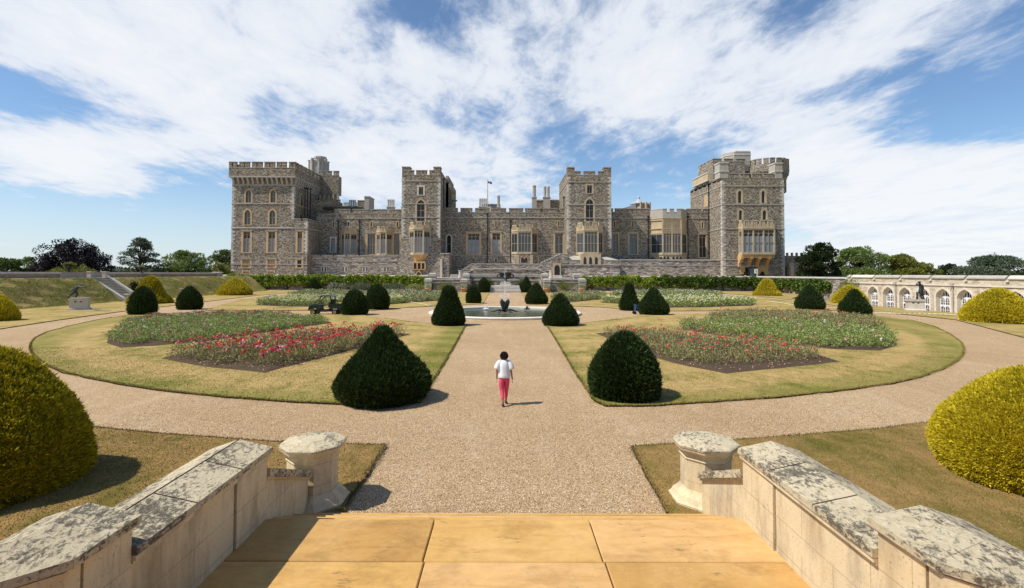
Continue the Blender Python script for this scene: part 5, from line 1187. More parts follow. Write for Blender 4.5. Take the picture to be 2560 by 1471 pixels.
# low wall in front of right range
lw3 = MB().build('terrace_front', castle); Ya = 136.5; Xa_, Xb_ = cw(r3,812,1280,Ya)[0], cw(r3,1900,1280,Ya)[0]
towerbody(lw3, Xa_, Xb_, Ya, 144, ZB, cw(r3,1300,1208,Ya)[1], [], M['rubble_low'])
course(lw3, Xa_, Xb_, Ya, cw(r3,1300,1200,Ya)[1], .3, .12); course(lw3, Xa_, Xb_, Ya, cw(r3,1300,1257,Ya)[1], .16, .1)
# cupola roof behind
Y = 170.0; cx0 = cw(r3,1066,620,Y)[0]; m_ = MB(); rr_ = (cw(r3,1160,620,Y)[0]-cw(r3,972,620,Y)[0])/2
m_.prism(oct_(cx0,Y+rr_,rr_), 14, cw(r3,1066,594,Y)[1], M['baystone']); m_.prism(oct_(cx0,Y+rr_,rr_*1.04), cw(r3,1066,594,Y)[1]-.2, cw(r3,1066,594,Y)[1]+.1, M['lime'])
for i in range(10): a = 2*math.pi*i/10; m_.prism(oct_(cx0+rr_*math.cos(a),Y+rr_+rr_*math.sin(a),.35), cw(r3,1066,630,Y)[1]-3, cw(r3,1066,578,Y)[1], M['baystone'])
m_.build('cupola_drum', castle)
m_ = MB(); zc0 = cw(r3,1040,592,Y)[1]; zc1 = cw(r3,1040,530,Y)[1]; cxx = cw(r3,1040,560,Y)[0]; hh = zc1-zc0
m_.lathe([(3.1,0),(2.6,hh*.18),(1.5,hh*.42),(.7,hh*.7),(.35,hh*.95),(.3,hh),(.45,hh*1.08),(.5,hh*1.2),(.2,hh*1.35),(.05,hh*1.5)], cxx, Y+rr_, zc0, M['lead'], 16); m_.build('cupola', castle, True)
m_ = MB(); Y = 168; m_.exy([(cw(r3,850,645,Y)[0],cw(r3,850,645,Y)[1]),(cw(r3,980,645,Y)[0],cw(r3,850,645,Y)[1]),(cw(r3,980,602,Y)[0],cw(r3,980,602,Y)[1])][::1], Y, Y+8, M['lead']); m_.build('lead_roof', castle)
# ---------------- right corner tower
Y4 = 135.0; YB4 = 158.0
X0 = cw(r4,520,700,Y4)[0]; X1 = cw(r4,1166,700,Y4)[0]; Zf4 = cw(r4,850,356,Y4)[1]
t4 = MB().build('corner_tower', castle)
H = [window(t4, r4, z, Y4, 'arch', 1, M['darkglass_shade'], M['baystone'], RU, .5, transom=None) for z in ((668,742,468,624),(912,986,468,624),(678,748,670,800),(924,1000,670,800))]
towerbody(t4, X0, X1, Y4, YB4, ZB, Zf4, H, RU)
mt = [(cw(r4,a_,340,Y4)[0],cw(r4,b_,340,Y4)[0]) for a_, b_ in ((590,684),(712,804),(832,922),(952,1062))]
battle(t4, X0, X1, Y4, Zf4, cw(r4,850,306,Y4)[1], mt, RU, slots=False)
cn = MB()
for a_, b_, top in ((487,590,190),(1062,1150,195)):
    xa, xb = cw(r4,a_+4,240,Y4)[0], cw(r4,b_-2,240,Y4)[0]; z1 = cw(r4,a_,top,Y4)[1]; z0 = cw(r4,a_,285,Y4)[1]
    cn = MB(); cn.box(xa+.1, xb-.1, Y4-.05, Y4+3.2, Zf4, z1-.3, M['limegrey']); cn.box(xa-.05,xb+.05,Y4-.2,Y4+3.4,z1-.3,z1,M['lime']); cn.box(xa-.05,xb+.05,Y4-.2,Y4+3.4,z0-.15,z0+.15,M['lime']); cn.build('corner_turret', t4)
battle_side(t4, X0, Y4+3.4, YB4, Zf4-.6, Zf4+.5, merl(Y4+3.6,YB4,6,1.0), RU)
for zy in (440,633,883): course(t4, X0, X1, Y4, cw(r4,850,zy,Y4)[1], .2, .13, Y1=YB4)
for zy in (1205,1268): course(t4, X0, X1, Y4, cw(r4,850,zy,Y4)[1], .2, .10, Y1=YB4)
quoins(t4, X0, Y4, FZ, Zf4-.6, 1); quoins(t4, X1, Y4, FZ, Zf4-.6, -1)
a = bay(t4, r4, 692, 1026, 790, 878, 1146, Y4, 2.2, .12, 6, M['blind'], M['baystone'], 1, sub=3)
m_ = MB(); Zk = a[3]-.12; z0 = cw(r4,0,1262,Y4)[1]
for z in (716,812,898,1000):
    x = cw(r4,z,1200,Y4-1)[0]; dx_ = cw(r4,z+16,1200,Y4-1)[0]-x
    m_.exx([(Y4+.01,z0-.6),(Y4-.5,z0-.4),(Y4-.6,z0+.5),(Y4-1.2,z0+.9),(Y4-1.3,Zk-1.5),(Y4-2.1,Zk-1.2),(Y4-2.2,Zk-.2),(Y4-2.2,Zk),(Y4+.01,Zk)], x-dx_*.9, x+dx_*.9, M['orange'])
m_.box(a[0]+.05, a[1]-.05, Y4-2.1, Y4, Zk-.9, Zk-.003, M['orange']); m_.box(cw(r4,705,1290,Y4)[0], cw(r4,1000,1290,Y4)[0], Y4-.12, Y4-.003, cw(r4,0,1355,Y4)[1], z0-.2, M['orange'])
for z in (762,938): X_, z_ = cw(r4,z,1338,Y4); A = arch_pts(X_,.55,z_-.3,.6,4); m_.exy([(X_-.55,z_-.9)]+A+[(X_+.55,z_-.9)], Y4-.16, Y4-.125, M['darkglass_shade'])
m_.build('corbel', t4)
sw_ = MB()
for (zx0, zx1, zy0, zy1, Xo) in ((337,374,525,655,0),):
    ya_ = PXp(*r4(zx1,600), X0)[0]; yb_ = PXp(*r4(zx0,600), X0)[0]; yc = (ya_+yb_)/2; z1 = PXp(*r4(355,zy0), X0)[1]; z0 = PXp(*r4(355,zy1), X0)[1]
    for (rr2, mt_, e) in (((yb_-ya_)/2,M['baystone'],.05),((yb_-ya_)*.25,M['orange'],.08)):
        A = arch_pts(yc, rr2, z0+(z1-z0)*.6, (z1-z0)*.4, 5); sw_.exx([(yc-rr2,z0)]+A+[(yc+rr2,z0)], X0-e, X0+.05, mt_)
sw_.build('side_window', t4)
pipe(t4, X0-.15, PXp(*r4(388,600), X0)[0], FZ+5, cw(r4,0,480,150)[1], .14); pipe(t4, X1+.2, Y4+1, FZ, cw(r4,0,740,Y4)[1], .14)
# pale paneled parapet on the rear left, drum tower and top block
Yl = PXp(*r4(250,400), X0)[0]
m_ = MB(); ya_ = PXp(*r4(372,350), X0-.6)[0]; yb_ = PXp(*r4(215,380), X0-.6)[0]; z1 = PXp(*r4(372,292), X0-.6)[1]; z0 = PXp(*r4(372,372), X0-.6)[1]
m_.box(X0-.6, X0+1, ya_, yb_, z0, z1-.3, M['baystone']); m_.box(X0-.75,X0+1.1,ya_,yb_+.1,z1-.3,z1,M['lime']); m_.box(X0-.75,X0+1.1,ya_,yb_+.1,z0-.3,z0,M['lime']); m_.build('side_turret', t4)
Yd = 143.0; cxd = cw(r4,962,230,150)[0]; rd = (cw(r4,1165,230,150)[0]-cw(r4,745,230,150)[0])/2
dr = MB().build('drum_tower', castle); m_ = MB(); zlo = Zf4-2; zhi = cw(r4,960,200,Yd)[1]; zmm = cw(r4,960,138,Yd)[1]; zcor = cw(r4,960,295,Yd)[1]
PD = oct_(cxd, Yd+rd, rd, 0, 10); m_.prism(oct_(cxd,Yd+rd,rd-.8,0,10), zlo, zhi, RU); m_.prism(PD, zcor+.6, zhi, RU); m_.prism(oct_(cxd,Yd+rd,rd-.8,0,10), zcor-1.8, zcor+.598, RU, True, PD); refill(dr, m_)
m_ = MB()
for i in range(10):
    a_ = Vector(PD[i]); b_ = Vector(PD[(i+1)%10]); d = b_-a_; L = d.length; d /= L
    for k in range(2):
        s_ = a_+d*(L*(.04+.5*k)); e = s_+d*L*.36; obox(m_, s_, e, zhi, zmm-.2, .5, RU, -.01); obox(m_, s_-d*.06, e+d*.06, zmm-.2, zmm, .6, GREYL, .08)
    for k in range(3 if (a_.y+b_.y)/2 < Yd+rd*.75 else 0): s_ = a_+d*(L*(k+.35)/3); obox(m_, s_, s_+d*.8, zcor-.4, zcor+.7, .6, M['darkglass_shade'], -.12)  # dark boxes paint the shade of the openings under the drum parapet
m_.build('parapet', dr)
Yk = 147.0; lb = MB().build('upper_block', castle); m_ = MB(); xa, xb = cw(r4,424,200,Yk)[0], cw(r4,760,200,Yk)[0]; z1 = cw(r4,480,182,Yk)[1]
m_.box(xa, xb, Yk, 158, Zf4-3, z1, RU); refill(lb, m_)
zt_ = cw(r4,480,152,Yk)[1]; battle(lb, xa, xb, Yk, z1, zt_, merl(xa,xb,3,.8), RU, slots=False); battle_side(lb, xa, Yk+.6, 158, z1, zt_, merl(Yk+.6,158,4,.8), RU)
m_ = MB(); xa, xb = cw(r4,583,110,148)[0], cw(r4,818,110,148)[0]; zb_, zm_, zt_ = (cw(r4,700,z,148)[1] for z in (180,108,74))
m_.prism([(xa+1.8,148),(xb,148),(xb,154),(xa,154),(xa,150)], zb_-3, zm_, M['limegrey']); m_.prism([(xa+1.8,147.9),(xb+.1,147.9),(xb+.1,154.1),(xa-.1,154.1),(xa-.1,149.9)], zm_-.25, zm_+.1, M['lime'])
m_.prism([(xa+1.8,148),(xb,148),(xb,154),(xa,154),(xa,150)], zm_, zt_-.3, M['limegrey']); 
for i in range(5): x = xa+2.2+i*(xb-xa-2.2)/5; m_.box(x, x+.8, 147.95, 149, zt_-.3, zt_, M['lime'])
m_.build('top_turret', castle)
# small wall at far right with niche
Ys = 139.0; m_ = MB(); xa, xb = cw(r4,1178,1250,Ys)[0], cw(r4,1360,1250,Ys)[0]; z1 = cw(r4,1270,1170,Ys)[1]
m_.box(xa, xb, Ys, Ys+8, ZB, z1, RU); m_.box(xa,xb+.2,Ys-.12,Ys+8.1,z1-.0,z1+.15,GREYL)
for a_, b_ in merl(xa+.5, xb, 4, .9): m_.box(a_, b_, Ys, Ys+.5, z1+.15, z1+.9, RU); m_.box(a_-.05,b_+.05,Ys-.06,Ys+.56,z1+.9,z1+1.0,GREYL)
X_, z_ = cw(r4,1238,1300,Ys); m_.exy([(X_-.7,ZB),(X_-.7,z_+1.2),(X_-1.0,z_+1.3),(X_,z_+2.0),(X_+1.0,z_+1.3),(X_+.7,z_+1.2),(X_+.7,ZB)][::-1], Ys-.4, Ys-.003, M['baystone']); m_.box(X_-.4,X_+.4,Ys-.45,Ys-.402,ZB,z_+1.0,M['lime'])
m_.box(xa, X_-1.2, Ys-.05, Ys-.003, ZB, z_+.6, M['darkglass_shade']); m_.build('end_wall', castle)
# ---------------- central stairs and terrace walls
def stepped(r, pts, Y, th, zbot, mat, name, parent):
    m_ = MB(); P = [cw(r, a_, b_, Y) for a_, b_ in pts]; zb = cw(r, pts[0][0], zbot, Y)[1]
    m_.exy([(P[0][0],zb)]+P+[(P[-1][0],zb)], Y, Y+th, mat)
    for a_, b_ in zip(P, P[1:]):
        if abs(a_[1]-b_[1]) < .3 and abs(a_[0]-b_[0]) > .2: lo, hi = sorted((a_[0], b_[0])); m_.box(lo-.06, hi+.06, Y-.08, Y+th+.08, a_[1]-.01, a_[1]+.13, M['lime'])
    return m_.build(name, parent)
st2 = thing('terrace_steps', 'grey stone terrace wall with stepped parapet climbing to the castle between the middle towers', 'stairs', (0,128,FZ))
Yc = 127.0; L = [(740,1318),(752,1318),(752,1302),(776,1302),(776,1288),(800,1288),(800,1272),(824,1272),(824,1258),(848,1258),(848,1245)]
Rr_ = [(1590,1245),(1590,1262),(1612,1262),(1612,1280),(1636,1280),(1636,1298),(1658,1298),(1658,1316),(1680,1316),(1680,1330),(1692,1330)]
stepped(r2z, L+Rr_, Yc, 1.0, 1385, M['rubble_low'], 'stepped_wall', st2)
m_ = MB(); z1, z0 = cw(r2z,0,1293,Yc)[1], cw(r2z,0,1340,Yc)[1]
xa, xb = cw(r2z,885,1293,Yc)[0], cw(r2z,1560,1293,Yc)[0]; xc, xd = cw(r2z,790,1340,Yc)[0], cw(r2z,1660,1340,Yc)[0]
m_.box(xa,xb,Yc-.25,Yc-.003,z1-.08,z1+.08,M['lime'])
m_.exy([(xc,z0-.08),(xa,z1-.08),(xa,z1+.08),(xc,z0+.08)][::1], Yc-.25, Yc-.003, M['lime']); m_.exy([(xb,z1-.08),(xd,z0-.08),(xd,z0+.08),(xb,z1+.08)], Yc-.25, Yc-.003, M['lime'])
for a_, b_ in merl(cw(r2z,880,1250,Yc)[0], cw(r2z,1560,1250,Yc)[0], 5, .6): m_.box(a_,b_,Yc+.05,Yc+.6,cw(r2z,0,1250,Yc)[1],cw(r2z,0,1241,Yc)[1],M['rubble_low'])
m_.build('handrail_moulding', st2)
for zx in (729, 1700):
    X_, z_ = cw(r2z,zx,1312,Yc-1); m_ = MB(); m_.prism(oct_(X_,Yc-1,.34), ZB, z_-.2, M['lime']); m_.prism(oct_(X_,Yc-1,.46), z_-.2, z_, M['lime']); m_.prism(oct_(X_,Yc-1,.5), ZB, FZ+.5, M['lime']); m_.build('newel', st2)
Ye = 133.0; U = [(1600,1232),(1612,1232),(1612,1222),(1640,1222),(1640,1210),(1666,1210),(1666,1197),(1692,1197),(1692,1184),(1718,1184),(1718,1172),(1744,1172),(1744,1160),(1770,1160),(1770,1149),(1796,1149),(1796,1138),(1880,1138)]
stepped(r2z, U, Ye, 2.5, 1385, M['rubble_low'], 'upper_stepped_wall', st2)
m_ = MB(); xa, xb = cw(r2z,1722,1300,Ye)[0], cw(r2z,1808,1300,Ye)[0]; z1, z0 = cw(r2z,0,1230,Ye)[1], FZ
m_.box(xa,xb,Ye-.5,Ye-.003,z0-.2,z1,M['baystone']); xm = (xa+xb)/2; A = arch_pts(xm,(xb-xa)*.32,z0+(z1-z0)*.68,(z1-z0)*.2,5); m_.exy([(xm-(xb-xa)*.32,z0)]+A+[(xm+(xb-xa)*.32,z0)], Ye-.56, Ye-.45, M['darkdoor']); m_.build('door', st2)
m_ = MB()
for i in range(4): m_.box(cw(r2z,1690,1360,Ye-4)[0]+i*.1, cw(r2z,1830,1360,Ye-4)[0], Ye-3.4+i*.5, Ye-.6, FZ-.2, FZ+.18*(i+1), M['lime'])
m_.build('step', st2); m_ = MB()
for i in range(5): m_.box(cw(r2z,618,1360,Ye-4)[0], cw(r2z,712,1360,Ye-4)[0], Ye-5+i*.6, Ye+4, FZ-.2, FZ+.18*(i+1), GREYL)
m_.build('step', st2)
# castle terrace floor and its front walls
tf = MB(); tf.box(-150, -12.2, 121, 300, -1.5, FZ-.02, M['rubble_low']); tf.box(12.2, 62, 121, 300, -1.5, FZ-.02, M['rubble_low']); tf.box(62,150,150,300,-1.5,FZ-.02,M['rubble_low']); tf.box(-12.2,12.2,115.5,300,-1.5,FZ-.03,M['rubble_low'])
tag(tf.build('castle_terrace'), kind='structure')
sheet('castle_pavement', [(-100,121.1),(62,121.1),(62,150),(-100,150)], FZ, plainstone('pinkish_paving', (.50,.40,.34), (.60,.49,.41), .5, (.3,.24,.2), .3))
def frontwall(label, x0, x1, y, z1, cap=M['limegrey'], h=0.75, dent=6.6, nm='retaining_wall'):
    th = thing(nm, label, 'wall', ((x0+x1)/2, y, 0)); m_ = MB(); m_.box(x0, x1, y, y+.9, -.2, z1-.35, M['rubble_low']); m_.build('wall_face', th)
    c_ = MB(); x = x0
    while x < x1-.05:
        e = min(x+dent, x1); c_.exx([(y-.14,z1-.35),(y-.14,z1-.22),(y+.15,z1),(y+.75,z1),(y+1.05,z1-.22),(y+1.05,z1-.35)][::-1], x+.12, e-.12, cap)
        if e < x1-.1: c_.exx([(y-.2,z1-.6),(y-.2,z1-.1),(y+.4,z1+.15),(y+1.1,z1-.1),(y+1.1,z1-.6)][::-1], e-.12, e+.12, M['lime'])
        x = e
    c_.build('coping', th); return th
ZW = 3.62
frontwall('long grey retaining wall behind the left row of climbing shrubs', cw(r1,-20,1400,120)[0], PY(1072,690,120)[0], 120, ZW)
frontwall('long grey retaining wall behind the right row of climbing shrubs', PY(1452,690,120)[0], 59.4, 120, ZW)
# side wall on the right with shrubs, then orangery
th = thing('retaining_wall', 'grey wall section between the castle hedge and the pale arched range', 'wall', (60,104,0)); m_ = MB(); m_.box(60,60.9,88,120.9,-1.5,ZW-.35,M['rubble_low']); m_.build('wall_face', th)
m_ = MB(); y = 88.0
while y < 120: m_.exy([(59.86,ZW-.35),(60.95,ZW-.35),(60.95,ZW-.2),(60.6,ZW),(60.2,ZW),(59.86,ZW-.2)], y+.1, min(y+5.5,120.9), M['limegrey']); y += 5.5
m_.build('coping', th)
# forecourt in the centre
def fc(zx, zy, Y): return PY(*r6(zx,zy), Y)
YF = 108.0; YF2 = 115.0
for lab, za, zb in (('low forecourt wall between stone piers left of the pedestal', 140, 548), ('low forecourt wall between stone piers right of the pedestal', 1912, 2322)):
    x0, x1 = fc(za,300,YF)[0], fc(zb,300,YF)[0]; z1 = fc(za,232,YF)[1]
    th = thing('forecourt_wall', lab, 'wall', ((x0+x1)/2,YF,0)); m_ = MB(); m_.box(x0,x1,YF,YF+.7,-.1,z1-.2,M['rubble_low']); m_.build('wall_face', th)
    m_ = MB(); m_.box(x0,x1,YF-.1,YF+.8,z1-.2,z1,M['limegrey']); m_.box(x0,x1,YF-.06,YF-.003,z1-.75,z1-.62,M['lime']); m_.build('coping', th)
    fl = MB(); fl.box(x0-2,x1+2,YF+.8,121.2,-.1,FZ-.25,M['rubble_low']); o = tag(fl.build('forecourt_floor'), kind='structure')
x0, x1 = fc(690,300,YF2)[0], fc(1760,300,YF2)[0]
th = thing('forecourt_wall', 'wide grey stone wall with string courses directly behind the big urn', 'wall', (0,YF2,0)); m_ = MB(); zt_ = fc(1200,160,YF2)[1]; m_.box(x0,x1,YF2,YF2+.8,-.1,zt_-.18,M['rubble_low']); m_.build('wall_face', th)
m_ = MB(); m_.box(x0,x1,YF2-.1,YF2+.9,zt_-.18,zt_,M['lime'])
for zy in (186,245): z_ = fc(1200,zy,YF2)[1]; m_.box(x0,x1,YF2-.12,YF2-.003,z_-.09,z_+.09,M['lime'])
m_.build('string_course', th)
for lab, zc, zt0, zb0, wz, Yp in (('outer front forecourt pier on the left',72,215,385,118,YF),('inner front forecourt pier on the left with a flower pot',607,222,430,112,YF),('inner front forecourt pier on the right with a flower pot',1850,220,430,118,YF),('outer front forecourt pier on the right',2378,216,395,112,YF),
      ('rear forecourt pier far left of the pedestal',140,138,225,112,YF2-.6),('rear forecourt pier just left of the pedestal wall',640,142,320,112,YF2-.6),('rear forecourt pier just right of the pedestal wall',1818,142,320,112,YF2-.6),('rear forecourt pier far right of the pedestal',2300,145,235,112,YF2-.6)):
    X_, z_ = fc(zc, zt0, Yp); w = fc(zc+wz/2,zt0,Yp)[0]-fc(zc-wz/2,zt0,Yp)[0]
    th = thing('stone_pier', lab, 'pier', (X_,Yp,0), 'stone piers of the forecourt'); m_ = MB(); e = w*.43; m_.box(X_-e,X_+e,Yp-e-.3,Yp+e-.3,-.05,z_-.7,M['limegrey']); m_.box(X_-e-.1,X_+e+.1,Yp-e-.4,Yp+e-.2,-.05,.35,M['lime']); m_.build('shaft', th)
    m_ = MB(); m_.box(X_-w*.5,X_+w*.5,Yp-w*.5-.3,Yp+w*.5-.3,z_-.7,z_-.45,M['lime']); k2 = w*.5; m_.prism([(X_-k2*1.05,Yp-k2*1.05-.3),(X_+k2*1.05,Yp-k2*1.05-.3),(X_+k2*1.05,Yp+k2*1.05-.3),(X_-k2*1.05,Yp+k2*1.05-.3)], z_-.3, z_, M['limegrey'], True, [(X_-k2*.6,Yp-k2*.6-.3),(X_+k2*.6,Yp-k2*.6-.3),(X_+k2*.6,Yp+k2*.6-.3),(X_-k2*.6,Yp+k2*.6-.3)])
    m_.box(X_-k2*.9,X_+k2*.9,Yp-k2*.9-.3,Yp+k2*.9-.3,z_-.45,z_-.3,M['lime']); m_.build('cap', th)
# pedestal steps and urn
th = thing('pedestal_steps', 'broad pale stone steps under the great urn at the far end of the path', 'steps', (0,108,0)); Yq = 106.5
for i in range(4):
    m_ = MB(); x0, x1 = fc(985+8*i,400,Yq)[0], fc(1465-8*i,400,Yq)[0]; m_.box(x0,x1,Yq+.5*i,Yq+7,.0+.36*i-.02,.36*(i+1),M['lime'] if i % 2 else GREYL); m_.build('step', th)
th = thing('pedestal', 'square pale pedestal carrying the great urn', 'pedestal', (0,110,1.44)); x0, x1 = fc(1166,300,110)[0], fc(1292,300,110)[0]; z1 = fc(1230,270,110)[1]
m_ = MB(); m_.box(x0-.3,x1+.3,109.7,112.7,1.44,1.9,M['lime']); m_.box(x0,x1,110,112.4,1.9,z1-.2,M['baystone']); m_.box(x0-.1,x1+.1,109.9,112.5,z1-.2,z1,M['lime']); m_.build('block', th)
th = thing('great_urn', 'large dark two-handled urn on the pale pedestal', 'urn', (fc(1228,200,111)[0],111.2,z1)); X_ = fc(1228,200,111)[0]
m_ = MB(); Hh = fc(1228,133,111)[1]-z1; m_.lathe([(Rr*1.0,Zz*Hh) for Rr, Zz in ((.75,0),(.75,.06),(.35,.12),(.28,.24),(.45,.32),(1.0,.42),(1.25,.62),(1.22,.86),(1.38,.95),(1.45,1.0),(1.2,1.0),(1.0,.8))], X_, 111.2, z1, M['bronze'], 24); m_.build('bowl', th, True)
for sx in (-1,1):
    m_ = MB(); m_.path([(X_+sx*(1.15+.75*math.sin(a_)), 111.2, z1+Hh*(.66+.16*(-math.cos(a_)))) for a_ in [math.pi*i/7 for i in range(8)]], .12, M['bronze'], 6); m_.build('handle', th, True)
# flagpole
Y = 150.0; X_ = cw(r2z,1024,600,Y)[0]; zt_ = cw(r2z,1024,345,Y)[1]; zb = cw(r2z,1024,640,Y)[1]
th = thing('flagpole', 'thin flagpole with a small flag on the castle roof', 'flagpole', (X_,Y,zb-2)); m_ = MB(); m_.tube((X_,Y,zb-2),(X_,Y,zt_),.16,.09,M['limegrey'],6); m_.lathe([(.05,0),(.16,.1),(.05,.25)],X_,Y,zt_,M['lime'],8); m_.build('pole', th)
m_ = MB(); x2 = cw(r2z,1070,370,Y)[0]; zz0, zz1 = cw(r2z,0,352,Y)[1], cw(r2z,0,384,Y)[1]; v = []; n = 8
for i in range(n+1):
    a_ = i/n; v += [(X_+(x2-X_)*a_, Y+.25*math.sin(a_*8), zz0-(zz0-zz1)*.35*a_),(X_+(x2-X_)*a_, Y+.25*math.sin(a_*8+.6), zz1+(zz0-zz1)*(.32-.45*a_))]
tf_ = MT('flag_red_white_blue', .9, .1); sxx = tf_.n('ShaderNodeSeparateXYZ'); tf_.l(tf_.pos, sxx.inputs[0]); tf_.col(tf_.ramp(tf_.mr(tf_.math('ADD', sxx.outputs[2], tf_.math('MULTIPLY', sxx.outputs[0], -.25)), zz1-X_*.25, zz0-X_*.25), [(0,(.08,.10,.25)),(.34,(.10,.12,.28)),(.38,(.7,.68,.7)),(.46,(.55,.06,.08)),(.62,(.55,.06,.08)),(.66,(.7,.68,.7)),(.74,(.08,.10,.25))]))
m_.add(v, [(2*i,2*i+1,2*i+3,2*i+2) for i in range(n)], tf_.m); m_.build('flag', th, True)
# scaffold on the tower
Y = 151.0; m_ = MB(); xa, xb = cw(r2z,628,500,Y)[0], cw(r2z,672,500,Y)[0]; z0, z1 = cw(r2z,0,640,Y)[1], cw(r2z,0,470,Y)[1]
th = thing('scaffold', 'small metal scaffold with ladder on the back of the second tower', 'scaffold', (xa,Y,z0))
for x_ in (xa,xb): 
    for y_ in (Y,Y+2): m_.tube((x_,y_,z0-2),(x_+(.0),y_,z1+.4),.07,.07,M['limegrey'],5)
for i in range(7): z = z0+(z1-z0)*i/6; m_.tube((xa,Y,z),(xb,Y,z),.05,.05,M['limegrey'],5)
m_.build('tube_frame', th); m_ = MB(); m_.box(xa-.6,xb+.2,Y-.2,Y+2.2,z1-.2,z1,M['baystone']); m_.box(xa-.3,xb+.6,Y-.1,Y+2.2,z1-2.6,z1-2.45,M['baystone']); m_.build('platform', th)
m_ = MB(); m_.tube((xa-.2,Y-.3,z1),(xb+.2,Y-.3,z0-1),.05,.05,M['black'],5); m_.tube((xa-.8,Y-.3,z1+1),(xa+.4,Y-.3,z1-4),.05,.05,M['black'],5); m_.build('ladder', th)
# booth and sign below the right tower
Y = 128.0; x0, x1 = cw(r4,796,1320,Y)[0], cw(r4,864,1320,Y)[0]; z1 = cw(r4,830,1282,Y)[1]; th = thing('sentry_shelter', 'small dark glazed shelter below the corbels of the right tower', 'shelter', ((x0+x1)/2,Y,FZ))
m_ = MB(); 
for x_ in (x0,x1): 
    for y_ in (Y,Y+1.6): m_.box(x_-.08,x_+.08,y_-.08,y_+.08,FZ,z1,M['black'])
m_.box(x0,x1,Y+1.5,Y+1.58,FZ,z1,M['black']); m_.build('frame', th); m_ = MB(); m_.box(x0+.08,x1-.08,Y+.05,Y+.1,FZ+.2,z1-.3,M['glass']); m_.build('pane', th)
m_ = MB(); m_.exy([(x0-.25,z1-.2),(x1+.25,z1-.2),(x1+.1,z1+.1),(x0+.1,z1+.1)], Y-.3, Y+1.9, M['black']); m_.build('roof', th)
Y = 126.0; x0, x1 = cw(r4,860,1340,Y)[0], cw(r4,893,1340,Y)[0]; z1, z0 = cw(r4,0,1300,Y)[1], cw(r4,0,1346,Y)[1]; th = thing('sign_board', 'white framed sign board on a leg beside the dark shelter', 'sign', ((x0+x1)/2,Y,FZ))
m_ = MB(); m_.box(x0,x1,Y,Y+.12,z0,z1,M['whitep']); m_.build('frame', th); m_ = MB(); m_.box(x0+.25,x1-.25,Y-.02,Y-.003,z0+.35,z1-.3,M['lead']); m_.build('panel', th); m_ = MB(); m_.box(x1-.25,x1-.05,Y+.02,Y+.1,FZ,z0,M['whitep']); m_.build('leg', th)
# ================================================================ ORANGERY (pale range with arched windows)
og = thing('orangery', 'pale stone range with pointed arches and white gothic windows at right', 'building', (60,64,-1.5))
XO = 60.0; D0 = 88.3-4.8; SP = 3.27*1.0
yn, yf = 22.0, 87.9
ZSt = PXp(2350,712,XO)[1]; ZTop = 4.02
wm = MB(); Ywin = [81.8-3.27*i for i in range(19)]
hs = []; hw_ = 1.12; zb = -1.2; zs = 1.0; za = 2.15
PAL = M['rubble_pale']; PL = plainstone('pale_limestone', (.60,.53,.42), (.70,.64,.53), .8, (.40,.33,.24), .35)
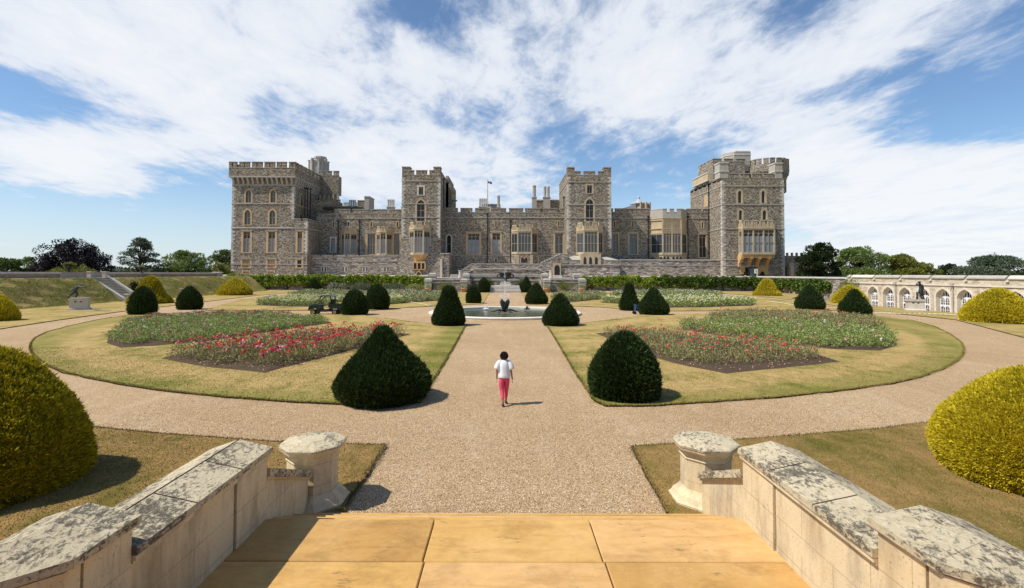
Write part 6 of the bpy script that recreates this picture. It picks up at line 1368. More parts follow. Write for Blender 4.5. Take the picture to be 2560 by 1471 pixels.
# wall face in the x = XO plane built between the openings
def xquad(m_, y0, y1, z0, z1, mat, x=XO): m_.add([(x,y1,z0),(x,y0,z0),(x,y0,z1),(x,y1,z1)], [(0,1,2,3)], mat)
edges = sorted([(y-hw_, y+hw_) for y in Ywin]); prev = yn
for a_, b_ in edges:
    if a_ > prev: xquad(wm, prev, a_, zb, za, PAL)
    prev = b_
xquad(wm, prev, yf, zb, za, PAL); xquad(wm, yn, yf, za, ZTop-.45, PAL); wm.box(XO+.9, XO+6, yn, yf, zb, ZTop-.5, PAL)
wm.build('wall_face', og)
for i, y in enumerate(Ywin):
    A = arch_pts(y, hw_, zs, za-zs, 8); n = len(A)//2; m_ = MB(); dp = .85
    # spandrels, reveal and arch ring
    m_.exx([(y-hw_,za)]+A[:n+1][::-1], XO-.001, XO+dp, PL); m_.exx([(y+hw_,za)]+A[n:][::-1], XO-.001, XO+dp, PL)
    for s_ in (-1,1): m_.box(XO+.001, XO+dp, y+s_*hw_-(.02 if s_ > 0 else -.0), y+s_*hw_+(.0 if s_ > 0 else .02), zb, zs, PL)
    for s_ in (-1,1): m_.box(XO-.03, XO+.0, y+s_*hw_-.22 if s_ < 0 else y+hw_, y-hw_ if s_ < 0 else y+hw_+.22, zb, zs, PL)
    Ao = arch_pts(y, hw_+.24, zs, za-zs+.30, 8); m_.exx(Ao[:n+1]+A[:n+1][::-1], XO-.03, XO-.0015, PL); m_.exx(A[n:][::-1][::-1]+Ao[n:][::-1], XO-.03, XO-.0015, PL)
    m_.build('arch_surround', og)
    g = MB(); xi = XO+.62; g.exx([(y-hw_+.02,zb)]+[(p[0]*.98+y*.02,p[1]-.03) for p in A]+[(y+hw_-.02,zb)], xi+.1, xi+.14, M['darkglass_shade']); g.build('pane', og)
    f_ = MB(); W_ = M['whitep']; lw = 2*(hw_-.03)/3
    for k in range(4): yy = y-hw_+.03+lw*k; top = zs+(za-zs)*(.02 if k in (0,3) else .78); f_.box(xi, xi+.1, yy-.05, yy+.05, zb, top, W_)
    for zz in (zs+.02, -.15): f_.box(xi-.01, xi+.1, y-hw_+.03, y+hw_-.03, zz-.08, zz+.08, W_)
    for k in range(3):
        yc = y-hw_+.03+lw*(k+.5); f_.box(xi+.03, xi+.1, yc-.025, yc+.025, zb, zs, W_)
        if k == 1: f_.box(xi+.03, xi+.1, yc-.035, yc+.035, zs, za-.06, W_)
        else:
            f_.box(xi+.03, xi+.1, yc-.035, yc+.035, zs, zs+(za-zs)*.62, W_)
        B = arch_pts(yc, lw/2-.05, zs-.42, .34, 4); q = len(B)//2
        f_.exx([(yc-lw/2,zs-.06)]+B[:q+1][::-1], xi+.01, xi+.1, W_); f_.exx([(yc+lw/2,zs-.06)]+B[q:][::-1], xi+.01, xi+.1, W_)
        B = arch_pts(yc, lw/2-.05, -.5, .26, 4); f_.exx([(yc-lw/2,-.2)]+B[:q+1][::-1], xi+.01, xi+.1, W_); f_.exx([(yc+lw/2,-.2)]+B[q:][::-1], xi+.01, xi+.1, W_)
        for zz in (.28, .6, -.8): f_.box(xi+.04, xi+.1, yc-lw/2, yc+lw/2, zz-.02, zz+.02, W_)
    f_.exx(A[:n+1]+[(p[0]+(y-p[0])*.10, p[1]-.13) for p in A[:n+1]][::-1], xi, xi+.1, W_); f_.exx(A[n:]+[(p[0]+(y-p[0])*.10, p[1]-.13) for p in A[n:]][::-1], xi, xi+.1, W_)
    f_.build('window_frame', og)
m_ = MB(); m_.box(XO-.14, XO-.002, yn, yf, 2.58, 2.78, PL); m_.build('string_course', og)
m_ = MB(); y = yn
while y < yf-.2:
    e = min(y+5.4, yf); m_.exy([(XO-.16,ZTop-.45),(XO+.9,ZTop-.45),(XO+.9,ZTop-.3),(XO+.5,ZTop),(XO+.25,ZTop),(XO-.16,ZTop-.3)], y+.15, e-.15, GREYL if int(y) % 3 else PL)
    m_.exy([(XO-.22,ZTop-.78),(XO-.003,ZTop-.78),(XO-.003,ZTop-.62),(XO-.22,ZTop-.66)], e-.25, e+.15, PL); y = e
m_.build('coping', og)
for y in (Ywin[1]-1.63, Ywin[4]-1.63, Ywin[8]-1.63): 
    m_ = MB(); m_.tube((XO-.12,y,-1),(XO-.12,y,2.6),.07,.07,M['limegrey'],6); m_.cbox(XO-.16,y,2.75,.3,.45,.35,M['limegrey']); m_.build('downpipe', og)
sheet('sunk_path', [(51.4,22),(60,22),(60,88),(51.4,88)], -1.35, M['gravel'])
# ================================================================ ROSE BEDS
def area(poly): return abs(sum(poly[i][0]*poly[(i+1)%len(poly)][1]-poly[(i+1)%len(poly)][0]*poly[i][1] for i in range(len(poly))))/2
def rose_bed(label, px, h, dens, size, leaf, blooms, bsize=.07, clump=.7, soil=True, stems=False, thin=1.0, shrink=.14, patch=None):
    poly = [tuple(G(x, y)[:2]) for x, y in px]; cx0 = sum(p[0] for p in poly)/len(poly); cy0 = sum(p[1] for p in poly)/len(poly); A = area(poly)
    th = thing('rose_bed', label, 'flower bed', (cx0, cy0, LZ), 'rose beds of the parterre')
    ar = sum(poly[i][0]*poly[(i+1)%len(poly)][1]-poly[(i+1)%len(poly)][0]*poly[i][1] for i in range(len(poly)))
    if ar < 0: poly = poly[::-1]
    m_ = MB(); dn = []
    for i in range(len(poly)):
        a, b = poly[i], poly[(i+1)%len(poly)]; k = max(1, int(math.dist(a,b)/.8))
        for j in range(k): t_ = j/k; dn.append((a[0]+(b[0]-a[0])*t_+random.uniform(-.04,.04), a[1]+(b[1]-a[1])*t_+random.uniform(-.04,.04)))
    inner = [(cx0+(p[0]-cx0)*.93, cy0+(p[1]-cy0)*.90) for p in dn]; n = len(dn)
    m_.add([(p[0],p[1],LZ+.004) for p in dn]+[(p[0],p[1],LZ+.09) for p in inner], [(i,(i+1)%n,n+(i+1)%n,n+i) for i in range(n)]+[tuple(range(n,2*n))], M['soil'])
    m_.build('soil', th)
    ip = [(cx0+(p[0]-cx0)*(1-shrink*.18), cy0+(p[1]-cy0)*(1-shrink*.45)) for p in poly]
    nc = max(8, int(A/(clump*clump)*1.2)); cen = sample_poly(ip, nc); ch = h*RNG.uniform(.65,1.12,nc); cr = clump*RNG.uniform(.6,.95,nc)
    n = int(A*dens); k = RNG.integers(0, nc, n); d = unit(RNG.normal(0,1,(n,3))); rr = RNG.uniform(.35,1,n)**.5
    P = np.stack([cen[k,0]+d[:,0]*cr[k]*rr, cen[k,1]+d[:,1]*cr[k]*rr, LZ+ch[k]*(.5+.5*d[:,2]*rr)], 1)
    D = d+np.array([0,0,.5]); q = leaves(P, D, size*RNG.uniform(.6,1.3,n), size*.62*RNG.uniform(.7,1.3,n), .5)
    tag(quads('rose_leaves', q, th, [leaf]), kind='stuff')
    if stems:
        ns_ = nc*9; k = RNG.integers(0, nc, ns_); P = np.stack([cen[k,0]+RNG.normal(0,.08,ns_), cen[k,1]+RNG.normal(0,.08,ns_), np.full(ns_,LZ+.05)],1)
        D = np.stack([RNG.normal(0,.35,ns_),RNG.normal(0,.35,ns_),np.ones(ns_)],1); q = leaves(P, D, ch[k]*RNG.uniform(.5,1.2,ns_), .022, .1); tag(quads('rose_stems', q, th, [M['rosedry']]), kind='stuff')
    V = []; mi = []; mats = [M[b[0]] for b in blooms]
    for bi, (mat, per, up_) in enumerate(blooms):
        nb = int(A*per)
        if nb < 1: continue
        k = RNG.integers(0, nc, nb); P = np.stack([cen[k,0]+RNG.normal(0,.5,nb)*cr[k], cen[k,1]+RNG.normal(0,.5,nb)*cr[k], LZ+ch[k]*RNG.uniform(.78,1.0,nb)*up_], 1)
        # each truss carries a few flowers
        kk = RNG.integers(1, 4, nb); P = np.repeat(P, kk, 0); P += RNG.normal(0, bsize*.9, P.shape)*np.array([1,1,.5]); np_ = len(P)
        Pn = np.repeat(P, 9, 0); Dn = unit(RNG.normal(0,1,Pn.shape)); Dn[:,2] = np.abs(Dn[:,2])*.8; s_ = bsize*RNG.uniform(.7,1.15,len(Pn))
        V.append(leaves(Pn, Dn, s_, s_*1.1, .2)); mi.append(np.full(len(Pn), bi))
    if V: tag(quads('rose_blooms', np.concatenate(V), th, mats, np.concatenate(mi)), kind='stuff')
    if stems:
        nf = int(A*14); Pf = sample_poly(dn, nf); P3 = np.concatenate([Pf, np.full((nf,1), LZ+.06)+RNG.uniform(0,.05,(nf,1))], 1); tag(quads('fallen_petals', leaves(P3, np.tile([.6,.3,.25],(nf,1)), .06, .05, .8), th, [M['bpink'], M['rosedry']], RNG.integers(0,2,nf)), kind='stuff')
    return poly
rose_bed('big rose bed with green leaves and scattered pale pink blooms, left of the path', [(265,860),(300,872),(385,868),(520,856),(690,830),(832,809),(815,805),(700,800),(560,801),(430,806),(330,815),(275,838)], .62, 430, .095, M['rose'], [('bpink',.9,1.02),('bwhite',.35,1.0),('bmagenta',.12,1.03)], .07)
rose_bed('narrow rose bed with deep pink blooms at the back of the left lawn', [(300,818),(330,815),(430,806),(560,801),(690,800),(730,798),(715,793),(640,790),(480,794),(350,803)], .6, 330, .10, M['rosedry'], [('bmagenta',1.0,1.05),('bpink',.8,1.0)], .08)
rose_bed('long pointed bed full of red and coral roses beside the bell-shaped yew', [(402,900),(520,922),(661,936),(760,910),(890,876),(1028,838),(960,832),(880,838),(740,848),(600,864),(470,884)], .75, 300, .085, M['rosedry'], [('bcoral',2.2,1.12),('bred',.5,1.12),('bmagenta',.6,1.08),('bpink',.7,1.05)], .085, .6, stems=True)
rose_bed('pointed bed of sparse bright red roses on dark soil behind the dome-shaped yew', [(1490,836),(1620,893),(1720,920),(1817,938),(1950,925),(2100,908),(2030,885),(1900,866),(1780,852),(1660,838),(1560,830)], .68, 230, .08, M['rosedry'], [('bcoral',.6,1.12),('borange',.25,1.1),('bmagenta',.12,1.05)], .075, .6, stems=True, shrink=.38)
rose_bed('big green rose bed with few pale pink blooms, right of the path', [(1700,826),(1830,846),(1950,863),(2080,876),(2200,880),(2243,866),(2225,846),(2130,828),(2000,818),(1850,812),(1720,812)], .72, 430, .095, M['rose'], [('bpink',.5,1.02),('bwhite',.25,1.0),('bmagenta',.05,1.03)], .07)
rose_bed('faded rose bed with rare dark red blooms at the back of the right lawn', [(1772,812),(1850,812),(2000,818),(2130,828),(2218,832),(2195,812),(2120,800),(2000,792),(1860,790),(1775,796)], .8, 330, .10, M['rosedry'], [('bred',.12,1.12),('bpink',.15,1.0)], .08)
rose_bed('pale yellow and white rose bed behind the utility vehicle', [(638,764),(700,768),(850,769),(960,764),(1026,758),(1005,750),(900,752),(760,751),(660,756)], .9, 130, .16, M['rose'], [('byellow',3.4,1.05),('bwhite',1.6,1.05)], .10, .9)
rose_bed('dull green rose bed behind the pale yellow one on the left', [(718,744),(800,746),(900,745),(925,738),(860,735),(760,736)], .95, 90, .2, M['farrose'], [('bwhite',.5,1.0),('bpink',.3,1.0)], .10, 1.0)
rose_bed('far left rose bed running behind the two yews toward the pool', [(935,748),(1010,757),(1025,758),(1100,753),(1130,748),(1105,738),(1010,734),(930,737)], .95, 100, .19, M['farrose'], [('bwhite',1.0,1.0),('bpink',.5,1.0)], .10, 1.0)
rose_bed('low pinkish green rose bed right of the pool behind the pear-shaped yew', [(1376,752),(1430,757),(1500,750),(1520,742),(1470,737),(1400,741)], .95, 110, .19, M['farrose'], [('bpink',.7,1.0),('bwhite',.3,1.0)], .10, 1.0)
rose_bed('white and cream rose bed right of the blue trolley', [(1500,758),(1560,762),(1660,771),(1760,770),(1880,766),(1890,759),(1800,752),(1660,752),(1520,751)], .9, 130, .16, M['rose'], [('byellow',2.4,1.05),('bwhite',1.4,1.05)], .10, .9)
rose_bed('dull olive rose bed nearest the right row of climbing shrubs', [(1520,744),(1640,747),(1740,747),(1810,743),(1790,737),(1660,734),(1540,736)], .95, 90, .2, M['farrose'], [('bwhite',.6,1.0)], .10, 1.0)
# ================================================================ SHRUBS
def leafmass(name, parent, cen, rad, n, size, mat, asp=.6, up_=.3, zmin=.02):
    cen = np.array(cen, float); rad = np.array(rad, float); k = RNG.integers(0, len(cen), n); d = unit(RNG.normal(0,1,(n,3))); rr = RNG.uniform(.55,1.02,n)[:,None]
    P = cen[k]+d*rad[k]*rr; P[:,2] = np.maximum(P[:,2], zmin)
    return quads(name, leaves(P, d+np.array([0,0,up_]), size*RNG.uniform(.6,1.3,n), size*asp*RNG.uniform(.7,1.3,n), .5), parent, [mat])
ORD = ['first','second','third','fourth','fifth','sixth','seventh','eighth','ninth','tenth','eleventh','twelfth','thirteenth','fourteenth','fifteenth','sixteenth']
def climber(label, x, y, w, h, mat, axis='x', n=2600, group=''):
    th = thing('climbing_shrub', label, 'climbing shrub', (x,y,0), group)
    cen = []; rad = []
    for i in range(34):
        a = random.uniform(-.52,.52)*w; z = random.uniform(.25,1)**.8*h; r_ = random.uniform(.32,.66); o = random.uniform(.25,1.0)
        if z+r_ > h+.15: z = h+.15-r_
        cen.append((x+a,y-o,z) if axis == 'x' else (x-o,y+a,z)); rad.append((r_,r_*.8,r_*.8) if axis == 'x' else (r_*.8,r_,r_*.8))
    leafmass('foliage', th, cen, rad, n, .34, mat, .75)
    m_ = MB()
    for i in range(3):
        a = random.uniform(-.3,.3)*w; p0 = (x+a*.3,y-.35,0) if axis == 'x' else (x-.35,y+a*.3,0); p1 = (x+a,y-.25,h*.7) if axis == 'x' else (x-.25,y+a,h*.7); m_.tube(p0,p1,.09,.04,M['bark'],5)
    m_.build('stem', th)
xl0, xl1 = PY(556,700,120)[0], PY(1062,700,120)[0]; nL = 11
for i in range(nL):
    w = (xl1-xl0)/nL; x = xl0+w*(i+.5); climber('%s climbing shrub from the left end of the left retaining wall' % ORD[i], x, 120, w*1.0, 3.62+random.uniform(-.2,.15), M['ivy'], group='climbing shrubs trained on the left retaining wall')
xr0, xr1 = PY(1450,700,120)[0], 59.3; nR = 9
for i in range(nR):
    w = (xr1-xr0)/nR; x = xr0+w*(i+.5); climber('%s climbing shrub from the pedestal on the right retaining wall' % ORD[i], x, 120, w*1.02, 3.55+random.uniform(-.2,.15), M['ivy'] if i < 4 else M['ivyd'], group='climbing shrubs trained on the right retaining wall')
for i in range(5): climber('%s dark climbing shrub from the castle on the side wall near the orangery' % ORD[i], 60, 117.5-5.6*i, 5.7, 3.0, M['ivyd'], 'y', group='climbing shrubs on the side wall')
def shrub(label, x0, x1, top, base, mat, n=1500, size=.2, Y=None, name='garden_shrub', flowers=None, group='border shrubs', cat='shrub', asp=.6):
    g = G((x0+x1)/2, base); Y = Y or g.y; X = PY((x0+x1)/2, base, Y)[0]; w = PY(x1,base,Y)[0]-PY(x0,base,Y)[0]; h = PY(x0,top,Y)[1]
    th = thing(name, label, cat, (X,Y,0), group); cen = []; rad = []
    for i in range(16):
        a = random.uniform(-.38,.38); z = h*random.uniform(.3,.78)*(1-abs(a)*.5); r_ = min(w*.22, h*.33); cen.append((X+a*w, Y+random.uniform(-.3,.3)*min(w,3)*.6, z)); rad.append((r_*1.1,r_,min(r_*.9,h-z)))
    leafmass('foliage', th, cen, rad, n, size, mat, asp)
    m_ = MB()
    for i in range(4): m_.tube((X+random.uniform(-.2,.2)*w*.3,Y,0),(X+random.uniform(-.3,.3)*w,Y,h*.55),.05,.02,M['bark'],5)
    m_.build('stem', th)
    if flowers: leafmass('blooms', th, cen, [(r[0]*1.03,r[1]*1.03,r[2]*1.03) for r in rad], flowers[1], .16, M[flowers[0]], .9)['kind'] = 'stuff'
shrub('white-flowered grey shrub behind the far left rose beds', 818, 870, 706, 727, M['grey'], 1800, .2, None, flowers=('bwhite',240))
shrub('grey-green shrub left of the yew pair behind the vehicle', 868, 925, 706, 727, M['grey'], 1800)
shrub('grey-green shrub right of the yew pair behind the vehicle', 955, 1012, 707, 728, M['grey'], 1800)
shrub('leafy green shrub next to the outer left forecourt pier', 1008, 1062, 707, 728, M['rose'], 1800)
shrub('dark rounded shrub inside the left forecourt', 1094, 1137, 702, 728, M['tolive'], 1700, .18, 106.5)
shrub('dark rounded shrub inside the right forecourt', 1388, 1433, 702, 728, M['tolive'], 1700, .18, 106.5)
shrub('round green bush behind the farthest left yew', 1203, 1233, 689, 722, M['tgreen'], 1700, .2, 111)
shrub('round green bush behind the farthest right yew', 1291, 1315, 691, 721, M['tgreen'], 1700, .2, 111)
shrub('leafy bush right of the outer right forecourt pier', 1462, 1505, 704, 727, M['rose'], 1600)
shrub('grey shrub left of the slender pointed yew', 1503, 1556, 707, 726, M['grey'], 1600)
shrub('white-flowered shrub left of the pale bed', 1553, 1608, 707, 727, M['grey'], 1600, .2, None, flowers=('bwhite',200))
shrub('white-flowered shrub right of the pear-shaped yew pair', 1600, 1660, 706, 726, M['grey'], 1600, .2, None, flowers=('bwhite',260))
shrub('plain green shrub left of the small right cone yew', 1660, 1706, 708, 727, M['rose'], 1500)
shrub('brownish bush at the corner where the arched range begins', 2100, 2172, 694, 742, M['tolive'], 3000, .2, 86)
shrub('dark bush in front of the recess wall by the bank stairs', 322, 348, 697, 722, M['tdark'], 1200, .2, 74)
# ================================================================ TREES
def tree(label, x0, x1, top, D, mat, n, size, base=2.0, shape='round', clumps=60, trunk=.28, group='trees beyond the walls', asp=.6, low=.12):
    xm = (x0+x1)/2; X, Zt_ = PY(xm, top, D); w = PY(x1,670,D)[0]-PY(x0,670,D)[0]; H = Zt_-base
    nm = {'cedar':'cedar_tree','airy':'conifer_tree','bush':'wild_bush'}.get(shape, 'broadleaf_tree')
    th = thing(nm, label, 'tree' if shape != 'bush' else 'bush', (X,D,base), group); cen = []; rad = []
    for i in range(clumps):
        a = random.uniform(0,2*math.pi); u = random.uniform(0,1); 
        if shape == 'cone' or shape == 'airy': zz = low+(1-low)*random.random()**1.1; r0 = (1-zz)**.55*.5*w; 
        elif shape == 'cedar': zz = random.choice([.3,.45,.6,.75,.86,.95]); r0 = math.sqrt(max(.02,1-((zz-.35)/.66)**2))*.5*w
        else: zz = low+(1-low)*random.random(); r0 = math.sqrt(max(.03, 1-abs((zz-.42)/.60)**2.4))*.5*w
        rr = r0*math.sqrt(u)*.92; s_ = w*random.uniform(.07,.15)*(.9 if shape != 'airy' else .55)
        zc_ = base+H*zz-s_*.6
        cen.append((X+rr*math.cos(a), D+rr*math.sin(a), max(zc_, base+.3))); rad.append((s_,s_,s_*(.8 if shape not in ('cedar','airy') else .28)))
    cen.append((X,D,base+H-w*.06)); rad.append((w*.07,w*.07,w*.06))
    leafmass('crown', th, cen, rad, n, size, mat, asp, .3, base-1)
    m_ = MB(); m_.tube((X,D,base-3),(X,D,base+H*.55),w*.022+.15,w*.012+.06,M['bark'],8)
    for i in range(0, len(cen), 3): c_ = cen[i]; zz = min(c_[2]-.2, base+H*random.uniform(.15,.6)); m_.tube((X,D,zz),c_,w*.008+.05,.04,M['bark'],5)
    m_.build('trunk', th)
tree('wide dark copper-leaved tree beyond the left wall', 100, 258, 599, 112, M['copper'], 26000, .42, 1.5, 'round', 110, low=0)
tree('airy grey-green conifer with upswept branches beyond the bank stairs', 284, 418, 594, 118, M['cedar'], 9500, .5, 1.5, 'airy', 120, asp=.35, low=.02)
tree('rounded light green tree between the conifer and the castle', 411, 522, 628, 125, M['tlight'], 17000, .42, 1.5, 'round', 90, low=0)
tree('green tree partly hidden by the left castle tower', 522, 612, 626, 150, M['tgreen'], 10000, .5, 1.5, 'round', 60, low=0)
tree('pale bush between the rounded tree and the left tower', 518, 580, 661, 128, M['tolive'], 5000, .4, 1.5, 'bush', 40, low=0)
tree('loose green tree at the left edge of the photo', -30, 60, 647, 128, M['tgreen'], 9000, .45, 1.5, 'round', 60, low=0)
tree('green tree between the left edge and the copper tree', 40, 112, 645, 134, M['tlight'], 8000, .45, 1.5, 'round', 60, low=0)
tree('low brownish bush in front of the copper tree', 136, 228, 659, 98, M['tolive'], 7000, .35, 1.5, 'bush', 50, low=0)
tree('low dark trees between copper tree and conifer', 250, 300, 666, 200, M['tdark'], 2500, .6, 1.5, 'bush', 30, low=0)
tree('low green bush under the airy conifer', 290, 420, 668, 160, M['tgreen'], 5000, .5, 1.5, 'bush', 40, low=0)
tree('tall dark tree next to the end wall of the right tower', 2005, 2098, 609, 118, M['tdark'], 17000, .42, 2.5, 'round', 80, low=0)
tree('dark low tree leaning over the end wall at the right tower', 1990, 2060, 630, 126, M['tdark'], 8000, .42, 2.5, 'round', 50, low=0)
tree('bright green tree right of the dark one by the right tower', 2082, 2212, 618, 124, M['tlight'], 19000, .42, 2.5, 'round', 90, low=0)
tree('olive green tree standing above the arched range', 2190, 2300, 638, 120, M['tolive'], 13000, .42, 2.5, 'round', 70, low=0)
tree('low yellowish tree ending the clump above the arched range', 2270, 2345, 658, 118, M['tolive'], 7000, .4, 2.5, 'round', 50, low=0)
tree('small dark isolated tree beyond the arched range', 2346, 2398, 661, 150, M['tdark'], 4500, .45, 2.5, 'round', 40, low=0)
tree('spreading layered cedar at the right edge of the photo', 2398, 2566, 634, 125, M['cedar'], 17000, .42, 2.5, 'cedar', 150, low=0)
tree('low tree cut by the right edge beside the cedar', 2540, 2630, 668, 120, M['tolive'], 5000, .42, 2.5, 'round', 40, low=0)
# ================================================================ FOUNTAIN
fx, fy = G(1262,789)[0], CC[1]; th = thing('fountain', 'round stone pool with a dark lotus fountain in the middle of the garden', 'fountain', (fx,fy,0))
m_ = MB(); R0 = 7.7
prof = [(R0,-.05),(R0,.10),(R0+.05,.12),(R0+.05,.18),(R0-.03,.22),(R0-.55,.22),(R0-.62,.19),(R0-.6,-.25)]; n = 72; v = []; f = []
for r_, z in prof:
    for i in range(n): a = 2*math.pi*i/n; v.append((fx+r_*math.cos(a), fy+r_*math.sin(a), z))
for k in range(len(prof)-1):
    for i in range(n): f.append((k*n+i,k*n+(i+1)%n,(k+1)*n+(i+1)%n,(k+1)*n+i))
m_.add(v, f, plainstone('pale_pool_rim', (.66,.60,.50), (.78,.73,.64), 1.5, (.45,.40,.32), .3)); m_.build('rim', th)
m_ = MB(); m_.prism(oct_(fx,fy,R0-.605,0,72), -.04, .05, M['water']); m_.build('water', th)
m_ = MB(); zb_ = .14
def petal(m_, ang, r0, h, w, tilt, curl, mat, nseg=7):
    ca, sa = math.cos(ang), math.sin(ang); L = []
    for j in range(nseg+1):
        t_ = j/nseg; out = r0+tilt*math.sin(t_*math.pi*.55)*1.0+curl*t_**3; z = zb_+h*t_; ww = w*math.sin(math.pi*(.12+.86*t_))**.7*(1-.25*t_)
        for s_ in (-1,-.5,0,.5,1):
            o = out-.10*(abs(s_)**2)*w*2; L.append((fx+ca*o-sa*s_*ww/2, fy+sa*o+ca*s_*ww/2, z))
    f = []
    for j in range(nseg):
        for i in range(4): k = j*5+i; f.append((k,k+1,k+6,k+5))
    b = len(L); th_ = .035; L2 = [(x-ca*th_,y-sa*th_,z) for x,y,z in L]; f2 = [tuple(q+b for q in reversed(ff)) for ff in f]
    rim_ = [0,1,2,3,4]+[4+5*j for j in range(1,nseg+1)]+[nseg*5+i for i in (3,2,1,0)]+[5*j for j in range(nseg-1,0,-1)]
    f3 = [(rim_[(i+1)%len(rim_)],rim_[i],rim_[i]+b,rim_[(i+1)%len(rim_)]+b) for i in range(len(rim_))]
    m_.add(L+L2, f+f2+f3, mat)
for i in range(8):
    m_ = MB(); petal(m_, 2*math.pi*i/8+.2, .12, 1.35 if i % 2 else 1.15, .42, .36, .06, M['bronze']); m_.build('petal', th, True)
for i in range(6):
    m_ = MB(); a = 2*math.pi*i/6+.05; pts = [(fx+math.cos(a)*r_, fy+math.sin(a)*r_, .12+z) for r_, z in ((.15,.12),(.45,.26),(.8,.20),(1.15,.08),(1.5,.10))]; m_.path(pts, [.10,.09,.08,.06,.02], M['bronze'], 6); m_.build('leaf_tendril', th, True)
m_ = MB(); 
def drop(m_, c_, r_, mat):
    v = [(c_[0]+r_,c_[1],c_[2]),(c_[0]-r_,c_[1],c_[2]),(c_[0],c_[1]+r_,c_[2]),(c_[0],c_[1]-r_,c_[2]),(c_[0],c_[1],c_[2]+r_*1.6),(c_[0],c_[1],c_[2]-r_*1.6)]
    m_.add(v, [(0,2,4),(2,1,4),(1,3,4),(3,0,4),(2,0,5),(1,2,5),(3,1,5),(0,3,5)], mat)
for i in range(170):
    t_ = random.random(); z = 1.2+3.3*t_; s_ = .04+.05*(t_ < .45)*random.random()+.05*(t_ > .9); drop(m_, (fx+random.gauss(0,s_), fy+random.gauss(0,s_), z), random.uniform(.010,.026), M['spray'])
for i in range(8):
    a = 2*math.pi*i/8+.2
    for k in range(22):
        t_ = random.random(); drop(m_, (fx+math.cos(a)*(.35+.25*t_)+random.gauss(0,.03), fy+math.sin(a)*(.35+.25*t_)+random.gauss(0,.03), 1.35+.55*math.sin(t_*2.6)), random.uniform(.012,.03), M['spray'])
tag(m_.build('water_spray', th), kind='stuff')
for lab, px_ in (('small white float on the pool left of the lotus', 1215),('small dark nozzle on the pool right of the lotus', 1317.5)):
    X_, _ = PY(px_, 776, 55.5); th = thing('pool_nozzle', lab, 'nozzle', (X_,55.5,.12)); mt_ = M['whitep'] if px_ < 1250 else M['bronze']
    m_ = MB(); m_.lathe([(.32,0),(.34,.08),(.12,.14),(.1,.3)], X_, 55.5, .12, mt_, 10); m_.build('float', th)
    m_ = MB(); [m_.tube((X_+.3*math.cos(a),55.5+.3*math.sin(a),.2),(X_,55.5,.55),.025,.02,mt_,5) for a in (0,2.1,4.2)]; m_.build('spout', th)
# ================================================================ FLOWER POTS
for lab, (zx, zy) in (('terracotta pot of flowers before the inner left forecourt pier',(608,425)),('terracotta pot of flowers before the inner right forecourt pier',(1850,425)),('terracotta pot before the outer left forecourt pier',(70,400)),('terracotta pot before the outer right forecourt pier',(2385,400))):
    X_, _ = PY(*r6(zx,zy), 106.6); th = thing('flower_pot', lab, 'flower pot', (X_,106.6,0)); m_ = MB(); m_.lathe([(.45,0),(.62,.75),(.72,.8),(.72,.95),(.6,.95)], X_, 106.6, 0, M['terracotta'], 14); m_.build('pot', th, True); leafmass('plant', th, [(X_,106.6,1.25)], [(.65,.65,.4)], 260, .2, M['rose'])
# ================================================================ SKINNED FIGURES
def skin_mesh(name, verts, edges, radii, mat, parent, sub=2, roots=(0,)):
    me = bpy.data.meshes.new(name+'_frame'); me.from_pydata(verts, edges, []); o = bpy.data.objects.new(name+'_frame', me); C.objects.link(o)
    o.modifiers.new('s','SKIN'); 
    for i, r_ in enumerate(radii):
        sv = me.skin_vertices[0].data[i]; sv.radius = (r_, r_) if not isinstance(r_, tuple) else r_; sv.use_root = i in roots
    m2 = o.modifiers.new('u','SUBSURF'); m2.levels = sub; m2.render_levels = sub
    dg = bpy.context.evaluated_depsgraph_get(); nm = bpy.data.meshes.new_from_object(o.evaluated_get(dg)); bpy.data.objects.remove(o); bpy.data.meshes.remove(me)
    o0 = ORI.get(parent.name, Vector((0,0,0))); nm.name = name; nm.transform(Matrix.Translation(-o0)); nm.materials.clear()
    for p in nm.polygons: p.use_smooth = True
    return link(name, nm, parent, [mat])
def loft(m_, rings, mat, n=20, fold=0):
    v = []; f = []
    for (c_, ax, rx, ry) in rings:
        ax = Vector(ax).normalized(); p = Vector((1,0,0)); p = (p-ax*p.dot(ax)).normalized(); q = ax.cross(p)
        for i in range(n):
            a = 2*math.pi*i/n; k = 1+fold*math.sin(a*7+len(v)*.02); v.append(Vector(c_)+p*math.cos(a)*rx*k+q*math.sin(a)*ry*k)
    for k in range(len(rings)-1):
        for i in range(n): f.append((k*n+i,k*n+(i+1)%n,(k+1)*n+(i+1)%n,(k+1)*n+i))
    f.append(tuple(range(n-1,-1,-1))); f.append(tuple((len(rings)-1)*n+i for i in range(n))); m_.add(v, f, mat)
def hand(V, E, Rd, roots, w, d, side, sc=1.0):
    """palm root at w, fingers along d"""
    d = Vector(d).normalized(); s_ = Vector(side).normalized()
    for i, (o, L) in enumerate(((-.026,.062),(-.009,.074),(.009,.078),(.026,.068))):
        b = len(V); p0 = Vector(w)+d*.05*sc+s_*o*sc; V += [p0, p0+d*L*.5*sc, p0+(d+Vector((0,.25,0))).normalized()*L*sc]; E += [(b,b+1),(b+1,b+2)]; Rd += [.011*sc,.0095*sc,.008*sc]; roots.append(b)
    b = len(V); p0 = Vector(w)+d*.02*sc-s_*.025*sc; V += [p0, p0+(d-s_*.7).normalized()*.035*sc, p0+(d*1.2-s_*.6).normalized()*.062*sc]; E += [(b,b+1),(b+1,b+2)]; Rd += [.012*sc,.011*sc,.009*sc]; roots.append(b)
pg = G(1260, 1014); px0, py0 = pg.x, pg.y
P_ = lambda x, y, z: (px0+x, py0+y, z)
per = thing('person', 'person with curly dark hair, white blouse and pink trousers walking away on the gravel path', 'person', (px0,py0,0))
